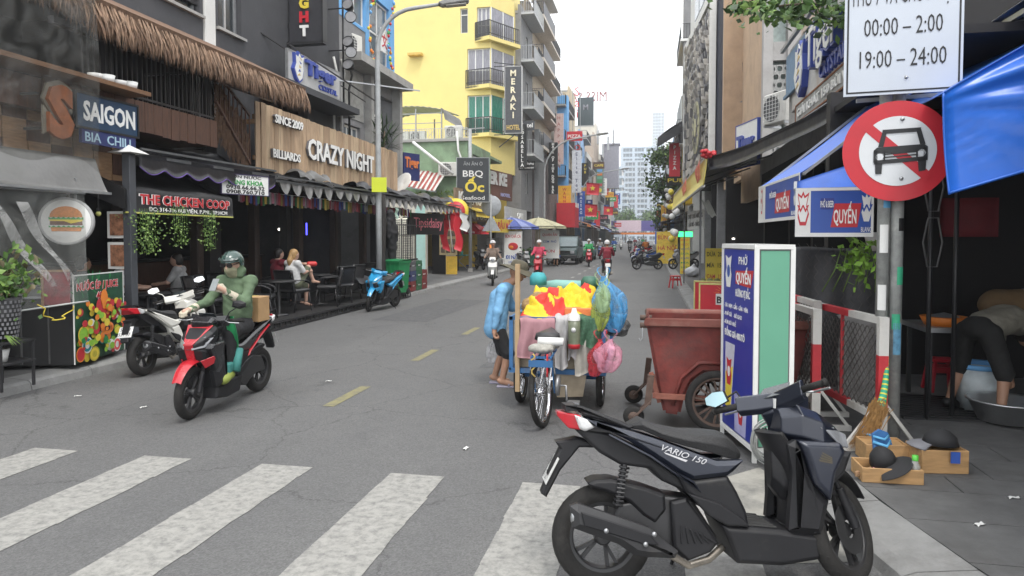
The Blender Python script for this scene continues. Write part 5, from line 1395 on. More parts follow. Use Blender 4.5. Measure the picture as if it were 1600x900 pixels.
t=thing('stall_table','dark green cloth covered stall table under the blue parasol','table',(cb.x+.5,cb.y+3.4,.12));m=MB();m.bb(-.8,.8,-.4,.4,.75,.82);m.bb(-.78,.78,-.38,.38,.0,.74);m.L('table',mat('dark_green_cloth',(.02,.09,.06),.8),t);m=MB();m.ball((.1,0,.9),(.3,.2,.12),10,6);m.ball((-.4,0,.88),(.15,.15,.1),10,6);m.L('goods',LEAF2,t)
cn2=G(716,420,.12)
t=thing('folding_table','small teal folding table under the cola parasol','table',(cn2.x,cn2.y,.12));m=MB();m.bb(-.5,.5,-.3,.3,.7,.74);m.L('tabletop',mat('teal_plastic',(.03,.35,.3),.5),t);m=MB();m.bar((-.4,-.25,0),(.4,-.25,.7),.03);m.bar((.4,.25,0),(-.4,.25,.7),.03);m.L('legs',STEEL,t);m=MB();m.lathe([(0,0),(.1,0),(.1,.25),(0,.3)],10,0,(-.1,0,.74));m.lathe([(0,0),(.07,0),(.07,.2),(0,.22)],10,0,(.2,0,.74));m.L('jars',mat('teal_jar',(.1,.4,.35),.4),t)
np_=G(767,425,.12)
t=thing('traffic_sign_back','grey back of a round traffic sign on a thin pole with an orange sleeve','traffic sign',(np_.x,np_.y,.12))
m=MB();m.tube([(0,0,0),(0,0,3.7)],.04,8);m.L('pole',GREYP,t);m=MB();m.tube([(0,0,.1),(0,0,1.35)],.075,10);m.L('sleeve',ORANGE,t)
m=MB();m.lathe([(0,0),(.48,0),(.5,.02),(.48,.03),(0,.03)],28,0,(0,.06,3.15),'y');m.L('disc',mat('sign_back_grey',(.36,.38,.4),.5),t)
m=MB();m.add([(-.45,.08,1.95),(.45,.08,1.95),(.0,.08,2.75),(-.45,.11,1.95),(.45,.11,1.95),(0,.11,2.75)],[(0,1,2),(5,4,3),(0,1,4,3),(1,2,5,4),(2,0,3,5)]);m.L('plate',_mats['sign_back_grey'],t)
yh=thing('yellow_hotel','tall bright yellow hotel with bay windows and dark iron balconies','building',(-13,46,.1))
Y0=44.0
def yx(px):return PY(px,0,Y0).x
def yz(py,px=740):return PY(px,py,Y0).z
m=MB()
flo=[(12,62),(76,136),(149,211)]
bays=[]
xr=yx(767);xl=yx(617) -6
ops=[(yx(719),yx(731),yz(51),yz(12))]
bl=[yx(745),yx(730),yx(730)]
for (a,b),xx in zip(flo,bl):ops.append((xx,xr -.05,yz(b -2),yz(a)))
ops.append((yx(744),xr -.05,yz(-60),yz(-14)))
wall_y(m,Y0,.3,xl,xr,6.0,21,ops)
m.build('wall',YELW,yh)
c0_,c1_=Vc((xr,Y0,0)),Vc((yx(767)+1.05,Y0+2.4,0))
m=MB();zs=[6.0]+sum([[yz(b -2),yz(a)] for a,b in flo[::-1]],[])+[yz(-60),yz(-14),21]
for k in range(0,len(zs) -1,2):
 z0,z1=zs[k],zs[k+1];m.slab([(c0_.x,c0_.y,z0),(c1_.x,c1_.y,z0),(c1_.x,c1_.y,z1),(c0_.x,c0_.y,z1)],-.3)
m.slab([(c1_.x,c1_.y,6),(c1_.x,c1_.y+2.2,6),(c1_.x,c1_.y+2.2,21),(c1_.x,c1_.y,21)],-.3)
for (a,b),xx in zip(flo,bl):
 m.prism([(xx -.15,Y0),(xr,Y0 -.55),(c1_.x+.5,c1_.y -.3),(c1_.x,c1_.y),(xr,Y0+.05)],yz(b+4),yz(b -2),'xy')
m.bb(xl,c1_.x,Y0+.31,Y0+9,20.8,21.1);m.bb(xl,xl+.3,Y0+.3,Y0+9,6,21)
m.build('corner',YELW,yh)
m=MB();m.bb(yx(640),yx(661),Y0 -.5,Y0,yz(84),yz(80));m.build('drip_ledge',mat('ochre_ledge',(.6,.4,.1),.7),yh)
window(yh,'x',ops[0][0],ops[0][1],ops[0][2],ops[0][3],Y0+.12,.06,WHT,GLASSD,0,.75)
for i,((a,b),xx) in enumerate(zip(flo,bl)):
 pm=(CURT,CURT,CURTG)[i]
 window(yh,'x',xx+.02,xr -.07,yz(b -2)+.01,yz(a) -.01,Y0+.12,.06,WHT,pm,2,.42)
 o=MB();z0,z1=yz(b -2),yz(a);d=c1_ -c0_
 for q in (0.0,.5,.96):o.slab([c0_+d*q+Vc((0,0,z0)),c0_+d*(q+.04)+Vc((0,0,z0)),c0_+d*(q+.04)+Vc((0,0,z1)),c0_+d*q+Vc((0,0,z1))],-.08)
 o.slab([c0_+Vc((0,0,z0)),c1_+Vc((0,0,z0)),c1_+Vc((0,0,z0+.07)),c0_+Vc((0,0,z0+.07))],-.09)
 o=o.build('corner_window',WHT,yh);p=MB();p.slab([c0_+Vc((0,.05,z0)),c1_+Vc((0,.05,z0)),c1_+Vc((0,.05,z1)),c0_+Vc((0,.05,z1))],-.02);p.build('pane',pm,o)
 r_=MB();zb=yz(b+2);pts=[Vc((xx -.1,Y0 -.03,zb)),Vc((xr,Y0 -.5,zb)),Vc((c1_.x+.4,c1_.y -.3,zb))]
 for p_,q_ in zip(pts[:-1],pts[1:]):railing(r_,p_,q_,yz(b -26) -zb,16,.02,.05)
 for p_,q_ in zip(pts[:-1],pts[1:]):r_.bar(p_+Vc((0,0,.35)),q_+Vc((0,0,.35)),.04)
 r_.build('balcony_railing',BLKM,yh)
m=MB();wall_x(m,c1_.x -.6,-.3,Y0 -6,Y0+4.5,.1,6,[(Y0 -5.5,Y0+4,.1,3.0),(Y0 -4,Y0+1,3.9,5.6)]);m.bb(c1_.x -.9,xl,Y0 -6,Y0 -5.8,.1,6);m.bb(xl,c1_.x -.6,Y0 -6,Y0+.3,5.8,6.0);m.build('lower_wall',mat('ochre_render',(.55,.4,.08),.8,var=.15),yh)
window(yh,'y',Y0 -3.95,Y0+.95,3.95,5.55,c1_.x -.75,-.06,ALU,GLASSB,3)
t,P=panel_sign('tall dark blade sign reading MERAKI downward and HOTEL in gold','sign',PX(802,156,-8.1) ,1.0,3.95,(0,-1,0),mat('graphite_panel',(.06,.062,.07),.5),[(ch,.5,0,1.42 -.5*i,mat('pale_gold_letter',(.75,.68,.5),.4),None,.03,.04) for i,ch in enumerate('MERAKI')]+[('HOTEL',.4,0,-1.78,GOLD,.8,.02,.04)],depth=.25,frame=mat('white_edge',(.5,.5,.5),.5))
m=MB();m.bar(P(-1.2,2.3,-.1),P(.4,2.05,-.1),.05);m.bar(P(-1.2,2.05,-.1),P(-.4,2.05,-.1),.05);m.bar(P(-1.2,-2.05,-.1),P(.5,-2.05,-.1),.05);m.bar(P(-.9,-2.8,-.1),P(.1,-2.05,-.1),.05);m.build('bracket',BLKM,t)
t,P=panel_sign('brown sign band with white block letters ER KE under the yellow hotel','sign',PX(781,290,-9.2),4.6,1.75,(1,-.15,0),mat('brown_sign_band',(.16,.07,.05),.6),[('ER KE',1.0,-.3,.05,WHT,3.0,.05,.05),('HOTEL',.3,1.0,-.65,mat('lilac_letter',(.5,.5,.8),.5),1.7,.02,.03)],depth=.12)
t,P=panel_sign('band of crooked white letters on brown above the red parasol','sign',PX(742,322,-8.5),5.2,1.5,(1,-.1,0),mat('tan_sign_band',(.25,.18,.12),.7,var=.4),[('KARAOKE',.8,0,.05,WHT,4.4,.02,.03),('QUÁN ỐC',.5,0,-.65,WHT,3.5,.02,.03)],depth=.1)
t,P=panel_sign('yellow and pink shop banner with red script behind the grey sign back','sign',PX(790,353,-8.0),6.5,.75,(1,-.1,0),mat('yellow_banner',(.7,.52,.06),.6),[('BÚN ĐẬU MẮM TÔM',.5,0,-.17,REDP,5.6,.02,.01)],depth=.05)
t,P=panel_sign('white shop fascia reading OAKI above the blue parasol','sign',PX(808,337,-8.3),7.0,.9,(1,0,0),mat('grey_fascia',(.5,.5,.49),.6),[('OAKI',.55,1.0,-.2,LETW,2.0,.03,.04)],depth=.1)
gh=row_house('pale grey narrow house right of the yellow hotel',-1,-8.7,46.8,51.5,17,CONCD,3.2,4.2,1,WHT,GLASSB,(1,2,3,4),mat('light_grey_render',(.45,.46,.47),.8,var=.1),STEEL,9,(.9,1.5,.7))
t,P=panel_sign('small dark sign reading Hotel beside the MERAKI blade','sign',PX(822,196,-7.7),1.05,.6,(0,-1,0),mat('graphite_panel',(.06,.062,.07)),[('Hotel',.38,0,-.12,LETW,.85,.02)],depth=.15)
t,P=panel_sign('narrow black vertical sign reading ROSABELLA','sign',PX(816,228,-7.9),.55,2.7,(0,-1,0),BLK,[(ch,.3,0,1.02 -.29*i,LETW,None,.02) for i,ch in enumerate('ROSABELLA')],depth=.15)
t,P=panel_sign('small black plate under ROSABELLA with two white lines','sign',PX(823,259,-7.7),1.05,.55,(0,-1,0),BLK,[('Urban Styling',.17,0,.08,LETW,.9,.01),('and Restaurant',.15,0,-.17,LETW,.9,.01)],depth=.12)
sb=thing('slatted_bar','bar front clad in tall grey brown vertical slats','building',(-8.4,56,.1))
m=MB();wall_x(m,-8.6,-.3,51.6,62,.1,9.5,[(52.2,61.4,.1,3.0)]);m.bb(-15,-8.9,51.6,51.8,.1,9.5);m.bb(-15,-8.6,51.8,62,9.5,9.7);m.build('wall',mat('dim_mauve_wall',(.14,.11,.11),.8),sb)
m=MB();m.bb(-12,-11.8,51.8,62,.1,3.2);m.build('interior',DARKIN,sb)
for i in range(24):
 m=MB();y=51.7+i*.43;m.bb(-8.58,-8.2+.05*(i%2),y,y+.14,3.1,9.9 -.06*i);m.build('slat',STEEL if i <7 else mat('mauve_slat',(.2,.16,.155),.6),sb)
bh=row_house('beige apartment house with deep balconies above the slatted bar',-1,-9.3,52.3,66,19.5,BEIGEW,3.3,8.6,3,WHT,CURT,(0,1,2,3),mat('beige_slab',(.55,.5,.44),.8),BLKM,9,(1.6,2.1,.2))
for z in (8.6,11.9,15.2,18.4):
 m=MB();m.bb(-9.3,-7.9,52.0,58.5,z -.12,z+.12);m.build('balcony_slab',_mats['beige_slab'],bh);m=MB();m.bb(-7.98,-7.92,52.05,58.45,z+.1,z+1.1);railing(m,(-9.3,52.05,z+.1),(-7.95,52.05,z+.1),1.0,10);m.build('balcony_front',mat('dark_grey_panel',(.07,.07,.08),.5),bh)
m=MB();m.bb(-9.3,-7.6,52.0,58.0,18.5+1.9,18.7+1.9);m.build('canopy_slab',WHT,bh)
t,P=panel_sign('narrow black vertical sign reading HAIR OF THE DOG BAR','sign',PX(864,263,-7.6),.75,4.1,(0,-1,0),BLK,[(ch,.27,0,1.83 -.213*i,LETW,None,.04) for i,ch in enumerate('HAIR OF THE DOG BAR')],depth=.18)
t,P=panel_sign('faded pink vertical sign with a column of dark letters','sign',PX(873,217,-8.2),.85,4.6,(0,-1,0),mat('faded_pink_panel',(.55,.42,.4),.6,var=.15),[(ch,.42,0,1.75 -.55*i,mat('dull_red_letter',(.3,.08,.07),.5),None,.01) for i,ch in enumerate('HAPPY INN')],depth=.18)
t,P=panel_sign('orange yellow board with a column of red letters WANNA','sign',PX(882,308,-7.3),1.1,2.0,(0,-1,0),mat('amber_panel',(.75,.42,.03),.5),[(ch,.34,0,.55 -.34*i,REDP,None,.02) for i,ch in enumerate('WANNA')],depth=.18)
t,P=panel_sign('big plain red box sign with white lettering on its street side','sign',PX(884,336,-7.1),1.6,2.1,(0,-1,0),REDS,[],depth=3.2)
m=MB();
for i,ch in enumerate('BIA HƠI'):m.text(ch,.55,P(.81,.7,-.35 -.42*i),(0,1,0),(0,0,1),.02,0,bold=.02)
m.build('lettering',LETW,t)
t,P=panel_sign('white vertical sign with black script letters Elite Tex','sign',PX(901,268,-7.4),.95,4.3,(0,-1,0),mat('white_panel',(.66,.68,.72),.5),[(ch,.5,0,1.6 -.45*i,NAVY,None,.01) for i,ch in enumerate('Elite Tex')],depth=.18)
t,P=panel_sign('dark square roof sign with a white figure near the rooftop letters','sign',PX(915,174,-7.6),1.9,3.3,(0,-1,0),mat('slate_panel',(.05,.07,.08),.5),[('M',.9,0,.2,CURT,None,.01)],depth=.2)
t=thing('rooftop_letters','red rooftop letters MISS SAIGON seen from behind, mirrored','sign',(-6,92,19.5));c=PY(915,158,92)
m=MB();m.text('MISS SAIGON',1.7,c+Vc((-1.5,0,0)),(-1,0,0),(0,0,1),.12,fit=8.5,bold=.0);m.build('letter',mat('dull_pink_letter',(.5,.2,.2),.6),t)
m=MB();m.bar(c+Vc((-6,0,-.05)),c+Vc((3,0,-.05)),.08);
for k in range(6):m.bar(c+Vc((-5.6+1.6*k,0,-3)),c+Vc((-5.6+1.6*k,0,1.4)),.07)
m.build('frame',STEEL,t)
t=thing('red_script_sign','column of red script letters standing on the rooftops','sign',PX(902,200,-7.8));m=MB()
for i,ch in enumerate('Sai Gon'):c=PX(902,150+17*i,-7.8);m.text(ch,1.35,c,(1,0,0),(0,0,1),.1,0,bold=-.01)
m.build('letter',REDS,t);m=MB();a,b=PX(902,270,-7.8),PX(902,140,-7.8);m.bar(a+Vc((.3,.1,0)),b+Vc((.3,.1,0)),.07);m.bar(a+Vc((-.5,.1,0)),b+Vc((-.5,.1,0)),.07);m.build('frame',STEEL,t)
t,P=panel_sign('tall traffic light like board with coloured squares over the left pavement','sign',PX(937,282,-6.9),1.1,3.6,(0,-1,0),mat('green_grey_panel',(.16,.22,.17),.6),[],depth=.2)
for i,mm in enumerate((BLUEW,ORANGE,GREENB,GREENP,REDP,YELP)):
 m=MB();
 if i == 5:m.disc(P(0,-1.35,.01),.3,'y',16)
 else:m.slab([P(-.35,1.2 -.5*i,.01),P(.35,1.2 -.5*i,.01),P(.35,1.55 -.5*i,.01),P(-.35,1.55 -.5*i,.01)],.01)
 m.build('square',mm,t)
fr=[(848,450),]
cl=PX(846,410,-7.5)
street_lamp('second grey street lamp whose arm reaches over the road above the stall parasol',(-7.4,49.0,.12),8.6,2.4,1.6,(1,0,0))
street_lamp('third, small street lamp far up the left side',(-7.3,75.0,.12),8.6,2.6,2.0,(1,0,0))
for i,(px,py,l) in enumerate(((916,285,'upper red star flag over the left pavement far off'),(912,318,'lower red star flag over the left pavement far off'),(943,322,'red star flag beside the coloured square board'))):
 c=PX(px,py,-6.9);wire_flag(l,c,1.4,1.3,REDS,(1,.2,0))
hr=random.Random(21)
tones=[(.45,.44,.42),(.5,.42,.3),(.33,.36,.38),(.24,.38,.58),(.52,.5,.46),(.4,.33,.27),(.55,.52,.45),(.3,.32,.31),(.5,.46,.4),(.36,.4,.42)]
y=66.2;names=['grey house with blue pilaster beyond the beige balconies','dark stained house with many shop boards','sky blue house far up on the left','cream house behind the red star flags','brown narrow house on the left','white tall house far on the left','grey tower house with rooftop antennas','sand coloured house far on the left','low pale house before the banner','last grey house before the banner on the left']
hts=[16,17.5,13.5,15,13,17,20,15,18,16];wds=[9,6,8,7,9,10,10,14,16,22]
for i in range(10):
 w_=wds[i]
 wm=mat('far_wall_tone_%s'%'abcdefghij'[i],tones[i if i != 2 else 3],.85,var=.15,scale=.7,dirt=(.2,.19,.17),dirt_amt=.3,dscale=.5)
 t=row_house(names[i],-1,-8.9+.25*(i%3),y,y+w_ -.1,hts[i],wm,3.4,4.2,max(2,int(w_/2.6)),WHT if i%2 else ALU,(GLASSD,GLASSB,CURT)[i%3],tuple(range(0,4)) if i%3 == 0 else ((0,2) if i%3 == 1 else ()),CONC,BLKM,10,(1.3,1.7,.7))
 if i == 0:
  m=MB();m.bb(-8.9,-7.9,y+1,y+2.2,3,15.5);m.build('pilaster',BLUEW,t)
 awning(['long dark awning','orange edged awning','blue tarp awning','grey canvas awning','pale sheet awning','brown awning','dark blue awning','white awning','green awning','grey awning'][i]+' of the '+names[i].replace(' on the left',''),-1,-6.7,-8.6,y+.4,y+w_ -.6,2.9+.3*(i%3),3.9,(CANVB,ORANGE,BLUEF,CANVG,WHTW,BROWN,BLUES,WHTW,GREENP,CANVG)[i],frame=BLKM)
 y += w_
sgn=[('PIZZA',REDS,LETW),('MASSAGE',BLUES,LETW),('BIA HƠI',mat('amber_panel',(.75,.42,.03)),REDP),('PUB',BLK,YELP),('SPA',GREENP,LETW),('HOTEL',NAVY,LETW),('CAFE',BROWN,YELP),('PHỞ',REDS,YELP),('CLUB',BLK,mat('neon_pink',(.55,.16,.2))),('TATTOO',WHT,LETK)]
for i in range(22):
 yy_=67+i*4.6+hr.uniform(-1,1);s_,bgm,lm=sgn[i%10];z=hr.uniform(4,9.5) if i%3 else hr.uniform(9,12.5);vert=i%2
 w_,h_=(.8,2.6) if vert else (1.5,.9)
 cname={REDS:'red',BLUES:'blue',BLK:'black',GREENP:'green',NAVY:'navy',BROWN:'brown',WHT:'white'}.get(bgm,'amber')
 t,P=panel_sign(f'{cname} {"upright" if vert else "wide"} sign reading {s_} {"low" if z < 6 else ("halfway" if z < 9 else "high")} on far left facades'+('' if i <10 else ', farther'),'sign',(-7.3+hr.uniform(-.4,.5),yy_,z),w_,h_,(0,-1,0),bgm,[(ch,.36,0,h_/2 -.42 -.38*k,lm,None,.02) for k,ch in enumerate(s_[:6])] if vert else [(s_,.42,0,-.15,lm,1.25,.02)],depth=.2,group='far shop signs on the left')
an=thing('antenna_mast','cluster of telecom antennas on the far grey tower house','antenna',(-9,108,20));c=PY(938,240,108)
for k in range(6):
 m=MB();x=c.x -2+.8*k;m.tube([(x,108,16),(x,108,c.z+1.5+1.6*(k%3))],.09,6);m.bb(x -.15,x+.15,107.8,108.2,c.z -.5+(k%3),c.z+1.5+(k%3));m.build('mast',STEEL,an)
m=MB();m.lathe([(0,0),(.9,.1),(1,.3),(0,.15)],16,0,(c.x -1,107.5,c.z -2.2),'y');m.build('dish',WHT,an)
t=thing('roof_billboard_frame','small rooftop frame house beside the antennas','structure',PY(955,225,112));c=PY(955,235,112);m=MB();m.bb(c.x -1.2,c.x+1.2,112,114,c.z -6,c.z+.9);m.bb(c.x -1.4,c.x+1.4,111.8,114.2,c.z+.9,c.z+1.1);m.build('hut',CURT,t)
# ================================================================== RIGHT SIDE
bz=thing('breeze_block_house','weathered house with breeze block screens behind the right-hand Tiger sign','building',(4,20,.1))
m=MB();m.bb(3.0,3.25,20.0,20.3,2.5,11);m.bb(3.62,3.95,19.96,20.3,2.5,11);m.bb(4.72,5.1,19.9,20.3,2.5,11);m.bb(3.25,3.62,20.05,20.25,6.6,7.1);m.bb(3.25,3.62,20.05,20.25,2.5,3.4);m.build('column',mat('weathered_concrete',(.38,.37,.36),.9,var=.2,scale=3,bump=.25,dirt=(.17,.16,.15),dirt_amt=.5,dscale=1.5),bz)
m=MB();m.bb(3.2,3.64,20.32,20.4,2.5,11);m.build('backing',mat('pale_mint_wall',(.4,.47,.45),.8),bz)
m=MB();m.bb(3.93,4.75,20.42,20.5,2.5,11);m.bb(5.1,9,20.0,20.3,2.5,11);m.bb(3.2,3.4,20.5,26,3,11);m.build('side_wall',TANW,bz)
def breeze(x0,x1,z0,z1,cw,ch_,y,mm):
 rows=int((z1 -z0)/ch_);n=0
 for j in range(rows):
  o_=cw/2*(j%2);x=x0 -o_
  while x <x1 -.01 and n <150:
   a,b=max(x,x0),min(x+cw,x1)
   if b -a >cw*.3:
    m=MB();z=z0+j*ch_;e=min(.3,.22)*cw;d=ch_*.17;A,B=a+.004,b -.004;Z0,Z1=z+.003,z+ch_ -.003
    outer=[(A,Z0),(B,Z0),(B,(Z0+Z1)/2),(B,Z1),(A,Z1),(A,(Z0+Z1)/2)]
    inner=[(A+e,Z0+d),(B -e,Z0+d),(B -e*.45,(Z0+Z1)/2),(B -e,Z1 -d),(A+e,Z1 -d),(A+e*.45,(Z0+Z1)/2)]
    vs=[(p,y,q) for p,q in outer]+[(p,y,q) for p,q in inner]+[(p,y+.12,q) for p,q in inner]
    fs=[(i,(i+1)%6,6+(i+1)%6,6+i) for i in range(6)]+[(6+i,6+(i+1)%6,12+(i+1)%6,12+i) for i in range(6)]
    m.add(vs,fs);m.build('breeze_block',mm,bz);n += 1
   x += cw
breeze(3.25,3.62,3.4,6.6,.185,.22,20.05,mat('mint_grey_block',(.36,.36,.35),.9,var=.25,scale=6,dirt=(.2,.2,.19),dirt_amt=.4))
breeze(3.95,4.72,4.0,9.6,.31,.26,20.02,mat('taupe_block',(.36,.3,.25),.9,var=.25,scale=6,dirt=(.2,.17,.14),dirt_amt=.4))
tn=thing('tan_house','flat tan rendered side wall with dark cracks between club facade and breeze blocks','building',(3.2,26.5,.1))
m=MB();m.bb(2.55,3.95,26.0,26.3,4,14);m.bb(3.4,3.6,26.3,34,4,14);m.build('wall',TANW,tn)
m=MB()
for z in (5.35,7.45):
 m.add([(3.35,25.99,z),(3.75,25.7,z),(3.75,25.7,z+.75),(3.75,25.99,z+.95)],[(0,1,2),(0,2,3)]);m.slab([(3.3,26,z),(3.8,26,z),(3.8,25.6,z),(3.4,25.6,z)],.04)
m.build('awning_bracket',CONC,tn)
m=MB();m.add([(3.1,25.985,6.6),(3.3,25.985,6.72),(3.5,25.985,6.75),(3.45,25.985,6.6),(3.3,25.985,6.58)],[(0,1,2,3,4)]);m.build('stain',CONCD,tn)
m=MB();m.tube([(3.2,25.97,8),(3.26,25.97,6.4),(3.18,25.97,5),(3.22,25.97,4.2)],.015,5);m.tube([(3.6,25.95,9),(3.55,25.95,6),(3.7,25.95,4.5)],.02,5);m.build('cable',BLK,tn)
tr_,P=panel_sign('big white Tiger Crystal sign with raised blue letters facing the road on the right','sign',(2.95,13.2,5.05),5.0,1.15,(-1,0,0),mat('dirty_white_sign',(.55,.54,.52),.6,var=.15,dirt=(.35,.2,.1),dirt_amt=.3,dscale=1.5),[
 ('Tiger',.95,.55,-.15,BLUET,2.3,.06,.14),('CRYSTAL',.33,1.05,-.5,BLUET,1.7,.03,.08)],depth=.1,frame=CONC)
m=MB();m.text('Tiger',.95,P(.55,-.15,.145),(0,-1,0),(0,0,1),.012,fit=2.2,bold=.01);m.build('letter_face',WHT,tr_)
mark(tr_,P,[(a*1.5 -1.2,b*1.25) for a,b in tiger_mark(None,None,P)],.0,.12,BLUET);mark(tr_,P,[(a*1.3 -1.2,b*1.1) for a,b in tiger_mark(None,None,P)],.12,.14,WHT)
for k in range(6):mark(tr_,P,[(-1.45+.04*k,-.35+.13*k),(-1.15+.02*k,-.3+.13*k),(-1.2,-.24+.13*k)],.14,.15,BLUET if k%2 else GOLD,'stripe')
t,P=panel_sign('lower grey strip of the Tiger sign reading GIẢI KHÁT 150 BÙI VIỆN','sign',(2.93,12.9,4.3),4.6,.33,(-1,0,0),mat('strip_grey',(.3,.3,.29),.6),[('GIẢI KHÁT 150 BÙI VIỆN',.22,0,-.08,LETW,4.2,.02,.02)],depth=.08,frame=mat('rusty_frame',(.25,.1,.04),.8))
m=MB();m.bb(3.0,9,9.5,19.9,.1,.2);
nh=thing('corner_shop_house','dark open fronted shop house on the right under the Tiger sign','building',(4,14,.1))
m=MB();wall_x(m,3.0,.25,9.6,16.3,3.5,5.9,[]);wall_x(m,3.0,.25,16.3,20,3.5,3.9,[]);m.build('wall',CONC,nh);m=MB();m.bb(3.25,12,9.6,9.8,3.3,7);m.bb(3.0,12,9.8,20,3.3,3.5);m.build('upper_floor',DARKIN,nh)
m=MB();m.bb(5.6,5.8,7,24,.1,3.3);m.bb(3.1,5.6,20.0,20.2,.1,3.3);m.bb(3.3,3.5,15.2,15.4,.1,3.3);m.bb(3.3,3.5,17.6,17.8,.1,3.3);m.build('interior_wall',DARKIN,nh)
m=MB();m.bb(3.0,5.7,9.9,20,.122,.135);m.build('shop_floor',DARKFL,nh)
m=MB();m.bar((2.9,14.4,4.85),(2.9,16.3,4.85),.06);m.bb(2.93,2.98,14.4,16.3,4.88,5.75);m.build('blue_balcony_panel',mat('dull_blue_panel',(.14,.24,.36),.6,var=.2),nh)
m=MB();m.bar((2.85,10,5.9),(2.85,16.4,5.9),.07);m.build('handrail',CONC,nh)
ac_unit('beige air conditioner on the ledge left of the right-hand Tiger sign',(2.8,17.0,4.43),(-1,-.5,0),.8,.7)
t,P=panel_sign('small white Tiger sign low on the tan wall seen edgewise','sign',(2.75,21.3,4.5),1.6,1.25,(-1,-.25,0),WHT,[('Tiger',.55,0,-.1,BLUET,1.3,.05,.05)],depth=.08,frame=BLUET)
ba=thing('big_black_awning','huge black tarpaulin awning stretched over the right pavement','awning',(2,17,3.5))
def bigaw(u,v):
 f=Vc((1.22 -.1*v,15.3+11.0*v,3.5 -.05*v));b=Vc((3.0,10.6+15.5*v,4.12+.1*v))
 p=f.lerp(b,u);p.z += -.22*sin(PI*u)*(1 -.4*v)+.03*sin(14*v+5*u);return p
m=MB();m.grid(bigaw,16,28,thick=.01);m.build('tarp',CANVT,ba)
m=MB();m.grid(lambda u,v:bigaw(v,0)+Vc((0,.02,-.28*u -.03*sin(9*v))),3,20,thick=.008);m.build('hem_flap',CANVT,ba)
m=MB()
for v in (.05,.25,.5,.75,.95):m.bar(bigaw(0,v)+Vc((0,0,-.12)),bigaw(1,v)+Vc((0,0,-.3)),.04)
m.bar(bigaw(0,0)+Vc((0,0,-.06)),bigaw(0,1)+Vc((0,0,-.06)),.045)
for v in (.3,.95):p=bigaw(0,v);m.bar((p.x+.1,p.y,.12),(p.x+.1,p.y,p.z),.05)
m.build('frame',mat('grey_steel_frame',(.16,.165,.17),.5,metal=.3),ba)
yb=thing('yellow_banner_awning','long yellow banner awning with faded red phone number over the right pavement','banner',(1.2,21,3.2))
def ybf(u,v):return Vc((1.2 -.22*v -.08*u,15.25+14*v,3.52 -.64*u+.02*sin(6*v)))
m=MB();m.grid(ybf,3,20,thick=.02);m.build('banner',mat('yellow_vinyl',(.62,.52,.14),.5,var=.12),yb)
m=MB();m.text('0908.001.',.62,ybf(.72,.12)+Vc((-.02,0,0)),(-.0157,-1,0),(0,0,1),.004,fit=2.6,bold=.02);m.text('QUÁN ĂN NGON',.5,ybf(.72,.5)+Vc((-.02,0,0)),(-.0157,-1,0),(0,0,1),.004,fit=5.5,bold=.02);m.build('lettering',mat('faded_red_letter',(.5,.1,.06),.6),yb)
m=MB();m.bar(ybf(0,0),ybf(0,1),.05);m.bar(ybf(1,0),ybf(1,1),.05);m.build('frame',STEEL,yb)
c=ybf(0,0);t=thing('red_flower_tuft','red artificial flower at the top corner of the yellow banner','flower',c);m=MB()
for k in range(14):a=Vc((ru(-1,1),ru(-1,1),ru(-.5,1)))*.12;m.ball(c+a,(.06,.06,.05),6,4)
m.build('petals',REDP,t)
t=thing('draped_white_cloth','white and teal cloth hanging under the big black awning','cloth',(1.6,17,2.8));a=PX(1105,322,1.55);m=MB();m.grid(lambda u,v:Vc((1.5+.2*u,a.y -1.2+2.6*v,2.75 -.42*u+.12*v*v+.03*sin(9*v))),5,12,thick=.008);m.build('cloth',mat('dull_white_cloth',(.4,.42,.4),.8),t)
c=PX(1086,344,1.5);t,P=panel_sign('slanted white banner with black lines of text under the yellow banner','banner',(c.x,c.y,c.z),3.4,.62,(-1,-.1,0),mat('grey_white_banner',(.46,.47,.46),.7,var=.15),[('THỊT CHÓ NƯỚNG',.2,0,.07,LETK,2.9,.02),('LẨU BÒ - HẢI SẢN',.2,0,-.2,LETK,2.6,.02)],depth=.03)
cf=thing('club_facade','sculpted metallic club facade of overlapping plates with an oval medallion','building',(3,40,.1))
F0,F1=Vc((3.25,36.0,0)),Vc((2.37,44.35,0));fd=F1 -F0;fl_=fd.length;fd.normalize();fn_=Vc((-fd.y,fd.x,0))
def FP(a,z,d=0):return F0+fd*a+fn_*d+Vc((0,0,z))
m=MB();m.slab([FP(0,4.9,-.15),FP(fl_,4.9,-.15),FP(fl_,13.4,-.15),FP(0,13.9,-.15)],.3);m.bb(3.3,12,36,36.3,.1,14);m.bb(3.3,12,44,44.3,.1,14);m.build('wall',CONCD,cf)
SC=[mat('scale_metal_%s'%n_,c_,.42,metal=.55,var=.3,scale=3) for n_,c_ in (('light',(.5,.47,.43)),('mid',(.28,.27,.26)),('dark',(.14,.14,.15)))]
cr=random.Random(9);cx_,cz_=4.3,7.9
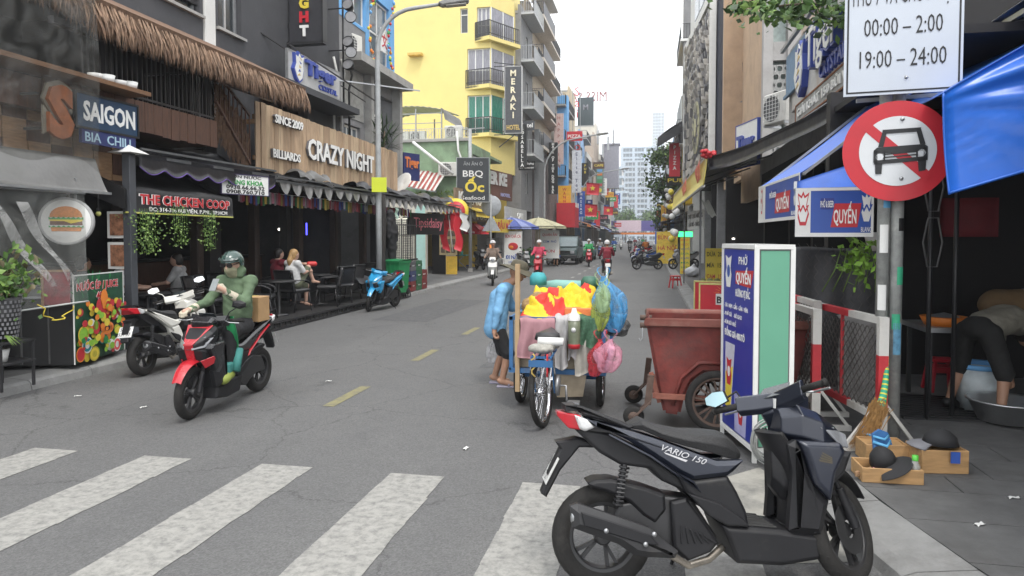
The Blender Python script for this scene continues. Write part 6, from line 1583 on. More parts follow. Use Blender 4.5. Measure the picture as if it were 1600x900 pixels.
for j in range(19):
 for i in range(15):
  a=(i+.5*(j%2))*fl_/15;z=5.0+j*.45
  if ((a -cx_)/1.3) ** 2+((z+.3 -cz_)/1.75) ** 2<1:continue
  ang=math.atan2(z -cz_,a -cx_);L_=.72;W_=.26
  da,dz=cos(ang),sin(ang);na,nz=-dz,da
  a_,z_=a,z+.3;pts=[]
  for (u,w) in ((0,-1),(.75,-1),(1,0),(.75,1),(0,1)):pts.append((a_+da*L_*(u -.4)+na*W_*w,z_+dz*L_*(u -.4)+nz*W_*w))
  if min(p[1] for p in pts)<4.8 or max(p[1] for p in pts)>13.5 or min(p[0] for p in pts)<0 or max(p[0] for p in pts)>fl_:continue
  m=MB();lift=cr.uniform(.12,.3);vs=[FP(p,q,.17+(.03 if u <1 or u >3 else lift)) for u,(p,q) in enumerate(pts)]+[FP(p,q,.16) for p,q in pts]
  m.add(vs,[(0,1,2,3,4)]+[(u,(u+1)%5,5+(u+1)%5,5+u) for u in range(5)]);m.build('plate',SC[cr.choice((0,0,1,1,2))],cf)
m=MB();n_=28
for rr,dd,mi in ((1.0,.3,0),(.86,.34,1),(.5,.36,0),(.3,.38,1)):
 ring=[FP(cx_+1.25*rr*cos(2*PI*k/n_),cz_+1.7*rr*sin(2*PI*k/n_),dd) for k in range(n_)];back=[FP(cx_+1.25*rr*cos(2*PI*k/n_),cz_+1.7*rr*sin(2*PI*k/n_),.15) for k in range(n_)]
 m.add(ring+back,[tuple(range(n_))]+[(k,(k+1)%n_,n_+(k+1)%n_,n_+k) for k in range(n_)],mi)
m.build('medallion',[SC[2],mat('pale_gold_stone',(.42,.4,.26),.6)],cf)
for k in range(14):
 m=MB();a=2*PI*k/14;m.slab([FP(cx_+1.25*.52*cos(a -.1),cz_+1.7*.52*sin(a -.1),.35),FP(cx_+1.25*.84*cos(a),cz_+1.7*.84*sin(a),.35),FP(cx_+1.25*.52*cos(a+.1),cz_+1.7*.52*sin(a+.1),.35)],-.03);m.build('ray',SC[1],cf)
m=MB();m.slab([FP(-.05,4.85,.1),FP(.15,4.85,.1),FP(.15,13.9,.1),FP(-.05,13.9,.1)],-.3);m.slab([FP(fl_ -.2,4.85,.1),FP(fl_,4.85,.1),FP(fl_,13.4,.1),FP(fl_ -.2,13.4,.1)],-.3);m.slab([FP(.15,13.55,.1),FP(fl_,13.05,.1),FP(fl_,13.45,.1),FP(.15,13.95,.1)],-.3);m.build('frame',WHTW,cf)
m=MB();m.slab([FP(-1.1,4.9,-.2),FP(-.06,4.9,.05),FP(-.06,13.6,.05),FP(-1.1,13.6,-.2)],.25);m.build('dark_edge',mat('blue_black_panel',(.015,.018,.035),.5),cf)
m=MB();m.slab([FP(.3,14,0),FP(fl_,13.5,0),FP(fl_,17,0),FP(.3,18,0)],.3);m.build('upper_wall',WHTW,cf)
o=MB();o.slab([FP(2.0,14.6,.05),FP(6.5,14.3,.05),FP(6.5,16.6,.05),FP(2.0,17,.05)],.06);o=o.build('window',ALU,cf)
for q in range(3):m=MB();a=2.1+1.5*q;m.slab([FP(a,14.7 -.1*q,.08),FP(a+1.3,14.6 -.1*q,.08),FP(a+1.3,16.6,.08),FP(a,16.7,.08)],.03);m.build('pane',GLASSB,o)
m=MB();m.bb(6,6.2,22,44,.1,4.8);m.bb(3.0,12,26.4,44,4.6,4.8);m.bb(3.1,6,30,30.2,.1,4.6);m.bb(3.1,6,37,37.2,.1,4.6);m.build('ground_floor',DARKIN,cf)
yr=row_house('tall narrow house with ochre yellow pilaster beyond the club facade',1,2.75,46,53,21,WHTW,3.3,4.5,2,BLKM,GLASSD,(1,3),WHT,BLKM,9,name='shop_house')
m=MB();m.bb(2.1,2.75,47.5,48.6,4,18);m.bb(2.3,2.75,49.5,50.2,4,14);m.build('pilaster',mat('ochre_paint',(.6,.4,.04),.7),yr)
m=MB();m.bb(2.05,2.75,46.2,47.3,8,17.5);m.build('grey_panel',CONCD,yr)
t=thing('black_wedge_awning','black wedge shaped awning jutting from the right facades against the sky','awning',(2,46,9));a,b=PX(1066,192,2.5),PX(1031,215,1.15)
m=MB();q0_,q1_=PY(1066,190,45),PY(1028,216,45)
m.grid(lambda u,v:(q0_.x+(q1_.x -q0_.x)*u,45+4.5*v,q0_.z+(q1_.z -q0_.z)*u+.1*sin(PI*u)),6,6,thick=.03);m.grid(lambda u,v:(q1_.x -.01,45+4.5*u,q1_.z -.55*v),3,2,thick=.02)
m.add([(q0_.x,45.0,q0_.z),(q1_.x,45.0,q1_.z),(q1_.x,45.0,q1_.z -.55),(q0_.x,45.0,q1_.z+.35)],[(0,1,2,3)]);m.build('canopy',CANVT,t)
m=MB();m.bar((q0_.x+.1,45.2,q1_.z -.3),(q1_.x,45.2,q1_.z -.2),.05);m.bar((q0_.x+.1,49.2,q1_.z -.3),(q1_.x,49.2,q1_.z -.2),.05);m.build('frame',BLKM,t)
c=PX(1034,240,1.5);t,P=panel_sign('small dark sign with red and yellow lettering near the street tree','sign',c,1.9,.9,(-.1,-1,0),mat('slate_panel',(.05,.07,.08)),[('Bia Saigon',.3,0,.12,LETW,1.4),('S RESTAURANT',.28,.1,-.28,REDP,1.5,.02)],depth=.15)
ac_unit('air conditioner high on the ochre house',(2.2,46.5,17.5),(-1,-.6,0),1.2,.9)
y=53.2;rw=[8,9,10,12,12,14,16,20];rh=[13,12,15,11,14,12,16,13]
rn=['weathered house behind the street tree','cream house with lantern strings','grey house with blue checked awning','pale brown low house far on the right','tall white house far on the right','low tan house far on the right','grey house near the far banner','last pale house on the right']
for i in range(8):
 wm=mat('right_wall_tone_%s'%'abcdefgh'[i],tones[(i*3+1)%10],.85,var=.15,scale=.7,dirt=(.2,.19,.17),dirt_amt=.3,dscale=.5)
 row_house(rn[i],1,2.9+.2*(i%2),y,y+rw[i] -.1,rh[i],wm,3.3,4.2,max(2,int(rw[i]/3)),WHT,(GLASSD,GLASSB)[i%2],(0,2) if i%2 else (),CONC,BLKM,10)
 awning(['dark green awning','grey tarp awning','blue and white checked awning','rusty brown awning','black awning','white awning','blue awning','beige awning'][i]+' of the '+rn[i].replace(' on the right',''),1,1.0,2.9,y+.4,y+rw[i] -.6,2.9+.2*(i%3),3.8,(CANVB,CANVG,BLUEF,BROWN,CANVT,WHTW,BLUES,BEIGEW)[i],frame=BLKM)
 y += rw[i]
for i in range(14):
 yy_=47+i*6.2+hr.uniform(-1,1);s_,bgm,lm=sgn[(i*3)%10];z=hr.uniform(3.6,8)
 cname={REDS:'red',BLUES:'blue',BLK:'black',GREENP:'green',NAVY:'navy',BROWN:'brown',WHT:'white'}.get(bgm,'amber')
 vert=(i+1)%2;w_,h_=(.7,2.2) if vert else (1.4,.8)
 t,P=panel_sign(f'{cname} {"upright" if vert else "wide"} sign reading {s_} over the right pavement'+('' if i <10 else ', far end'),'sign',(1.9+hr.uniform(-.5,.3),yy_,z),w_,h_,(0,-1,0),bgm,[(ch,.32,0,h_/2 -.4 -.34*k,lm,None,.02) for k,ch in enumerate(s_[:6])] if vert else [(s_,.4,0,-.15,lm,1.2,.02)],depth=.2,group='far shop signs on the right')
def tower(label,c,w,d,h,wm,floors,bays,name='tower_block'):
 t=thing(name,label,'building',c,0);m=MB();m.bb(-w/2,w/2,0,d,0,h);m.L('core',wm,t)
 fh=h/floors;s_=MB()
 for k in range(floors+1):s_.bb(-w/2 -.5,w/2+.5,-.6,d,k*fh -.5,k*fh+.35)
 s_.L('floor_slab',mat('tower_slab_white',(.4,.46,.52),.6),t)
 first=None
 for k in range(floors):
  for b in range(bays):
   if first is None:
    f=MB();bw=w/bays;f.bb(-bw*.42,bw*.42,-.25,.0,0,fh*.72);first=f.L('window',GLASSB,t);o=first
   else:
    o=first.copy();C.objects.link(o);o.parent=t
   o.location=(-w/2+w*(b+.5)/bays,0,k*fh+.5)
 for b in range(bays+1):
  if b%3 == 0:m=MB();x=-w/2+w*b/bays;m.bb(x -.6,x+.6,-1.0,.0,0,h);m.L('pier',_mats['tower_slab_white'],t)
 return t
yt=330;c=PY(1008,300,yt);l_,r_=PY(975,300,yt).x,PY(1052,300,yt).x
tower('large pale apartment block closing the end of the street',((l_+r_)/2,yt,0),r_ -l_,25,PY(1000,252,yt).z,mat('tower_white',(.55,.58,.6),.7),15,12)
l2,r2=PY(972,250,350).x,PY(1032,250,350).x
tower('glassy upper block behind the pale apartment block',((l2+r2)/2,350,0),r2 -l2,25,PY(1000,230,350).z,mat('tower_glass',(.25,.33,.4),.3),18,10)
l3,r3=PY(1019,250,900).x,PY(1037,250,900).x
tower('slim faint skyscraper almost lost in the bright haze',((l3+r3)/2,900,0),r3 -l3,20,PY(1028,176,900).z,mat('sky_glass',(.3,.42,.5),.3),40,4,'skyscraper')
for i,(px0,px1,py,yd,l) in enumerate(((940,972,262,260,'pale distant block left of the end tower'),(955,980,300,240,'low white distant block behind the banner'),(1050,1085,250,250,'pale distant block on the right of the end tower'),(905,945,300,240,'grey distant block behind the left row'))):
 a,b=PY(px0,300,yd).x,PY(px1,300,yd).x
 tower(l,((a+b)/2,yd,0),b -a,15,PY(960,py,yd).z,mat('distant_wall_%s'%'abcd'[i],((.6,.58,.55),(.65,.65,.63),(.6,.6,.6),(.45,.45,.46))[i],.8),8,5,'distant_block')
bg=thing('street_banner_gantry','white and purple banner gantry spanning the far end of the street','banner',(-1,165,0));yb_=165
a,b=PY(938,300,yb_).x,PY(1024,300,yb_).x;z0,z1=PY(980,361,yb_).z,PY(980,345,yb_).z
m=MB();m.bb(a,a+.9,yb_ -.4,yb_+.4,0,z1+4);m.bb(b,b+.9,yb_ -.4,yb_+.4,0,z1+1);m.build('post',BLUES,bg)
m=MB();m.bb(a+.9,b,yb_ -.1,yb_,z0,z1);m.build('banner_edge',mat('purple_banner',(.12,.1,.32),.6),bg)
m=MB();m.bb(a+(b -a)*.3,a+(b -a)*.75,yb_ -.2,yb_ -.1,z0 -.1,z1+.1);m.build('banner_middle',mat('pale_pink_banner',(.7,.55,.62),.6,var=.15),bg)
m=MB();m.bb(a+.9,b,yb_ -.12,yb_ -.02,z0 -.8,z0 -.35);m.build('lower_strip',ORANGE,bg)
# ================================================================== VEHICLES
PNAVY=mat('navy_scooter_paint',(.02,.024,.038),.3,metal=.3,var=.12,scale=5,coat=.6,dirt=(.1,.095,.09),dirt_amt=.12,dscale=7)
PBLACK=mat('matte_black_plastic',(.014,.014,.016),.5,var=.2,scale=9,spec=.35,dirt=(.06,.057,.05),dirt_amt=.15,dscale=6)
PWHITE=mat('white_scooter_paint',(.66,.65,.6),.3,var=.05,coat=.4,dirt=(.4,.38,.33),dirt_amt=.1)
PRED=mat('red_scooter_paint',(.42,.012,.022),.28,var=.1,coat=.6)
PBLUE=mat('azure_scooter_paint',(.02,.27,.52),.3,var=.1,coat=.5)
SEATM=mat('seat_vinyl',(.02,.02,.021),.62,var=.2,scale=14,bump=.25,bscale=90)
ALLOY=mat('dark_alloy',(.05,.05,.052),.45,metal=.5,var=.2,scale=9,dirt=(.12,.11,.1),dirt_amt=.3)
TAILR=mat('red_lens',(.42,.01,.02),.15,var=.1,coat=.5)
CLEARL=mat('clear_lens',(.55,.55,.55),.12,var=.3,scale=20,spec=.8)
LAMPL=mat('headlight_lens',(.3,.31,.33),.1,var=.4,scale=9,spec=.9)
PIPEM=mat('worn_steel_pipe',(.32,.29,.25),.4,metal=.8,var=.3,scale=12)
def sp(cx,cy):return ((cx -234.5)/807,(973.5 -cy)/823)
def SPL(s_):
 v=[float(q) for q in s_.replace(',',' ').split()];return [sp(v[i],v[i+1]) for i in range(0,len(v),2)]
def wheel(t,c,r,w,mm=ALLOY,spokes=5,S=None,disc=True,name='wheel',wire=False,n=36):
 """tyre as the part, rim and spokes as sub-parts; the axle along y"""
 def fin(mb):
  mb.xf(MT(c));
  if S is not None:mb.xf(S)
  return mb
 ri=r -w*.85
 m=MB();prof=[(ri,-w*.36),(ri+w*.25,-w*.48),(ri+w*.6,-w*.46),(r -w*.08,-w*.24),(r,0),(r -w*.08,w*.24),(ri+w*.6,w*.46),(ri+w*.25,w*.48),(ri,w*.36)]
 m.lathe(prof,n,0,axis='y')
 if n >30 and not wire:
  for k in range(n):
   a=2*PI*k/n
   for q in (-1,1):m.bar(((r -.004)*cos(a),q*.004,(r -.004)*sin(a)),((r -w*.2)*cos(a+.12),q*w*.36,(r -w*.2)*sin(a+.12)),.006,.006)
 o=fin(m).L(name,RUBBER,t)
 m=MB();m.lathe([(ri+.004,-w*.37),(ri -.018,-w*.34),(ri -.022,0),(ri -.018,w*.34),(ri+.004,w*.37)],n,0,axis='y');m.lathe([(0,-w*.55),(.035,-w*.55),(.045,-w*.3),(.045,w*.3),(.035,w*.55),(0,w*.55)],16,0,axis='y')
 fin(m).L('rim',CHROME if wire else mm,o)
 m=MB()
 if wire:
  for k in range(28):a=2*PI*k/28;b=a+(.5 if k%2 else -.5);q=.03 if k%4<2 else -.03;m.bar((.03*cos(b),q,.03*sin(b)),(ri*.99*cos(a),0,ri*.99*sin(a)),.004)
 else:
  for k in range(spokes):
   a=2*PI*k/spokes
   for b in (-.16,.16):m.bar((.04*cos(a),0,.04*sin(a)),((ri -.012)*cos(a+b),0,(ri -.012)*sin(a+b)),.018,.022,up=(0,1,0))
 fin(m).L('spoke',CHROME if wire else mm,o)
 if disc:
  m=MB();m.lathe([(.045,-w*.62),(ri*.62,-w*.62),(ri*.62,-w*.56),(.045,-w*.56)],24,0,axis='y');fin(m).L('brake_disc',ALLOY,o)
 return o
def mirror2(t,name,mm,poly,y0,y1,inset=.012,m2=None):
 for s_ in (-1,1):
  m=MB();m.prism(SPL(poly) if isinstance(poly,str) else poly,s_*y0,s_*y1,'xz',inset);m.L(name,mm,t)
def mid(t,name,mm,poly,hw,inset=.012,y0=None):
 m=MB();m.prism(SPL(poly) if isinstance(poly,str) else poly,-hw if y0 is None else y0,hw,'xz',inset);return m.L(name,mm,t)
def scooter(label,loc,rz,paint,low=PBLACK,steer=0.0,roll=0.0,plate='59-X1',text=None,face=None,group=None,mirrors=(1,1),stand=True):
 t=thing('motor_scooter',label,'motor scooter',loc,0,group,rot=(R(roll),0,R(rz)))
 wheel(t,(0,0,.262),.262,.105,disc=False)
 mirror2(t,'side_panel',paint,'165,262 240,284 345,312 450,346 690,436 805,436 760,480 735,497 590,512 530,482 430,415 330,350 250,310 190,290',.075,.165,.022)
 mirror2(t,'side_fairing',paint if paint is PWHITE else low,'520,478 600,512 735,497 770,560 805,640 815,700 720,695 640,640 560,560',.07,.158,.015)
 mirror2(t,'side_vane',low,'560,560 690,600 790,668 812,700 720,694 640,650',.15,.178,.008)
 mirror2(t,'tail_strip',face or paint,'250,318 420,420 540,505 620,560 590,514 520,476 420,408',.14,.174,.008)
 mid(t,'under_tail',low,'110,300 260,322 430,420 530,490 620,560 560,562 470,520 420,470 300,452 215,402',.12)
 m=MB();secs=[]
 for cx,top,hw,dp in ((345,293,.06,14),(400,264,.1,50),(480,300,.125,50),(570,318,.14,60),(680,322,.14,85),(745,330,.125,100),(790,368,.1,75),(815,405,.07,32)):
  x,z=sp(cx,top);h=dp/823
  secs.append([(x,y*hw,z -h+h*q) for y,q in ((-.9,0),(-1,.45),(-.85,.82),(-.4,1),(.4,1),(.85,.82),(1,.45),(.9,0))])
 m.loft(secs);m.L('seat',SEATM,t)
 m=MB()
 for s_ in (-1,1):m.prism(SPL('78,206 140,213 250,254 360,298 345,312 240,275 152,250 140,226'),s_*.06,s_*.105,'xz',.01)
 m.bb(*[q for a in (sp(80,0)[0],sp(130,0)[0]) for q in (a,)],-.1,.1,sp(0,214)[1] -.02,sp(0,206)[1]);m.L('grab_rail',low,t)
 m=MB();m.loft([[(x,y*hw,z) for y,z in ((-1,z0),(-1,z1),(1,z1),(1,z0))] for x,hw,z0,z1 in ((sp(48,0)[0],.05,.875,.9),(sp(92,0)[0],.1,.815,.893),(sp(140,0)[0],.135,.81,.885))],smooth=False);m.L('tail_light',TAILR,t)
 mirror2(t,'rear_indicator',CLEARL,'112,243 166,263 195,296 155,312 133,302',.07,.155,.01)
 mid(t,'rear_mudguard',low,'40,362 130,346 235,376 230,390 140,386 60,480 0,590 -22,575 20,470 60,392',.055,.01)
 m=MB();a,b=Vc((*sp(58,425),0)),Vc((*sp(2,530),0));q=[Vc((p.x -.012,y,p.y)) for p,y in ((a,-.095),(b,-.095),(b,.095),(a,.095))];m.slab(q,.006);o=m.L('number_plate',WHT,t)
 m=MB();d_=(q[1] -q[0]).normalized();c_=(q[0]+q[2])/2;nn=Vc((0,-1,0)).cross(-d_);nn=-nn if nn.x >0 else nn
 m.text(plate.split(' ')[0],.06,c_ -d_*.012+nn*.009,(0,-1,0),-d_,.001);m.text(plate.split(' ')[-1],.06,c_+d_*.055+nn*.009,(0,-1,0),-d_,.001);m.L('plate_number',LETK,o)
 m=MB();zc=sp(310,0)[0];a=Vc((sp(320,450)[0],-.11,sp(320,450)[1]));b=Vc((sp(285,620)[0],-.11,sp(285,620)[1]));m.tube([a.lerp(b,i/40)+Vc((.025*cos(i*1.6),.025*sin(i*1.6),0)) for i in range(41)],.007,5);m.tube([a,b],.014,6);m.L('shock_absorber',BLKM,t)
 mid(t,'air_cleaner',low,'165,525 200,512 265,510 400,545 484,575 486,640 440,692 390,660 330,602 240,562 180,548',.06,.015,-.115)
 mid(t,'engine',ALLOY,'300,610 480,580 600,600 700,760 640,822 560,842 500,800 380,760 230,760 250,700',.1)
 m=MB();m.prism(SPL('500,600 562,586 602,640 688,765 655,802 560,836 505,782'),-.15,-.09,'xz',.012)
 for k in range(6):x0,z0=sp(535+18*k,690+8*k);m.bar((x0,-.155,z0),(x0+.012*k,-.155,z0 -.09+.01*k),.008,.01)
 m.L('fan_cover',low,t)
 ex=mid(t,'exhaust',mat('exhaust_black',(.028,.028,.03),.5,var=.2,dirt=(.1,.09,.08),dirt_amt=.25),'82,598 112,588 240,632 400,690 440,728 507,780 492,806 380,800 330,790 270,748 90,682',-.14,.035,-.245)
 m=MB();m.prism(SPL('120,612 240,650 390,706 425,745 365,742 262,708 132,668'),-.256,-.244,'xz',.006);m.L('heat_shield',low,ex)
 m=MB();
 for cx,cy in ((217,686),(370,740),(405,702)):x0,z0=sp(cx,cy);m.lathe([(0,-.008),(.012,-.006),(.012,0)],8,0,(x0,-.256,z0),'y')
 m.lathe([(0,.0),(.03,0),(.034,.012)],12,0,(sp(86,0)[0],-.19,sp(0,640)[1]),'x');m.L('bolt',STEEL,ex)
 m=MB();m.tube([Vc((sp(*q)[0],y,sp(*q)[1])) for q,y in (((480,800),-.18),((560,850),-.15),((650,838),-.11),((725,800),-.06))],.02,8);m.L('exhaust_pipe',PIPEM,t)
 mid(t,'footboard',low,'700,692 930,712 1095,738 1104,835 940,858 755,846 738,790',.17,.02)
 m=MB()
 for k in range(7):a,b=sp(720,692),sp(930,712);y=-.13+.043*k;m.bar((a[0],y,a[1]+.004),(b[0],y,b[1]+.004),.02,.01)
 m.L('foot_mat',mat('rubber_mat',(.03,.03,.03),.9),t)
 def ring(x,hw,z0,z1,k=.3):zc,zh=(z0+z1)/2,(z1 -z0)/2;return [(x,y*hw,zc+q*zh) for y,q in ((-.5,-1),(-1,-.55),(-1,.5),(-.6,1),(.6,1),(1,.5),(1,-.55),(.5,-1))]
 m=MB();m.grid(lambda u,v:((lambda y,z:(.935 -.1*u+.05*sin(PI*u)+.1*abs(y) ** 2.2*(1 -.3*u),y*(.13+.07*sin(PI*min(1,.25+u*.8))),z))(2*v -1,.31+.46*u)),10,16,thick=.035);m.L('leg_shield',low,t)
 m=MB();m.loft([ring(.885,.05,.5,.74),ring(.93,.085,.44,.76),ring(1.0,.1,.4,.78)],smooth=False);m.L('glove_box',low,t)
 mirror2(t,'shield_side',paint if paint is PWHITE else low,'985,372 1020,353 1050,430 1075,525 1142,600 1104,742 985,728 970,715 985,600 1000,480',.08,.2,.04)
 mirror2(t,'front_side',paint,'1020,353 1195,364 1212,402 1165,490 1140,600 1072,525 1048,430',.1,.212,.02)
 mid(t,'lower_cowl',low,'1060,520 1195,405 1262,410 1225,500 1172,545 1128,610 1100,745 1085,742',.15,.02)
 m=MB();m.loft([ring(.93,.09,.74,.9),ring(1.02,.15,.72,.925),ring(1.12,.165,.69,.885),ring(1.22,.12,.68,.81),ring(1.285,.05,.685,.75)],smooth=False);m.L('nose',paint if not face or paint is PBLUE else PBLACK,t)
 for s_ in (-1,1):
  m=MB();m.add([(1.1,s_*.168,.815),(1.2,s_*.135,.73),(1.29,s_*.035,.7),(1.275,s_*.03,.765),(1.19,s_*.12,.81)],[(0,1,2,3,4)]);m.slab([(1.12,s_*.172,.80),(1.215,s_*.135,.71),(1.296,s_*.04,.69),(1.285,s_*.035,.76),(1.2,s_*.128,.79)],.012);m.L('headlight',LAMPL,t)
 if face:
  m=MB();m.slab([(1.08,-.14,.915),(1.08,.14,.915),(1.3,.05,.745),(1.3,-.05,.745)],.014);m.slab([(1.3,-.05,.74),(1.3,.05,.74),(1.22,.04,.5),(1.22,-.04,.5)],.02);m.L('front_panel',face,t)
  for s_ in (-1,1):m=MB();m.slab([(1.16,s_*.19,.62),(1.25,s_*.1,.58),(1.2,s_*.12,.5),(1.1,s_*.2,.56)],.012);m.L('front_stripe',face,t)
 ax=Vc((-.285,0,.6)).normalized();S=MT((1.0,0,.8))@ MR(R(steer),4,ax)@ MT((-1.0,0,-.8))
 wheel(t,(1.252,0,.268),.268,.085,S=S)
 m=MB()
 for y in (-.085,.085):m.tube([(1.262,y,.27),(1.2,y,.47)],.024,10);m.tube([(1.2,y,.47),(1.06,y,.78)],.016,8)
 m.xf(S).L('fork',low,t)
 m=MB();m.grid(lambda u,v:(1.252+.3*cos(R(28+128*u)),(v -.5)*(.13 -.05*abs(u -.5)*2),.268+(.3+.018*sin(PI*v))*sin(R(28+128*u))),14,6,thick=.008);m.xf(S).L('front_mudguard',face or (paint if paint is PWHITE else low),t)
 S2=S@ MT((0,0,-.05))
 m=MB();m.loft([[(x+dx*.3,y,z+dz) for dx,dz in ((-.09,-.03),(-.05,.045),(.06,.055),(.1,0),(.02,-.06))] for x,y,z in ((.9,-.2,1.0),(.93,-.1,.99),(.96,0,.985),(.93,.1,.99),(.9,.2,1.0))],smooth=False);m.prism([(.93,.93),(.96,1.0),(1.03,1.04),(1.13,1.0),(1.08,.88),(1.0,.82)],-.11,.11,'xz',.025);m.xf(S2).L('handlebar_cover',paint,t)
 m=MB();m.prism([(.97,.84),(1.0,.98),(1.08,.96),(1.07,.8)],-.08,.08,'xz',.02);m.xf(S2).L('steering_column',low,t)
 m=MB();m.slab([(.925,-.1,1.01),(.925,.1,1.01),(1.0,.08,1.075),(1.0,-.08,1.075)],.006);m.xf(S2).L('dashboard',GLASSD,t)
 for s_ in (-1,1):
  m=MB();m.tube([(.9,s_*.19,1.0),(.875,s_*.33,1.0)],.018,10);m.lathe([(0,0),(.021,0),(.021,.012),(0,.014)],10,0,M=MT((.873,s_*.33,1.0))@ MR(-s_*PI/2,4,'X'));m.xf(S2).L('grip',RUBBER,t)
  m=MB();m.tube([(.93,s_*.17,.995),(.965,s_*.22,.985),(.94,s_*.32,.98)],.007,6);m.xf(S2).L('brake_lever',STEEL,t)
  if mirrors[(s_+1) // 2]:
   hi=mirrors[(s_+1) // 2] == 1
   c=Vc((.93,s_*.31,1.17)) if hi else Vc((.86,s_*.3,1.06))
   m=MB();m.tube([(.93,s_*.17,1.0),(.95,s_*.22,1.09),c+Vc((.02,0,-.02))],.007,6);q=c
   m.loft([[q+Vc((dx,y*.075*f,z*.045*f)) for y,z in ((-1,-.6),(-.8,.8),(.2,1),(1,.5),(1,-.4),(.2,-1))] for dx,f in ((.035,.5),(.012,1),(.0,1))]);o=m.xf(S2).L('mirror',low if paint is not PWHITE or s_ <0 else PWHITE,t)
   m=MB();m.add([q+Vc((-.003,y*.07,z*.041)) for y,z in ((-1,-.6),(-.8,.8),(.2,1),(1,.5),(1,-.4),(.2,-1))],[(0,1,2,3,4,5)]);m.xf(S2).L('mirror_glass',MIRROR if hi else mat('sky_tinted_mirror',(.5,.72,.78),.15,metal=.4,var=.05),o)  # low mirror glass has the sky's reflection put into its colour
 if stand:
  m=MB();m.tube([(.46,.1,.28),(.42,.26,.02)],.012,6);m.bb(.38,.46,.24,.3,-.0,.015);m.L('side_stand',BLKM,t)
 if text:
  a,b=sp(445,372),sp(655,446);xd=Vc((b[0] -a[0],0,b[1] -a[1]));m=MB();m.text(text,.043,((a[0]+b[0])/2,-.1665,(a[1]+b[1])/2 -.012),xd,Vc((-xd.z,0,xd.x)),.002,fit=.235,bold=.0,shear=.35);m.L('lettering',mat('pale_decal',(.5,.5,.52),.4),t)
  a,b=sp(470,395),sp(600,440);m=MB();m.slab([(a[0],-.167,a[1]),(b[0] -.04,-.167,b[1]+.012),(b[0] -.05,-.167,b[1]+.004),(a[0]+.01,-.167,a[1] -.01)],.002);m.L('stripe',_mats['pale_decal'],t)
 for o in list(t.children)+[c for k in t.children for c in k.children]:
  if len(o.data.polygons)<400 and o.name.split('.')[0] not in ('lettering','plate_number','stripe','grip','spoke','bolt'):
   b=o.modifiers.new('round','BEVEL');b.width=.009;b.segments=3;b.limit_method='ANGLE';b.angle_limit=R(20);b.harden_normals=True;o.data.polygons.foreach_set('use_smooth',[True]*len(o.data.polygons))
 return t
fgs=scooter('dark navy scooter parked side-on at the kerb in front, facing right',(-.22,3.5,.0),13.5,PNAVY,steer=40,roll=-9,plate='59-X2 417.30',text='VARIO 150',mirrors=(0,2))
m=MB();x0,z0=sp(905,195);m.slab([(.93,-.03,.9),(.93,.03,.9),(.935,.03,.95),(.935,-.03,.95)],.002);m.L('sticker',WHT,fgs)
m=MB();wx,wz=sp(1130,420)
for k in range(4):m.slab([(wx -.03 -.006*k,-.2125,wz+.028 -.012*k),(wx+.02,-.2125,wz -.0 -.008*k),(wx+.02,-.2125,wz -.006 -.008*k),(wx -.026 -.006*k,-.2125,wz+.018 -.012*k)],.002)
m.L('wing_emblem',mat('dull_gold_emblem',(.12,.1,.06),.4,metal=.5),fgs)
scooter('white scooter parked at the left kerb behind the red scooter, seen from its rear',(-6.42,7.8,0),94,PWHITE,steer=24,roll=-5,plate='59-T1 531.57',text=None,mirrors=(1,1))
scooter('red and black scooter ridden towards the camera by the helmeted rider',(-4.47,7.27,0),-88,mat('gloss_black_paint',(.012,.012,.014),.28,coat=.6),steer=6,plate='59-F1 220.18',face=PRED,mirrors=(0,1),stand=False)
scooter('bright azure blue scooter parked in front of the green bin, facing the road',(-6.45,16.85,0),-97,PBLUE,steer=18,roll=-5,plate='59-C1 118.05',face=PBLUE,mirrors=(0,0))
FPAINT={k:mat(k+'_bike_paint',c,.35,var=.1,coat=.4) for k,c in dict(red=(.4,.015,.03),black=(.02,.02,.022),blue=(.03,.08,.3),white=(.6,.6,.58),grey=(.2,.2,.2),green=(.03,.16,.1),maroon=(.14,.01,.02)).items()}
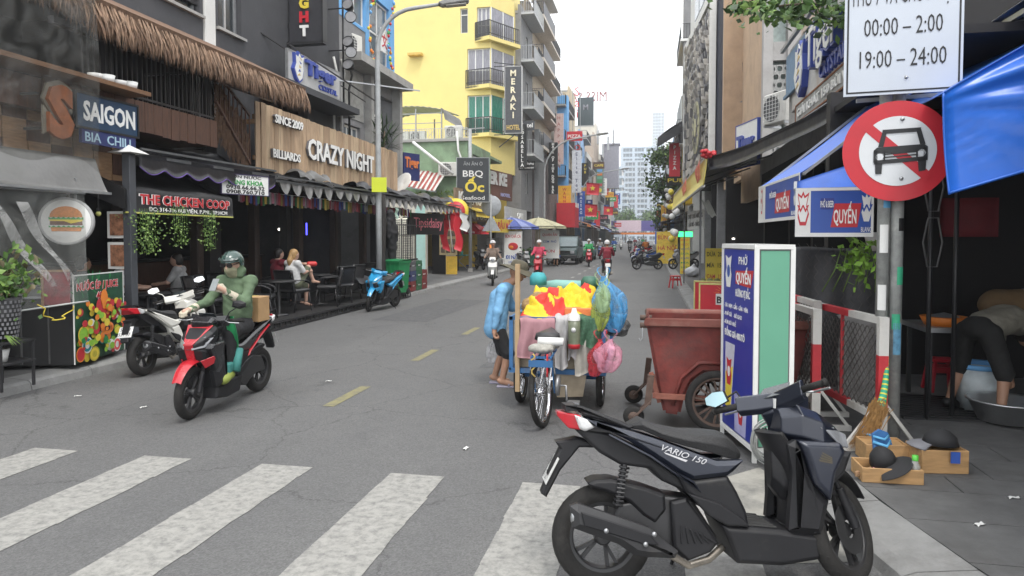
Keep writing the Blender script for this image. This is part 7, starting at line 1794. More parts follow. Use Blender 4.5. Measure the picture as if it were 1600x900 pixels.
def far_bike(label,loc,rz):
 t=thing('motorbike',label,'motorbike',loc,R(rz),'motorbikes up the street')
 wheel(t,(0,0,.28),.28,.085,n=20,disc=False);wheel(t,(1.22,0,.28),.28,.08,n=20,disc=False)
 pm=FPAINT['black']
 m=MB();m.prism([(-.28,.86),(-.1,.9),(.35,.72),(.52,.66),(.5,.5),(.3,.45),(-.05,.62)],-.12,.12,'xz',.03);m.L('rear_body',pm,t)
 m=MB();m.prism([(-.2,.9),(-.05,.94),(.2,.82),(.5,.8),(.56,.72),(.3,.7)],-.13,.13,'xz',.03);m.L('seat',SEATM,t)
 m=MB();m.prism([(.1,.42),(.5,.48),(.75,.4),(.85,.3),(.4,.2),(.1,.25)],-.11,.11,'xz',.02);m.L('engine',ALLOY,t)
 m=MB();m.prism([(.8,.3),(.9,.72),(.98,.9),(1.1,.86),(1.22,.7),(1.12,.55),(1.0,.3)],-.17,.17,'xz',.05);m.L('leg_shield',pm,t)
 m=MB();m.prism([(.9,.95),(.95,1.05),(1.08,1.05),(1.15,.95),(1.08,.85),(.97,.85)],-.12,.12,'xz',.03);m.L('headlight_cowl',pm,t)
 m=MB();m.ball((1.13,0,.95),(.03,.08,.06),10,6);m.L('headlight',LAMPL,t)
 m=MB();m.tube([(.86,-.33,1.03),(.95,-.15,1.0),(.95,.15,1.0),(.86,.33,1.03)],.016,6);m.L('handlebar',RUBBER,t)
 for y in (-.08,.08):m=MB();m.tube([(1.22,y,.28),(1.02,y,.85)],.02,6);m.L('fork',BLKM,t)
 m=MB();m.grid(lambda u,v:(1.22+.31*cos(R(30+120*u)),(v -.5)*.12,.28+.31*sin(R(30+120*u))),8,3,thick=.01);m.L('front_mudguard',pm,t)
 m=MB();m.prism([(-.36,.88),(-.28,.9),(-.24,.8),(-.32,.78)],-.08,.08,'xz',.01);m.L('tail_light',TAILR,t)
 m=MB();m.slab([(-.36,-.1,.6),(-.36,.1,.6),(-.32,.1,.74),(-.32,-.1,.74)],.006);m.L('number_plate',WHT,t)
 m=MB();m.tube([(-.25,-.16,.36),(.25,-.16,.3),(.6,-.12,.22)],[.05,.05,.02],8);m.L('exhaust',PIPEM,t)
 for s_ in (-1,1):m=MB();m.tube([(.95,s_*.18,1.02),(.93,s_*.26,1.2)],.007,5);m.ball((.92,s_*.28,1.23),(.015,.06,.045),8,6);m.L('mirror',BLK,t)
 return t
BK=FPAINT['black']
fb0=far_bike('x',(0,0,0),0)
first_bike=[True]
def bike(label,loc,rz,col,group=None):
 if first_bike[0] and col == 'black':
  first_bike[0]=False;o=fb0;o.location=loc;o.rotation_euler=(0,0,R(rz));o['label']=label
  _PM[o.name]=Matrix.LocRotScale(Vc(loc),Euler((0,0,R(rz))),None)
 else:
  o=dup(fb0,loc,R(rz),label,swap={BK:FPAINT[col]})
 o['group']=group or 'motorbikes up the street';return o
sv=G(884,414);cv=thing('parked_car','dark green boxy four wheel drive facing the camera on the left','car',(sv.x -.1,sv.y,0),R(-90))
DG=mat('dark_green_car_paint',(.035,.06,.06),.3,var=.1,coat=.5);CG=mat('car_window_glass',(.12,.16,.17),.1,var=.2,scale=2,spec=.8)
def crng(x,hw0,hw1,z0,z1,zm):return [(x,-hw0,z0),(x,-hw0 -.02,zm),(x,-hw1,z1),(x,hw1,z1),(x,hw0+.02,zm),(x,hw0,z0)]
m=MB();m.loft([crng(-4.3,.82,.8,.45,1.05,.8),crng(-1.2,.85,.82,.42,1.12,.8),crng(-.15,.82,.76,.45,1.02,.8),crng(0,.74,.68,.5,.92,.7)],smooth=False);m.L('body',DG,cv)
m=MB();m.loft([crng(-4.2,.78,.7,1.05,1.8,1.3),crng(-1.9,.78,.7,1.1,1.83,1.3),crng(-1.2,.76,.68,1.1,1.2,1.14)],smooth=False);m.L('cabin',DG,cv)
m=MB();m.slab([(-1.13,-.68,1.16),(-1.13,.68,1.16),(-1.8,.62,1.74),(-1.8,-.62,1.74)],.02);m.L('windscreen',CG,cv)
for s_ in (-1,1):
 for a,b in ((-2.9,-2.0),(-4.0,-3.0)):m=MB();m.slab([(a,s_*.795,1.2),(b,s_*.795,1.2),(b -.1,s_*.735,1.7),(a+.05,s_*.735,1.7)],.02);m.L('side_window',CG,cv)
 m=MB();m.bb(-.02,.06,s_*.52 -.13,s_*.52+.13,.72,.9,ch=.02);m.L('headlight',LAMPL,cv)
 m=MB();m.bb(-1.35,-1.25,s_*.95 -.1,s_*.95+.1,1.15,1.3,ch=.03);m.L('wing_mirror',BLK,cv)
m=MB();m.bb(.0,.05,-.36,.36,.74,.9);
for k in range(4):m.bb(.05,.07,-.36,.36,.76+.035*k,.775+.035*k)
m.L('grille',BLK,cv);m=MB();m.bb(-.1,.16,-.82,.82,.42,.64,ch=.04);m.L('bumper',BLK,cv);m=MB();m.bb(.16,.17,-.6,-.22,.5,.62);m.L('number_plate',BLUES,cv)
m=MB();m.bb(-3.9,-2.0,-.62,.62,1.84,1.9);m.L('roof_rack',BLK,cv)
for x in (-.8,-3.4):
 for y in (-.74,.74):wheel(cv,(x,y,.36),.36,.22,n=20,disc=False)
t=thing('parked_car','second, paler car half hidden behind the four wheel drive','car',(sv.x+.3,sv.y+7,0),R(-90));m=MB();m.loft([crng(-4.2,.8,.78,.35,.95,.7),crng(-.8,.82,.78,.35,1.0,.7),crng(0,.7,.65,.4,.8,.6)],smooth=False);m.L('body',FPAINT['green'],t);m=MB();m.loft([crng(-3.9,.72,.6,.95,1.45,1.1),crng(-2.2,.72,.6,.98,1.47,1.1),crng(-1.3,.72,.68,.98,1.05,1.0)],smooth=False);m.L('cabin',CG,t)
for x in (-.8,-3.3):
 for y in (-.74,.74):wheel(t,(x,y,.32),.32,.2,n=18,disc=False)
CBLUE=mat('cart_blue_paint',(.03,.12,.28),.5,var=.2,dirt=(.1,.09,.08),dirt_amt=.3)
PLY=mat('plywood',(.36,.3,.22),.8,var=.25,dirt=(.2,.17,.13),dirt_amt=.3)
vc=thing('tricycle_cart','cargo tricycle cart piled with goods, its single bicycle wheel towards the camera','cargo tricycle',(-.95,6.1,0))
S1=MT((-.97,6.42,0))@ MR(R(83),4,'Z')@ MR(R(-5),4,'X');I_=_PM[vc.name].inverted()
wheel(vc,(0,0,.33),.33,.055,wire=True,disc=False,S=I_@ S1,name='bicycle_wheel')
for x in (-1.36,-.5):wheel(vc,(0,0,.3),.3,.07,wire=True,disc=False,S=I_@ MT((x,7.35,0))@ MR(R(90),4,'Z'),name='cart_wheel')
fm=MB();m=fm
for p_,q_ in (((-.97,6.42,.33),(-.96,6.75,.34)),((-.97,6.42,.33),(-.95,6.72,.72)),((-.96,6.75,.34),(-.95,6.68,.85)),((-.96,6.75,.34),(-.93,7.3,.5)),((-.95,6.72,.68),(-.93,7.3,.6))):
 for o_ in (-.05,.05) if q_[1]<6.8 else (0,):m.tube([(p_[0]+o_,p_[1],p_[2]),(q_[0]+o_*.4,q_[1],q_[2])],.013,7)
m.build('bicycle_frame',CHROME,vc)
m=MB();m.loft([[(-.96+x*hw,y,z+dz) for x,dz in ((-1,-.02),(-.9,.03),(0,.045),(.9,.03),(1,-.02),(0,-.045))] for y,hw,z in ((6.5,.06,.82),(6.53,.12,.835),(6.6,.125,.84),(6.7,.07,.85),(6.85,.03,.85),(6.88,.015,.845))]);m.build('saddle',mat('black_saddle',(.03,.03,.032),.5),vc)
m=MB();m.bar((-1.06,6.2,.7),(-.86,6.2,.7),.02);
for x in (-1.05,-.99,-.93,-.87):m.bar((x,6.16,.7),(x,6.55,.72),.014)
for x in (-1.05,-.87):m.bar((x,6.22,.7),(x,6.42,.33),.012)
m.bb(-1.07,-.85,6.14,6.17,.62,.68);m.build('rear_rack',CBLUE,vc)
m=MB();m.lathe([(0,-.02),(.1,-.015),(.1,.015),(0,.02)],20,0,(-.88,6.75,.33),'x');m.tube([(-.87,6.75,.33),(-.8,6.75,.33),(-.79,6.72,.18)],.012,6);m.tube([(-.97,6.75,.33),(-1.04,6.75,.33),(-1.05,6.78,.48)],.012,6);m.build('crank',STEEL,vc)
m=MB();m.bb(-.78,-.66,6.66,6.75,.16,.19);m.bb(-1.16,-1.06,6.74,6.83,.47,.5);m.build('pedal',STEEL,vc)
m=MB();m.bar((-1.4,7.0,.42),(-.45,7.0,.42),.05);m.bar((-1.4,8.5,.42),(-.45,8.5,.42),.05)
for x in (-1.4,-.45):m.bar((x,6.98,.42),(x,8.52,.42),.05);m.bar((x,7.0,.42),(x,7.0,.98),.04);m.bar((x,8.5,.42),(x,8.5,.98),.04);m.bar((x,6.98,.96),(x,8.52,.96),.035)
m.bar((-1.4,7.0,.96),(-.45,7.0,.96),.035);m.bar((-.93,7.0,.42),(-.93,7.0,.96),.04);m.tube([(-1.36,7.35,.3),(-.5,7.35,.3)],.02,8);m.build('cart_frame',CBLUE,vc)
m=MB();m.bb(-1.37,-.48,7.03,7.06,.45,.93);m.bb(-1.36,-1.33,7.06,8.48,.45,.94);m.bb(-.52,-.49,7.06,8.48,.45,.94);m.bb(-1.33,-.52,7.06,8.48,.44,.47);m.bb(-1.33,-.52,8.44,8.47,.47,.94);m.build('cart_box',PLY,vc)
m=MB();m.slab([(-.93,6.99,.4),(-.62,6.99,.4),(-.66,7.05,.16),(-.93,7.05,.14)],.01);m.build('flap_board',PLY,vc)
m=MB();m.bar((-1.33,6.98,.2),(-1.33,6.98,1.52),.045);m.build('wooden_upright',mat('pale_stick',(.4,.28,.16),.7,var=.2),vc)
m=MB();m.tube([(-.45,7.3,.95),(-.44,7.35,1.48)],.016,7);m.build('steel_upright',STEEL,vc)
def cloth_hang(name,label,cat,mm,px0,px1,py0,py1,Y,amp=.03,waves=3,over=.12,seed=0,group=None,ragged=.04):
 a,b=PY(px0,py0,Y),PY(px1,py0,Y);lo=PY((px0+px1)/2,py1,Y).z
 t=thing(name,label,cat,((a.x+b.x)/2,Y,lo),0,group)
 def fn(u,v):
  x=a.x+(b.x -a.x)*u
  if v <.2:w=v/.2;return (x,Y+over*(1 -w),a.z+.03*sin(PI*(1 -w)*.5)+.01*sin(9*u))
  w=(v -.2)/.8
  return (x+.02*sin(4*w+seed),Y -.012+amp*sin(waves*2*PI*u+seed+w)*(.25+.75*w) -amp*.6,a.z+(lo -a.z)*w*(1 -ragged*3*sin(5*u+seed)*.5))
 m=MB();m.grid(fn,26,20,thick=.008);m.build('cloth',mm,t);return t
cloth_hang('pink_cloth','faded dusty pink cloth hung over the left of the cart front','cloth',mat('dusty_pink_cloth',(.36,.19,.21),.85,var=.18,bump=.2),811,866,499,562,6.97,.035,2.5,seed=1)
cloth_hang('grey_shirt','pale grey shirt hung on the middle of the cart front','shirt',mat('pale_grey_cloth',(.4,.39,.39),.85,var=.15,bump=.2),867,888,498,574,6.95,.03,1.6,seed=2)
cloth_hang('grey_sleeve','narrow pale grey sleeve hanging beside the grey shirt','shirt',_mats['pale_grey_cloth'],886,898,498,560,6.93,.02,1,seed=5)
cloth_hang('tarp_sheet','creased silver tarp sheet on the right of the cart front','tarp',mat('silver_tarp',(.4,.38,.34),.5,var=.25,bump=.3),896,932,500,583,6.98,.015,2,seed=4)
cloth_hang('green_net','dark green netting folded over the cart front behind the bottle','net',mat('dark_green_net',(.05,.12,.07),.8,var=.6,scale=40),900,936,497,540,6.96,.03,2,seed=7)
c=PY(877,455,7.5)
gp=thing('flag_pile','heap of crumpled yellow and red flag cloth on top of the cart','cloth',(-.95,7.5,1.0))
a=PY(832,480,7.4);b=PY(932,470,7.4)
def heap(u,v):
 x=-1.36+.9*u;y=6.98+.95*v;n1=sin(7*u+4*sin(5*v))*cos(6*v+2*u);f=1 -abs(sin(13*u+5*v+2.5*n1));f2=1 -abs(sin(19*v -7*u+3*sin(6*u+v)))
 e=min(1,6*u,6*(1 -u),5*v+.15,6*(1 -v));return (x+.02*sin(17*v),y+.02*sin(15*u),.95+e*(.13+.07*n1+.075*f+.05*f2+.08*v) -.04*(1 -e))
m=MB();m.grid(heap,76,60)
for q in range(len(m.f)):
 u,v=(q // 60)/76,(q%60)/60
 if abs(sin(5.2*u+3.3*v+.7*sin(9*v)) -.35)<.3 or (.42<u <.55 and v <.35):m.m[q]=1
m.build('cloth',[mat('flag_yellow',(.66,.47,.02),.7,var=.15,bump=.3),mat('flag_red',(.52,.03,.02),.7,var=.15)],gp)
t=thing('orange_box','flat orange cardboard box on the right end of the cart front','box',(-.75,7.1,1));a,b=PY(882,498,7.02),PY(925,482,7.02);m=MB();m.bb(a.x,b.x,7.02,7.25,a.z,b.z,ch=.008);m.build('box',mat('orange_card',(.62,.17,.05),.6),t)
t=thing('brown_sack','brown patterned sack slumped on the left of the flag heap','sack',(-1.25,7.3,1));c=PY(826,478,7.3);blob('sack',mat('brown_sacking',(.28,.18,.08),.8,var=.5,scale=30),[('e',(c.x+.02,7.3,c.z),(.1,.12,.1)),('e',(c.x+.1,7.3,c.z+.06),(.08,.1,.1))],t,.014,.05,.006,25,world=True)
t=thing('teal_roll','pale teal rolled sheet lying across the top of the cart','roll',(-.95,8.2,1.2));a,b=PY(842,450,8.2),PY(930,447,8.2);m=MB();m.tube([a,a.lerp(b,.3)+Vc((0,0,.02)),b],[.07,.075,.06],10);m.build('roll',mat('pale_teal_sheet',(.2,.4,.36),.6,var=.2),t)
for k,(px,py,l,mm) in enumerate(((841,437,'teal knitted cap on top of a post of the cart',mat('teal_cap',(.05,.3,.33),.7)),(921,443,'small dark green tin on top of the cart',mat('dark_green_tin',(.04,.12,.08),.5)))):
 c=PY(px,py,8.0);t=thing('cap' if k == 0 else 'tin',l,'cap' if k == 0 else 'tin',c);m=MB();m.lathe([(0,.09),(.07,.08),(.1,.03),(.1,-.06),(0,-.06)],14,0,c);m.build('body',mm,t)
c=PY(897,541,6.86);t=thing('drink_bottle','olive drinking bottle with a red base hung on the cart front','bottle',c)
m=MB();m.lathe([(0,0),(.06,0),(.062,.04),(.06,.045)],16,0,c -Vc((0,0,.02)));m.build('base',REDP,t);m=MB();m.lathe([(.06,.02),(.062,.16),(.06,.26),(0,.26)],16,0,c);m.build('bottle',mat('olive_bottle',(.16,.18,.12),.4),t);m=MB();m.lathe([(.062,.26),(.058,.31),(.03,.34),(.02,.38),(0,.38)],16,0,c);m.build('lid',WHT,t);m=MB();m.lathe([(.0,-.001),(.025,-.001),(.025,0)],12,0,c+Vc((0,-.062,.17)),'y');m.build('badge',CLEARL,t)
THIN=lambda n,c:clear_mat(n,c,.62,.25,.5,7)
def bag(label,mm,cpx,cpy,Y,rx,rz_,neck,seed=1):
 c=PY(cpx,cpy,Y);n=PY(*neck,Y);t=thing('plastic_bag',label,'bag',c);r=random.Random(seed);ph=[r.uniform(0,6) for _ in range(6)]
 def fn(u,v):
  a=2*PI*v;w=(max(0,1 -(2.0*u -1.0) ** 2)) ** .5 if u >.5 else .14+.86*(sin(PI*u)) ** 1.5;pl=1+(.22*(1 -u)+.05)*sin(9*a+ph[0]+3*u)+.09*sin(4*a+ph[1]+7*u)+.05*sin(15*a -9*u+ph[2])
  p=n.lerp(Vc((c.x,Y,c.z -rz_)),u);return p+Vc((rx*w*pl*cos(a),rx*.7*w*pl*sin(a),.03*sin(3*a+ph[3])*w))
 m=MB();m.grid(fn,22,56);m.build('bag',mm,t)
 m=MB()
 for k in (-1,1):m.grid(lambda u,v:n+Vc((k*(.012+.05*sin(PI*u))+.015*(v -.5),.02*k,-.01+.11*sin(PI*u*.5))),6,2)
 m.build('handle',mm,t);return t
bag('big sky blue plastic bag tied to the right post of the cart',THIN('sky_blue_plastic',(.08,.34,.66)),962,490,7.1,.15,.2,(943,432),1)
bag('black plastic bag below the sky blue bag on the cart',THIN('black_plastic',(.02,.02,.025)),966,512,7.3,.12,.09,(962,494),2)
bag('yellow green plastic bag holding a bottle at the cart side',THIN('lime_plastic',(.4,.48,.1)),936,495,6.95,.08,.16,(942,450),3)
bag('pale green bottle bag hanging beside the lime bag',THIN('pale_green_plastic',(.35,.5,.28)),944,470,6.85,.07,.12,(940,440),4)
bag('red plastic bag hanging at the right corner of the cart',THIN('red_plastic',(.6,.05,.07)),929,567,6.88,.085,.14,(938,530),2)
bag('pink printed carrier bag hanging at the right corner of the cart',THIN('pink_plastic',(.68,.3,.4)),947,562,6.8,.12,.13,(954,530),5)
bag('grey white bag in the hand of the bent vendor',THIN('white_plastic',(.62,.62,.64)),770,548,8.3,.13,.16,(789,515),6)
c=Vc((-.96,6.3,.76));t=thing('rope_bundle','bundle of grey rags, bottles and rope tied on the bicycle rack','bundle',c);blob('rags',mat('grey_rag',(.3,.29,.26),.9,var=.4,scale=25),[('e',(-.98,6.27,.77),(.12,.09,.045)),('e',(-.92,6.42,.78),(.1,.08,.05))],t,.012,.03,.005,40,world=True)
m=MB();m.lathe([(0,-.12),(.04,-.12),(.04,.12),(0,.12)],12,0,(-.9,6.38,.82),'x');m.build('white_bottle',WHT,t);m=MB();m.tube([(-1.03+.02*sin(i*2),6.15,.74 -.03*i) for i in range(8)],.008,5);m.tube([(-.9,6.15,.74 -.025*i+.01*sin(3*i)) for i in range(9)],.01,5,1);m.build('rope',[mat('ochre_rope',(.5,.36,.1),.8),REDP],t)
RUST=mat('worn_red_plastic',(.15,.024,.018),.65,var=.5,scale=5,bump=.25,dirt=(.06,.04,.035),dirt_amt=.5,dscale=2.6)
RIMR=mat('faded_red_rim',(.19,.06,.045),.6,var=.2,dirt=(.3,.2,.16),dirt_amt=.3)
IRON=mat('rusty_iron',(.1,.065,.05),.75,var=.4,scale=12,bump=.3)
dc=thing('rubbish_cart','big worn red plastic rubbish cart with spoked side wheels','cart',(.5,7,0))
yf,yb2=6.62,7.45
pf=[PY(*q,yf) for q in ((1014,510),(1034,612),(1041,635),(1076,637))]
x0_,x1_=pf[0].x,1.42
m=MB();zt=1.0
outer=[(x0_,zt),(pf[1].x,.33),(pf[2].x,.16),(.27,.15),(.3,.3),(.38,.47),(.5,.56),(.74,.56),(.88,.44),(.94,.17),(1.15,.17),(1.3,.5),(x1_,zt)]
for y,s_ in ((yf,1),(yb2,-1)):m.prism(outer,y,y+.035*s_,'xz',0)
for a,b in zip(outer,outer[1:]):m.slab([(a[0],yf+.035,a[1]),(b[0],yf+.035,b[1]),(b[0],yb2 -.035,b[1]),(a[0],yb2 -.035,a[1])],-.03)
m.build('tub',RUST,dc)
m=MB();m.tube([(x0_ -.02,yf -.03,zt),(x1_+.02,yf -.03,zt),(x1_+.02,yb2+.03,zt+.0),(x0_ -.02,yb2+.03,zt)],.05,8,closed=True,flat=.8);m.build('rim',RIMR,dc)
m=MB();m.tube([(.22,yf -.012,.22),(.3,yf -.012,.48),(.46,yf -.012,.63),(.9,yf -.012,.63)],.02,6);m.build('wheel_arch',RUST,dc)
m=MB();m.bar((pf[1].x -.06,yf -.05,.31),(1.2,yf -.05,.3),.05,.045);m.bar((pf[1].x -.06,yf -.05,.31),(pf[1].x -.06,yb2+.05,.31),.05);m.bar((pf[1].x -.06,yb2+.05,.31),(1.2,yb2+.05,.3),.05);m.bar((pf[1].x -.1,yf,.52),(pf[1].x -.02,yf,.24),.04);m.build('chassis',mat('rusty_red_iron',(.22,.08,.055),.8,var=.4,scale=8),dc)
for y,nm in ((yf -.02,0),(yb2+.08,1)):
 cx=PY(990,640,y).x;w=MB();w.lathe([(0,-.035),(.06,-.035),(.09,-.03),(.1,0),(.09,.03),(.06,.035),(0,.035)],20,0,(cx,y,.1),'y');o=w.build('caster',RUBBER,dc);m=MB();m.lathe([(0,-.04),(.05,-.04),(.05,.04),(0,.04)],12,0,(cx,y,.1),'y');m.build('hub',IRON,o)
 m=MB();m.bar((cx,y -.05,.1),(cx+.16,y -.05,.26),.07,.012);m.bar((cx,y+.05,.1),(cx+.16,y+.05,.26),.07,.012);m.bar((cx+.13,y,.22),(cx+.16,y,.5),.06);m.build('caster_fork',IRON,dc)
for y in (yf -.1,yb2+.1):wheel(dc,(0,0,0),.29,.075,wire=False,spokes=8,disc=False,S=_PM[dc.name].inverted()@ MT((.62,y,.29)),mm=IRON,name='side_wheel')
for py_ in (500,512):c=PY(1000,py_ -4,yf+(.6 if py_ == 500 else .1));m=MB();m.tube([c,c+Vc((.12,0,0))],.028,8);m.build('handle_stub',IRON,dc)
m=MB();c=PY(1004,512,yf);m.tube([c,c+Vc((0,0,-.1)),c+Vc((-.02,0,-.13)),c+Vc((-.03,0,-.1))],.005,5);m.build('hook',STEEL,dc)
t=thing('black_bag_heap','black rubbish bag lying inside the red cart','bag',(.4,7,.6));blob('bag',mat('black_plastic',(.02,.02,.025),.3),[('e',(.5,7.0,.8),(.25,.2,.18)),('e',(.3,7.1,.78),(.2,.15,.14))],t,.02,.06,.012,24,world=True)
# ================================================================== RIGHT SIDE, NEAR THINGS
B0=Vc((1.9,5.92,.125))
t=thing('sign_pole','pair of grey steel pipes covered in torn stickers carrying the traffic signs','pole',B0)
m=MB();m.tube([(0,0,0),(0,0,4.3)],.05,14);m.L('pipe',mat('scruffy_pole',(.3,.31,.3),.6,var=.3,scale=12,dirt=(.5,.5,.47),dirt_amt=.35,dscale=9),t)
m=MB();m.tube([(-.1,-.02,.9),(-.1,-.02,4.3)],.046,14);m.L('pipe',_mats['scruffy_pole'],t)
for i,(z,h,a,mm) in enumerate(((1.55,.22,-100,WHT),(1.9,.28,-75,mat('sticker_blue',(.1,.35,.6),.5)),(1.3,.14,-60,mat('sticker_green',(.05,.4,.22),.5,var=.4)),(.75,.25,-80,mat('sticker_blue_faded',(.12,.3,.45),.5,var=.5,scale=20)),(.95,.12,-95,_mats.get('sticker_green') or WHT),(1.72,.1,-55,BLK),(2.05,.16,-95,WHT),(1.1,.2,-110,WHT))):
 x0=-.1 if i in (0,1,7) else 0;y0=-.02 if x0 else 0;m=MB();m.lathe([(.0515,z),(.0515,z+h)],5,0,(x0,y0,0),arc=R(70),M=MT((x0,y0,0))@ MR(R(a -35),4,'Z')@ MT((-x0,-y0,0)));m.L('sticker',mm,t)
m=MB()
for z in (2.1,2.85,3.3):m.bb(-.17,.07,-.07,.06,z,z+.04)
m.L('clamp',STEEL,t)
fc=Vc((-.12,-1,0)).normalized();fx=Vc((0,0,1)).cross(fc)
c=PY(1402,236,5.76);RS=78/1080*c.dot(_CF) -1.8*0
RS=78/1080*(c -_O).dot(_CF)
def SF(a,b,d):return c+fx*a+Vc((0,0,b))+fc*d
t=thing('no_cars_sign','round red ringed no cars sign with a black car under a red bar','traffic sign',c)
def ringpts(r,d,n=56):return [SF(r*cos(2*PI*k/n),r*sin(2*PI*k/n),d) for k in range(n)]
m=MB();n=56;A,Bk=ringpts(RS,0),ringpts(RS,-.012);m.add(A+Bk,[tuple(range(n)),tuple(range(n,2*n))[::-1]]+[(k,(k+1)%n,n+(k+1)%n,n+k) for k in range(n)]);m.build('plate',mat('sign_red',(.5,.018,.03),.38,var=.1,scale=3),t)
m=MB();m.add(ringpts(RS*.695,.004),[tuple(range(n))]);m.build('white_field',mat('sign_white',(.62,.64,.66),.35,var=.06,scale=3),t)
def poly_s(mb,pts,d,th=.003):
 q=len(pts);mb.add([SF(a*RS,b*RS,d) for a,b in pts]+[SF(a*RS,b*RS,d+th) for a,b in pts],[tuple(range(q,2*q))]+[(i,(i+1)%q,q+(i+1)%q,q+i) for i in range(q)])
w_=.085;e=.7071
m=MB();a0,a1=(-.56,.5),(.56,-.6);poly_s(m,[(-.60 ,.42),(-.48,.56),(.62,-.47),(.5,-.62)],.005,.001);m.build('red_bar',_mats['sign_red'],t)
m=MB()
for pts in ([(-.35,.09),(-.27,.42),(-.2,.37),(-.255,.09)],[(.49,.12),(.4,.44),(.33,.38),(.395,.12)],[(-.28,.43),(.41,.45),(.33,.37),(-.22,.355)],[(-.37,.08),(.47,.12),(.53,.07),(.53,-.01),(-.43,-.05),(-.43,.02)],[(-.42,-.18),(.53,-.12),(.53,-.2),(-.42,-.26)],[(-.43,.02),(-.36,.02),(-.36,-.25),(-.43,-.22)],[(.46,.05),(.53,.05),(.53,-.18),(.46,-.2)],[(-.4,-.24),(-.27,-.24),(-.28,-.45),(-.39,-.45)],[(.36,-.16),(.51,-.16),(.5,-.4),(.38,-.42)],[(-.25,-.05),(.34,-.01),(.34,-.035),(-.25,-.075)],[(-.25,-.11),(.34,-.07),(.34,-.095),(-.25,-.135)],[(-.25,.02),(-.22,.02),(-.22,-.2),(-.25,-.2)],[(.33,.02),(.36,.02),(.36,-.15),(.33,-.15)]):poly_s(m,pts,.0075)
m.build('car_symbol',mat('sign_black',(.015,.016,.018),.4),t)
m=MB()
for a,b in ((-.32,-.11),(.43,-.05)):m=MB();poly_s(m,[(a+.07*cos(k*PI/8),b+.07*sin(k*PI/8)) for k in range(16)],.0075);m.build('headlight_dot',_mats['sign_white'],t)
m=MB()
for b in (.63,-.55):m.lathe([(0,0),(.016,.0),(.012,.008),(0,.01)],10,0,M=MT(SF(.03,b*RS,.006))@ MR(PI/2,4,'X'))
m.build('rivet',STEEL,t)
zl=PY(1410,148,5.74).z;cl_=PY(1320,148,5.74);cr_=PY(1500,136,5.74);wS=(cr_ -cl_).length
cS=(cl_+cr_)/2+Vc((0,0,.66));hS=1.36
t,P=panel_sign('white rectangular hours sign with black numerals above the round no cars sign','traffic sign',cS,wS,hS,fc,mat('sign_pale',(.5,.54,.6),.35,var=.05,scale=2),[
 ('THỨ 7 VÀ CHỦ NHẬT',.2,0,.0,LETK,wS*.9,-.006,.002),('00:00 – 2:00',.19,0,-.235,LETK,wS*.66,-.004,.002),('19:00 – 24:00',.19,0,-.475,LETK,wS*.73,-.004,.002)],depth=.014)
m=MB();h2,w2=hS/2 -.018,wS/2 -.018
for a,b,c0,c1 in ((-w2,w2,-h2,-h2+.012),(-w2,w2,h2 -.012,h2),(-w2,-w2+.012,-h2+.012,h2 -.012),(w2 -.012,w2,-h2+.012,h2 -.012)):m.slab([P(a,c0,.001),P(b,c0,.001),P(b,c1,.001),P(a,c1,.001)],.0015)
m.build('border_line',LETK,t)
m=MB();m.lathe([(0,0),(.014,.0),(.01,.008),(0,.01)],10,0,M=MT(P(.03,-.56,.001))@ MR(PI/2,4,'X'));m.build('rivet',STEEL,t)
t=thing('blue_tarp','bright blue tarpaulin canopy tied up at the right edge beside the signs','tarp',(2.3,4.95,2.6))
k1=PX(1474,146,1.98);k1=_O+(k1 -_O)*(4.75/(k1 -_O).dot(_CF));k2=ray(1484,304);k2=_O+k2*(4.75/k2.dot(_CF));dR=Vc((1.0,.12,0))
def tarp(u,v):
 top=k1+dR*(2.2*v)+Vc((0,-.1*v,1.25*v ** .95));bot=k2+dR*(2.2*v)+Vc((0,-.25*v,.7*v))
 p=top.lerp(bot,u);f=math.exp(-v*1.2)*(1 -u) ** 1.5
 p.y += .05*sin(10*u/(.12+v*1.1))*(1 -u)*min(1,v*4)*.9+.03*sin(4*v+3*u) -.1*sin(PI*u)*v
 return p
m=MB();m.grid(tarp,34,30,thick=.005);m.build('front_flap',BLUEP,t)
m=MB();m.grid(lambda u,v:tarp(0,v)+Vc((.35*u,2.4*u,.3*u -.05*sin(PI*u))),8,16,thick=.005);m.build('roof_sheet',BLUEP,t)
m=MB();m.tube([tarp(1,i/20)+Vc((0,-.004,.012)) for i in range(21)],.01,6);m.tube([tarp(i/20,0) for i in range(21)],.008,6);m.build('hem',BLUEP,t)
m=MB();m.bar(PY(1338,158,6.02),PY(1482,147,6.02),.03);m.build('support_tube',STEEL,t)
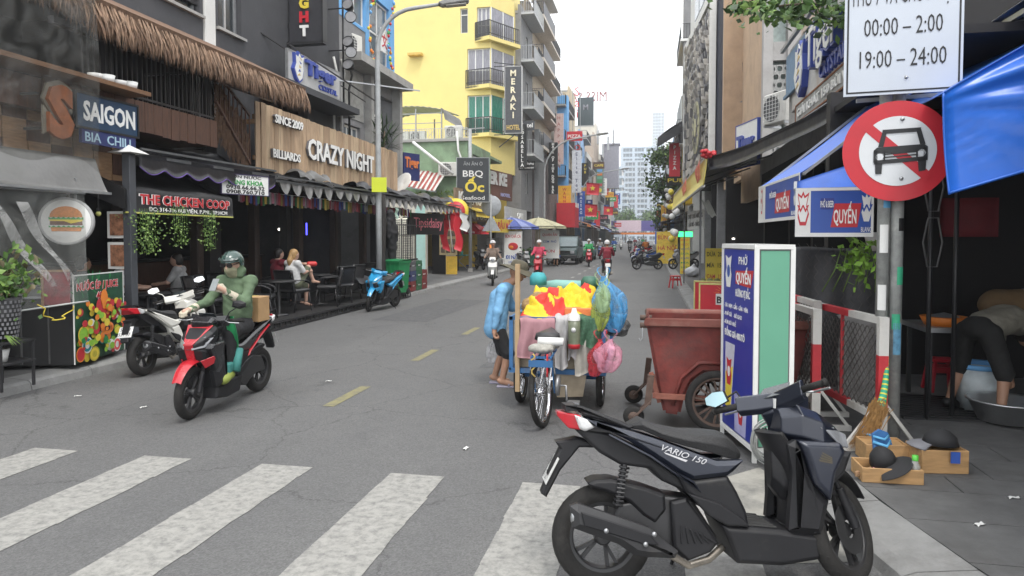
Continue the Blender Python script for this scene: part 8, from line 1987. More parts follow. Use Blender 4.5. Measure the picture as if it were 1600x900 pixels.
def pho_awn(label,a,b,h,back,txtw,seed):
 a,b=Vc(a),Vc(b);xd=(b -a);L_=xd.length;xd.normalize();f=xd.cross(Vc((0,0,1)))
 t=thing('beer_awning',label,'awning',a);bA,bB=Vc(back[0]),Vc(back[1]);up=Vc((0,0,1))
 m=MB();m.grid(lambda u,v:(a.lerp(b,v)+up*h).lerp(bA.lerp(bB,v),u)+up*(-.06*sin(PI*u)),10,8,thick=.008);m.build('fabric',BLUEF,t)
 def P(x,z,d):return a+xd*x+up*z+f*d
 def slab(nm,mm,x0,x1,z0,z1,d,th=.003,sk=0):m=MB();m.slab([P(x0,z0,d),P(x1,z0,d),P(x1+sk,z1,d),P(x0+sk,z1,d)],th);m.build(nm,mm,t)
 slab('valance',BLUES,0,L_,0,h,0,.008)
 slab('hem',WHT,0,L_,-.02,.015,.009);slab('hem',WHT,0,L_,h -.015,h+.01,.009);slab('hem',WHT,0,.02,.015,h -.015,.009);slab('hem',WHT,L_ -.02,L_,.015,h -.015,.009)
 slab('white_print',WHT,.02,L_*.2,.015,h -.015,.009,.001)
 slab('red_print',REDP,L_*.46,L_*.8,h*.16,h*.68,.0095,.001,.03);slab('navy_print',mat('navy_blue_print',(.03,.05,.25),.5),L_*.33,L_*.5,h*.55,h*.8,.0092,.0008)
 m=MB();m.text('QUYẾN',h*.42,P(L_*.64,h*.25,.012),xd,up,.002,fit=L_*.29,bold=.02);m.text('PHỞ & BEER',h*.2,P(L_*.41,h*.6,.012),xd,up,.002,fit=L_*.17,bold=.01);m.text('BLANC',h*.15,P(L_*.91,h*.06,.012),xd,up,.002,fit=L_*.13);m.build('lettering',LETW,t)
 for q in (.1,.91):
  m=MB()
  for s_ in (1,0):
   pts=[(-.05,-.3),(.05,-.3),(.1,-.1),(.06,.05),(.1,.28),(.03,.22),(0,.3),(-.03,.22),(-.1,.28),(-.06,.05),(-.1,-.1)];sc_=(1.15,.9)[1 -s_]*h*1.1
   vs=[P(L_*q+x*sc_,h*.58+z*sc_,.0115+.002*(1 -s_)) for x,z in pts];m.add(vs,[tuple(range(11))],s_)
  m.text('W',h*.22,P(L_*q,h*.5,.0145),xd,up,.001,1,bold=.02);m.build('emblem',[WHT,REDP if q <.5 else BLUES],t)
 m=MB();m.bar(P(0,h,-.03),P(L_,h,-.03),.03);m.bar(P(0,h,-.03),bA,.025);m.bar(P(L_,h,-.03),bB,.025);m.build('frame',STEEL,t)
pho_awn('farther blue beer awning with a red QUYẾN patch facing the road',(1.32,8.95,1.99),(1.40,6.98,1.99),.41,((2.71,8.95,3.5),(2.71,6.98,3.44)),1,1)
pho_awn('nearer blue beer awning with a red QUYẾN patch facing the camera',(1.27,6.55,1.82),(1.9,6.5,1.82),.4,((1.32,6.8,2.3),(1.98,7.05,2.52)),1,2)
a_,b_,c_,d_=Vc((.83,5.72,0)),Vc((.66,6.5,0)),Vc((.94,6.56,0)),Vc((1.11,5.78,0))
t=thing('advertising_box','tall slim advertising box, blue PHỞ QUYẾN side and plain mint green side','sign',(.88,6.1,0));zb,zt=.1,1.72;up=Vc((0,0,1))
m=MB();m.prism([(q.x,q.y) for q in (a_,d_,c_,b_)],zb,zt,'xy');m.build('core',CONCD,t)
xd=(a_ -b_).normalized();f1=xd.cross(up);L1=(a_ -b_).length
def P1(x,z,d=.004):return b_+xd*x+up*z+f1*d
m=MB();m.slab([P1(.03,zb+.03,.002),P1(L1 -.03,zb+.03,.002),P1(L1 -.03,zt -.03,.002),P1(.03,zt -.03,.002)],.006);m.build('blue_panel',BLUEV,t)
xg=(d_ -a_).normalized();fg=xg.cross(up);L2=(d_ -a_).length
m=MB();m.slab([a_+xg*.03+up*(zb+.03)+fg*.002,a_+xg*(L2 -.03)+up*(zb+.03)+fg*.002,a_+xg*(L2 -.03)+up*(zt -.03)+fg*.002,a_+xg*.03+up*(zt -.03)+fg*.002],.006);m.build('green_panel',GREENB,t)
m=MB()
for q in (a_,b_,c_,d_):m.bar(q+up*.0,q+up*zt,.035)
for p_,q in ((a_,b_),(b_,c_),(c_,d_),(d_,a_)):m.bar(p_+up*zt,q+up*zt,.036);m.bar(p_+up*zb,q+up*zb,.034)
m.build('frame',WHT,t)
def tx1(s_,sz,x,z,w,mm,bold=.01,rel=.002):m=MB();m.text(s_,sz,P1(x,z,.011),xd,up,rel,fit=w,bold=bold);m.build('lettering',mm,t)
m=MB();m.slab([P1(.34,1.4,.0085),P1(.7,1.385,.0085),P1(.76,1.53,.0085),P1(.34,1.51,.0085)],.001);m.build('red_patch',REDP,t)
tx1('PHỞ',.09,.52,1.57,.2,LETW);tx1('QUYẾN',.12,.53,1.415,.34,LETW,.025);tx1('HƯƠNG VỊ BẮC',.085,.52,1.295,.34,LETW)
for i,s_ in enumerate(('-TÁI - NẠM - GẦU - GÂN - VIÊN.','-PHỞ GÀ    -BÒ KHO','-BÚN BÒ HUẾ')):tx1(s_,.05,(.36,.29,.22)[i],1.18 -.075*i,(.58,.44,.3)[i],LETW,0)
tx1('ĐỒNG GIÁ 40K/TÔ',.075,.33,.93,.5,LETW,.02)
m=MB();m.slab([P1(.1,.3,.0085),P1(.26,.3,.0085),P1(.34,.87,.0085),P1(.1,.87,.0085)],.001,0);m.slab([P1(.11,.3,.0095),P1(.25,.3,.0095),P1(.3,.68,.0095),P1(.11,.6,.0095)],.001,1);m.build('glass_print',[mat('pale_print',(.55,.56,.65),.4),YELP],t)
m=MB();m.slab([P1(.36,.14,.0085),P1(.62,.14,.0085),P1(.64,.42,.0085),P1(.34,.47,.0085)],.001);m.build('can_print',mat('pale_lilac_print',(.4,.4,.62),.4),t)
for x,z,q in ((.16,1.5,.2),(.2,.62,.17),(.5,.32,.14)):
 m=MB();m.add([P1(x+a*q,z+b*q*1.4,.0108) for a,b in ((-.25,-.5),(.25,-.5),(.4,-.1),(.25,.1),(.4,.5),(0,.4),(-.4,.5),(-.25,.1),(-.4,-.1))],[tuple(range(9))]);m.add([P1(x+.2*q*cos(k*PI/6),z+.28*q*sin(k*PI/6),.0115) for k in range(12)],[tuple(range(12))],1);m.build('emblem',[REDP if z <1 else WHT,WHT if z <1 else BLUES],t)
t=thing('cable_coil','coil of grey cable with a yellow tie leaning on the advertising box','cable',(.95,5.6,.2));m=MB()
for k in range(9):r=.11+.012*(k%4);m.tube([(.93+r*cos(q)+.01*sin(k*3),5.56+.012*k -.03*sin(q),.2+r*1.25*sin(q)+.01*(k%3)) for q in [2*PI*i/20 for i in range(20)]],.006,5,closed=True)
m.build('loops',mat('grey_cable',(.35,.36,.35),.5),t);m=MB();m.tube([(.86,5.53,.22),(.95,5.52,.24),(1.02,5.53,.3)],.012,5);m.build('tie',YELP,t)
REDB=mat('barrier_red',(.48,.03,.04),.5,var=.2,dirt=(.25,.1,.08),dirt_amt=.25);WHB=mat('barrier_white',(.58,.57,.54),.55,var=.1,dirt=(.3,.25,.2),dirt_amt=.35);WIRE=mat('wire_mesh',(.16,.15,.14),.6,metal=.4)
def barrier(label,p,q,h=1.05):
 t=thing('street_barrier',label,'barrier',p,0,'red and white street barriers');p,q=Vc(p),Vc(q);d=(q -p);L_=d.length;d.normalize();nn=d.cross(up)
 n_=4
 def br(a,b,w,nm,mm):m=MB();m.bar(a,b,w);m.build(nm,mm,t)
 for e in (p,q):
  for z0,z1,mm in ((0,.33,WHB),(.33,.75,REDB),(.75,h,WHB)):br(e+up*z0,e+up*z1,.07,'post',mm)
 for k in range(n_):
  for z in (h -.03,.25):br(p+d*(L_*k/n_)+up*z,p+d*(L_*(k+1)/n_)+up*z,.055,'rail',(WHB,REDB)[k%2])
 br(p+d*L_*.66+up*.25,p+d*L_*.66+up*h,.025,'bar',WHB);br(p+d*L_*.33+up*.25,p+d*L_*.33+up*h,.025,'bar',REDB)
 for e in (p,q):m=MB();m.bar(e -nn*.3+up*.02,e+nn*.3+up*.02,.045);m.bar(e -nn*.28+up*.03,e+up*.4,.025);m.bar(e+nn*.28+up*.03,e+up*.4,.025);m.build('foot',WHB,t)
 m=MB();s_=.085
 nx=int(L_/s_);nz=int((h -.3)/s_)
 for i in range(-nz,nx+1):
  for sg in (1,-1):
   a0=i*s_ if sg >0 else (i+nz)*s_;pts=[]
   for k in range(nz+1):
    x=a0+sg*k*s_;
    if 0 <= x <= L_:pts.append(p+d*x+up*(.27+k*s_)+nn*.004*sg)
   if len(pts)>1:m.bar(pts[0],pts[-1],.006,.006)
 o=m.build('wire_mesh',WIRE,t);return t
barrier('red and white barrier whose end post stands beside the sign pole',(1.79,5.83,.125),(1.44,7.95,.125))
barrier('red and white barrier just behind the advertising box',(1.42,6.35,.125),(1.2,8.4,.125));barrier('second red and white barrier leaning behind the first one',(1.53,6.85,.125),(1.35,8.9,.125),1.08)
cloth_hang('grey_tarp_screen','dark grey tarp tied over chicken wire behind the barriers','tarp',mat('dark_grey_tarp',(.085,.085,.09),.55,var=.3,bump=.4),1236,1392,392,640,8.3,.05,3,seed=3)
cloth_hang('pale_tarp_screen','pale dirty sheet tied behind the nearest barrier','tarp',mat('pale_dirty_sheet',(.3,.29,.28),.7,var=.3,bump=.3),1312,1378,500,640,7.6,.03,2,seed=9)
t=thing('chicken_wire','sagging chicken wire fence above the barriers','fence',(1.9,8.1,1.5));m=MB();a,b=PY(1236,380,8.1),PY(1392,380,8.1);nx=int((b.x -a.x)/.09)
for i in range(nx):
 x=a.x+i*.09;m.tube([(x+(.022 if k%2 else -.022),8.1+.03*sin(k+i),.75+.06*k+.02*sin(i)) for k in range(17)],.003,3,cap=False)
m.build('wire_mesh',WIRE,t)
t=thing('wire_cylinder','rolled rusty wire basket behind the advertising box','basket',(1.3,7.6,.3));m=MB()
for k in range(12):a0=2*PI*k/12;m.tube([(1.32+.16*cos(a0+.25*j),7.6+.16*sin(a0+.25*j),.25+.08*j) for j in range(9)],.005,4);m.tube([(1.32+.16*cos(a0 -.25*j),7.6+.16*sin(a0 -.25*j),.25+.08*j) for j in range(9)],.005,4)
m.build('wire',mat('rusty_wire',(.3,.17,.08),.7),t)
def leaf_cloud(name,parent,n,fn,size,mats_,seed,world=True,stuff=True):
 r=random.Random(seed);bs=[([],[]) for _ in mats_]
 for i in range(n):
  p,nrm_=fn(r);p=Vc(p);d=Vc((r.gauss(0,1),r.gauss(0,1),r.gauss(0,.8)))+Vc(nrm_);d.normalize();s_=d.orthogonal().normalized();s_.rotate(MR(r.uniform(0,6.3),3,d));L_=size*r.uniform(.6,1.3);u=d.cross(s_);w=L_*.32
  vs,fs=bs[int(r.random() ** 1.4*len(mats_))%len(mats_)];b=len(vs)
  vs += [p,p+s_*w+u*L_*.5,p+u*L_+d*L_*.1,p -s_*w+u*L_*.5];fs.append((b,b+1,b+2,b+3))
 for (vs,fs),mm in zip(bs,mats_):
  if fs:m=MB();m.add(vs,fs);o=m.build(name,mm,parent,world=world);o['kind']='stuff'
gb=lambda c,r_:(lambda r:((c[0]+r.gauss(0,r_[0]),c[1]+r.gauss(0,r_[1]),c[2]+r.gauss(0,r_[2])),(0,-.6,.5)))
c=PY(1342,405,6.8);t=thing('hanging_pothos','bright green trailing pothos hanging under the nearer beer awning','plant',c);leaf_cloud('leaves',t,130,gb(c,(.09,.07,.11)),.08,[mat('leaf_bright',(.22,.42,.05),.5,var=.3),LEAF2],3)
m=MB()
for k in range(6):m.tube([c+Vc((.05*(k -3),0,.1)),c+Vc((.07*(k -3),-.03,-.1)),c+Vc((.09*(k -3.5),-.02,-.3))],.005,4)
m.build('stem',LEAF2,t);q=PY(1372,376,7.3);m=MB();m.lathe([(0,-.1),(.09,-.1),(.13,.08),(.12,.08),(0,.02)],14,0,q);m.build('pot',WHTW,t)
for k,(px,py,n,h_) in enumerate(((230,360,420,.25),(281,352,230,.17),(327,360,240,.2))):
 c=PX(px,py -8,-7.35);t=thing('trailing_plant',['widest trailing plant with small round leaves under the chicken awning','middle, shortest trailing plant under the chicken awning','slim trailing plant at the right end of the chicken awning'][k],'plant',c,0,'trailing plants under the chicken awning')
 leaf_cloud('leaves',t,n,lambda r:((lambda v:(c.x+r.gauss(0,.07),c.y+r.gauss(0,(.15,.09,.09)[k])*(1.1 -.5*v),c.z+.2 -.62*v))(r.random()),(.3,-.3,.6)),.04,[LEAF2,mat('leaf_pale',(.24,.36,.1),.5,var=.3),LEAF],k)
 m=MB()
 for j in range(7):y=c.y+.05*(j -3);m.tube([(c.x,y,c.z+.25),(c.x,y+.02,c.z),(c.x+.02,y+.05*sin(j),c.z -.4)],.004,4)
 m.build('stem',LEAF,t)
c=PX(0,445,-7.05);t=thing('coleus_plant','leafy coleus with pink edged leaves in a black woven planter at the left edge','plant',c);leaf_cloud('leaves',t,420,gb((c.x,c.y,c.z+.04),(.17,.17,.15)),.1,[LEAF,LEAF2,LEAF,mat('coleus_leaf',(.13,.11,.06),.5,var=.5,scale=12)],8)
m=MB();z0=c.z -.6;m.lathe([(0,z0),(.15,z0),(.2,z0+.46),(.18,z0+.46),(.1,z0+.4),(0,z0+.4)],20,0,(c.x,c.y,0));m.build('planter',mat('black_planter',(.02,.02,.022),.5),t)
m=MB()
for j in range(9):
 for k in range(24):a=2*PI*(k+.5*(j%2))/24;r=.152+.048*j/9;m.box((c.x+r*cos(a),c.y+r*sin(a),z0+.03+.048*j),(.012,.022,.03),rz=a)
o=m.build('weave',mat('grey_weave',(.18,.18,.19),.6),t);o['kind']='stuff'
t=thing('plant_stand','black metal plant stand at the left edge','stand',(c.x,c.y,.12));m=MB()
for z in (z0 -.02,.42):m.bb(c.x -.25,c.x+.22,c.y -.22,c.y+.22,z -.02,z)
for sx_ in (-.23,.2):
 for sy_ in (-.2,.2):m.bar((c.x+sx_,c.y+sy_,.12),(c.x+sx_,c.y+sy_,z0 -.02),.025)
m.build('frame',BLKM,t)
t=thing('spider_plant','small striped spider plant in a white pot on the lower shelf of the stand','plant',(c.x,c.y,.42));m=MB();m.lathe([(0,.42),(.07,.42),(.1,.56),(0,.55)],14,0,(c.x+.02,c.y -.05,0));m.build('pot',WHT,t);m=MB()
for k in range(22):a=ru(0,6.3);q=Vc((cos(a),sin(a),0));p=Vc((c.x+.02,c.y -.05,.56));m.add([p -q.cross(up)*.012,p+q.cross(up)*.012,p+q*.12+up*.16+q.cross(up)*.012,p+q*.12+up*.16 -q.cross(up)*.012,p+q*.26+up*.05],[(0,1,2,3),(3,2,4)])
m.build('leaves',LEAF2,t)
c=PX(600,205,-8.8);t=thing('balcony_palm','spiky dracaena plant on the balcony above the plank sign','plant',c);m=MB();m2=[]
for k in range(90):a=ru(0,6.3);e=ru(-.3,1.2);q=Vc((cos(a)*cos(e),sin(a)*cos(e),sin(e)));p=c+Vc((ru(-.1,.1),ru(-.6,.6),ru(-.8,.1)));s_=q.cross(up).normalized()*.03;m.add([p,p+q*.3+s_,p+q*.75 -up*.12,p+q*.3 -s_],[(0,1,2,3)])
m.build('leaves',LEAF3,t);m=MB();m.tube([c+Vc((0,0,-1.5)),c],.04,6);m.lathe([(0,-1.5),(.18,-1.5),(.22,-1.1),(0,-1.1)],12,0,c);m.build('trunk',BARK,t)
def tree(label,base,h,cr,n,size,seed,mats_=(LEAF3,LEAF,LEAF2)):
 r=random.Random(seed);b=Vc(base);t=thing('street_tree',label,'tree',b);m=MB();m.tube([b,b+up*h*.5+Vc((.1,0,0)),b+up*h*.8],[.16,.11,.07],8);cl=[]
 for k in range(11):
  a=r.uniform(0,6.3);q=b+up*h*r.uniform(.62,1.05)+Vc((cos(a),sin(a),0))*cr*r.uniform(.2,.85);cl.append(q);m.tube([b+up*h*.55,b.lerp(q,.6)+up*h*.2,q],[.07,.045,.02],6)
 m.build('trunk',BARK,t)
 leaf_cloud('crown',t,n,lambda r:((lambda q:q+Vc((r.gauss(0,cr*.26),r.gauss(0,cr*.26),r.gauss(0,cr*.22))))(r.choice(cl)),(0,0,.8)),size,list(mats_),seed);return t
c=PX(1034,400,1.5);tree('leafy street tree over the right pavement in front of the end tower',(1.5,60,.12),8.6,1.9,2600,.3,5)
tree('small young tree beside the far right pavement',(1.4,88,.12),5,1.3,900,.3,6)
for i,(x,y,h) in enumerate(((-7,205,8),(-2,225,9),(3,215,8),(-9,235,10))):tree(['round tree beyond the banner on the left','tallest tree beyond the banner in the middle','tree beyond the banner on the right','dark tree at the far left behind the banner'][i],(x,y,0),h,3,1100,.8,20+i)
t=thing('overhead_branch','leafy branches reaching in from above over the right facades','tree branch',(3,9,6));m=MB();pts=[PY(q[0],q[1],11.5) for q in ((1420,-120),(1330,-30),(1290,5),(1230,8),(1170,15))];m.tube(pts,[.05,.035,.025,.018,.008],6);m.tube([pts[1],PY(1318,20,11.4),PY(1310,40,11.3)],[.02,.012,.005],5);m.build('limb',BARK,t)
leaf_cloud('leaves',t,520,lambda r:((lambda q:(PY(q[0]+r.gauss(0,20),q[1]+r.gauss(0,13),11.4+r.gauss(0,.25))))(r.choice(((1165,12),(1190,8),(1220,18),(1245,22),(1285,10),(1320,15),(1312,30),(1250,-10)))),(0,-.5,.5)),.15,[LEAF,LEAF2,LEAF3],14)
def crate(label,c,rz,w,d,h,open_=True):
 t=thing('wooden_box',label,'box',c,R(rz));
 for i,(a,b,e,f) in enumerate(((-w/2,w/2,-d/2,-d/2+.014),(-w/2,w/2,d/2 -.014,d/2),(-w/2,-w/2+.014,-d/2+.014,d/2 -.014),(w/2 -.014,w/2,-d/2+.014,d/2 -.014))):m=MB();m.bb(a,b,e,f,0,h,ch=.003);m.L('board',mat('pine_board',(.42,.25,.11),.6,var=.3,scale=5,stretch=(1,6,6),bump=.1),t)
 m=MB();m.bb(-w/2+.014,w/2 -.014,-d/2+.014,d/2 -.014,.0,h -.012 if not open_ else .012);m.L('bottom',_mats['pine_board'],t);return t
g1,g2=G(1394,756,.125),G(1480,742,.125)
crate('open wooden box crammed with shoe polish gear under the black cap',(g1.x,g1.y+.12,.125),2,.39,.24,.1);crate('taller wooden box carrying the grey brimmed visor',(g2.x -.02,g2.y+.14,.125),8,.32,.24,.165,False);crate('third wooden box behind, next to the blue sandals',(g1.x+.1,g1.y+.55,.125),4,.3,.22,.14,False)
def cap(label,c,rz,mm,mb_,r=.1,tilt=0):
 t=thing('cap',label,'cap',c,rot=(R(tilt),0,R(rz)));m=MB();m.lathe([(0,.115),(r*.5,.1),(r*.85,.06),(r,0),(r -.008,0),(r*.8,.05),(0,.1)],18);m.L('crown',mm,t)
 m=MB();m.grid(lambda u,v:((r*.95+.1*u)*cos(R(-60+120*v)),(r*.95+.1*u*(1 -.1*u))*sin(R(-60+120*v)),.005 -.03*u*u+.012*cos(R(-60+120*v)*1.3)),6,12,thick=.006);m.L('brim',mb_,t);return t
cap('black cap with a white button resting on the open wooden box',(g1.x -.02,g1.y+.12,.235),-55,mat('black_felt',(.02,.02,.022),.8),_mats['black_felt'],.09,24);t=cap('grey brimmed black visor on the taller wooden box',(g2.x -.0,g2.y+.13,.305),165,_mats['black_felt'],mat('grey_felt',(.2,.2,.22),.8),.12,4)
m=MB();m.bb(g2.x+.02,g2.x+.08,g2.y -.004,g2.y+.004,.21,.29);o=m.build('strap',BLUES,t)
t=thing('polish_bottle','clear bottle with a bright green cap in the open wooden box','bottle',(g1.x+.16,g1.y+.06,.137));m=MB();m.lathe([(0,0),(.032,0),(.033,.1),(.02,.13),(.018,.14),(0,.14)],14);m.L('bottle',clear_mat('bottle_glass',(.5,.52,.5),.5),t);m=MB();m.lathe([(.02,.14),(.02,.175),(0,.175)],12);m.L('cap',mat('cap_green',(.1,.5,.06),.4),t)
for k in range(9):
 x=g1.x -.17+.04*k;nm,mm=(('brush',TIMB),('polish_tin',STEEL),('pink_tube',PINKP))[k%3];t=thing(nm,['wooden brush at the left end of the open box','polish tin beside the left brush','pink and white tube lying over the front of the open box','second wooden brush in the open box','polish tin under the black cap','pink tube under the cap brim','third wooden brush near the bottle','polish tin near the bottle','pale tube beside the green capped bottle'][k],nm.replace('_',' '),(x,g1.y+.05+.03*(k%2),.14),R(40*k));m=MB()
 if nm == 'polish_tin':m.lathe([(0,0),(.03,0),(.03,.05),(0,.05)],12)
 else:m.loft([[(q,y*w,z*.015+.04+q*.4) for y,z in ((-1,-1),(-1,1),(1,1),(1,-1))] for q,w in ((-.05,.012),(0,.018),(.05,.01))],smooth=False)
 m.L('body',mm,t)
for k in range(2):
 t=thing('sandal',['front blue sandal sole standing by the green capped bottle','rear blue strapped sandal behind the boxes'][k],'sandal',(g1.x+.08+.0*k,g1.y+.42+.25*k,.13),rot=(R(70),0,R(20)));m=MB();m.prism([(.0,-.02),(.07,.0),(.085,.12),(.07,.22),(0,.25),(-.06,.22),(-.075,.1),(-.06,0)],0,.025,'xy',.006);m.L('sole',mat('denim_blue',(.03,.12,.3),.7),t);m=MB();m.tube([(-.07,.16,.02),(0,.12,.07),(.075,.16,.02)],.012,6,flat=.5);m.tube([(-.06,.2,.02),(0,.17,.06),(.07,.2,.02)],.01,6,flat=.5);m.L('strap',mat('sky_strap',(.1,.35,.6),.6),t)
ga=PY(1375,600,5.9);gbm=G(1345,705,.13)
t=thing('straw_broom','long straw broom with a green and yellow wrapped neck leaning on the barrier','broom',(gbm.x,gbm.y,.13));a,b=Vc((1.83,5.86,.95)),Vc((gbm.x+.12,gbm.y -.05,.5));mid_=a.lerp(b,.5)+Vc((.03,0,-.05));m=MB()
for k in range(36):p,q=[a.lerp(mid_,w).lerp(mid_.lerp(b,w),w) for w in (k/36,(k+1)/36)];m.tube([p,q],[.011+.0006*k,.0116+.0006*k],8,int(k%3 == 0),cap=False)
m.build('wrapped_neck',[mat('broom_green',(.03,.33,.2),.6),mat('broom_yellow',(.62,.55,.06),.6)],t);m=MB()
for k in range(260):p=b+Vc((rnd.gauss(0,.025),rnd.gauss(0,.02),rnd.gauss(0,.03)));e=Vc((gbm.x+ru(-.12,.1),gbm.y+ru(-.06,.06),.13));s_=Vc((.004,0,0));m.add([p -s_,p+s_,e],[(0,1,2)])
o=m.build('bristles',mat('straw_brown',(.36,.2,.07),.8,var=.4,scale=30),t);o['kind']='stuff'
rs=G(1470,610,.135)
def stool(label,c,mm,s_=1.0,rz=0):
 t=thing('plastic_stool',label,'stool',c,R(rz));m=MB();m.bb(-.15*s_,.15*s_,-.15*s_,.15*s_,.4*s_,.44*s_,ch=.012);m.L('seat',mm,t)
 for a in (-1,1):
  for b in (-1,1):m=MB();m.bar((a*.17*s_,b*.17*s_,0),(a*.12*s_,b*.12*s_,.4*s_),.05*s_,.03*s_);m.L('leg',mm,t)
 m=MB();[m.bar((a*.135*s_,-.135*s_,.3*s_),(a*.135*s_,.135*s_,.3*s_),.02,.06) for a in (-1,1)];[m.bar((-.135*s_,b*.135*s_,.3*s_),(.135*s_,b*.135*s_,.3*s_),.02,.06) for b in (-1,1)];m.L('apron',mm,t);return t
RSt=mat('red_stool_plastic',(.45,.02,.035),.4,var=.1)
stool('low red plastic stool inside the dark cook corner',(rs.x,rs.y,.135),RSt,.8);rb=G(1055,450,0)
t=stool('red plastic stool frame tipped over the kerb far down on the right',(rb.x,rb.y,0),REDP,1.0,20);bs=G(1090,425,.12)
bw=G(1572,660,.13);t=thing('steel_basin','wide aluminium wash basin in front of the bending cook','basin',(bw.x,bw.y,.13));m=MB();m.lathe([(0,.02),(.22,.02),(.3,.2),(.32,.2),(.31,.215),(.28,.2),(.2,.05),(0,.05)],28);m.L('basin',ALU,t)
t=thing('white_bucket','white bucket with a blue rim standing behind the basin','bucket',(bw.x -.02,bw.y+.5,.13));m=MB();m.lathe([(0,0),(.17,0),(.21,.4),(.19,.4),(0,.05)],22);m.L('bucket',mat('milky_bucket',(.45,.5,.52),.4),t);m=MB();m.lathe([(.2,.4),(.225,.41),(.225,.45),(.2,.45)],22);m.L('rim',BLUEW,t)
wt=G(1500,640,.13);t=thing('work_table','dark work table with trays at the back of the cook corner','table',(3.3,7.6,.13));m=MB();m.bb(2.7,4.6,7.5,8.2,.85,.9);m.build('tabletop',STEEL,t);m=MB()
for x in (2.75,4.5):m.bar((x,7.55,.13),(x,7.55,.85),.04);m.bar((x,8.1,.13),(x,8.1,.85),.04)
m.build('leg',BLKM,t)
for k,(x,mm,l,r) in enumerate(((2.95,ORANGE,'orange plastic tray with a steel lid',.22),(3.4,mat('dim_red_tub',(.3,.03,.03),.5),'dark red tub on the work table',.2))):
 t=thing('tray',l,'tray',(x,7.75,.9));m=MB();m.lathe([(0,0),(r*.8,0),(r,.09),(r*.93,.09),(0,.02)],20);m.L('tray',mm,t);m=MB();m.lathe([(0,.13),(.12,.1),(.14,.09)],16);m.L('lid',STEEL,t)
t=thing('red_cloth_banner','dim red printed cloth hanging inside the cook corner','banner',(3.3,7.9,1.9));m=MB();m.grid(lambda u,v:(2.95+.55*v,7.9+.03*sin(7*v),2.2 -.4*u),4,10,thick=.006);m.build('cloth',mat('dim_red_cloth',(.12,.01,.015),.8),t)
t=thing('tan_bundle','tan sack with blue stripe stacked in the cook corner','sack',(3.9,7.3,1.1));blob('sack',mat('tan_sacking',(.14,.09,.045),.9,var=.3),[('c',(3.5,7.9,1.1),(4.3,7.9,1.1),.17,.17)],t,.03,.05,.01,10,world=True);m=MB();m.lathe([(.178,-.06),(.18,0),(.178,.06)],20,0,(3.8,7.9,1.1),'x');m.build('stripe',BLUES,t)
t=thing('umbrella_rack','folded black frame stand with a grey lattice behind the sign pole','stand',(2.6,7,.13));m=MB();m.tube([(2.5,6.9,.13),(2.5,6.9,2.6)],.02,6);m.tube([(2.75,7.0,.13),(2.75,7.0,2.6)],.02,6);m.build('pole',BLKM,t);m=MB()
for zc in (1.75,2.25):pts=[(2.42,6.85,zc),(2.46,6.85,zc+.22),(2.54,6.85,zc+.22),(2.58,6.85,zc),(2.54,6.85,zc -.22),(2.46,6.85,zc -.22)];m.tube(pts,.009,5,closed=True)
m.build('lattice',mat('dull_iron',(.1,.1,.1),.6),t)
t=thing('floor_grating','dark slatted drain grating on the cook corner floor','grating',(2.7,7,.13))
for k in range(12):m=MB();m.bar((2.3,6.9+.09*k,.135),(3.1,6.9+.09*k,.135),.03,.02);m.build('slat',BLKM,t)
t=thing('grey_door_sheet','pale grey sheet door behind the sign pole','panel',(2.25,7.0,.13));m=MB();m.bb(2.15,2.19,6.9,7.25,.4,1.75);m.build('sheet',CONCD,t)
ck=thing('cook_corner_walls','dark walls and tarp ceiling of the open cook corner at right, plus unseen light-blocking wall','building',(4,8,.13));m=MB();m.bb(2.2,9,9.3,9.5,.1,3.6);m.bb(6.2,6.4,3.5,9.3,.1,3.6);m.bb(2.25,6.4,5.9,9.5,3.35,3.42);m.bb(6.2,6.4,-2,3.5,.1,3.6);m.build('wall',DARKIN,ck)  # near stretch of the side wall is unseen, added to block light
t=thing('dark_canopy','dark canopy sheet hung high over the right pavement above the blue tarp','canopy',(4,5,3.5));m=MB();m.grid(lambda u,v:(2.65+3.8*u,.6+5.6*v,3.5+.25*u -.12*sin(PI*u)+.03*sin(9*v+4*u)),10,12,thick=.01);m.build('sheet',CANVT,t);m=MB();[m.bar((2.7,y,3.45),(6.4,y,3.7),.04) for y in (.7,3.4,6.1)];m.bar((2.7,.7,3.46),(2.7,6.1,3.46),.04);m.build('frame',STEEL,t)
def menu_stand(label,px,py,h,w,lines,bgm=YELP):
 g=G(px,py,.12);t,P=panel_sign(label,'menu board',(g.x,g.y,.12+h/2),w,h,(-.1,-1,0),bgm,[(s_,h/len(lines)*.55,0,h/2 -h*(i+.72)/len(lines),mm,w*.85,.01,.003) for i,(s_,mm) in enumerate(lines)],depth=.05,name='menu_board');return t
menu_stand('tall narrow yellow menu board with blue and green lines',1070,428,1.65,.42,[('MENU',ORANGE),('NƯỚC',ORANGE),('SINH TỐ',BLUES),('DỪA',GREENP),('CAFE',BLUES),('MÍA',GREENP),('24/24',GREENP),('XIN MỜI',ORANGE)]);menu_stand('wide yellow price board with 20K 15K lines near the coconuts',1118,440,1.25,.75,[('DỪA  20K',LETK),('MÍA  15K',LETK),('CAM  15K',REDP)]);menu_stand('yellow board reading BÚN C in red beside parked motorbikes',1042,412,2.0,1.3,[('BÚN CÁ',REDP),('HÀ NỘI',REDP),('   ',REDP)],mat('amber_board',(.72,.5,.06),.5))
t,P=panel_sign('small lit green sign above the yellow menu boards','sign',PX(1071,366,1.9),.75,.28,(-.1,-1,0),GLOWG,[],depth=.1)
c=PX(1146,373,3.4);t=thing('lit_lamp','small white lit lamp under the big black awning','lamp',c);m=MB();m.ball(c,(.06,.06,.035),10,6);m.build('glass',GLOWW,t);m=MB();m.bar(c,c+Vc((0,0,.5)),.01);m.build('cord',BLK,t)
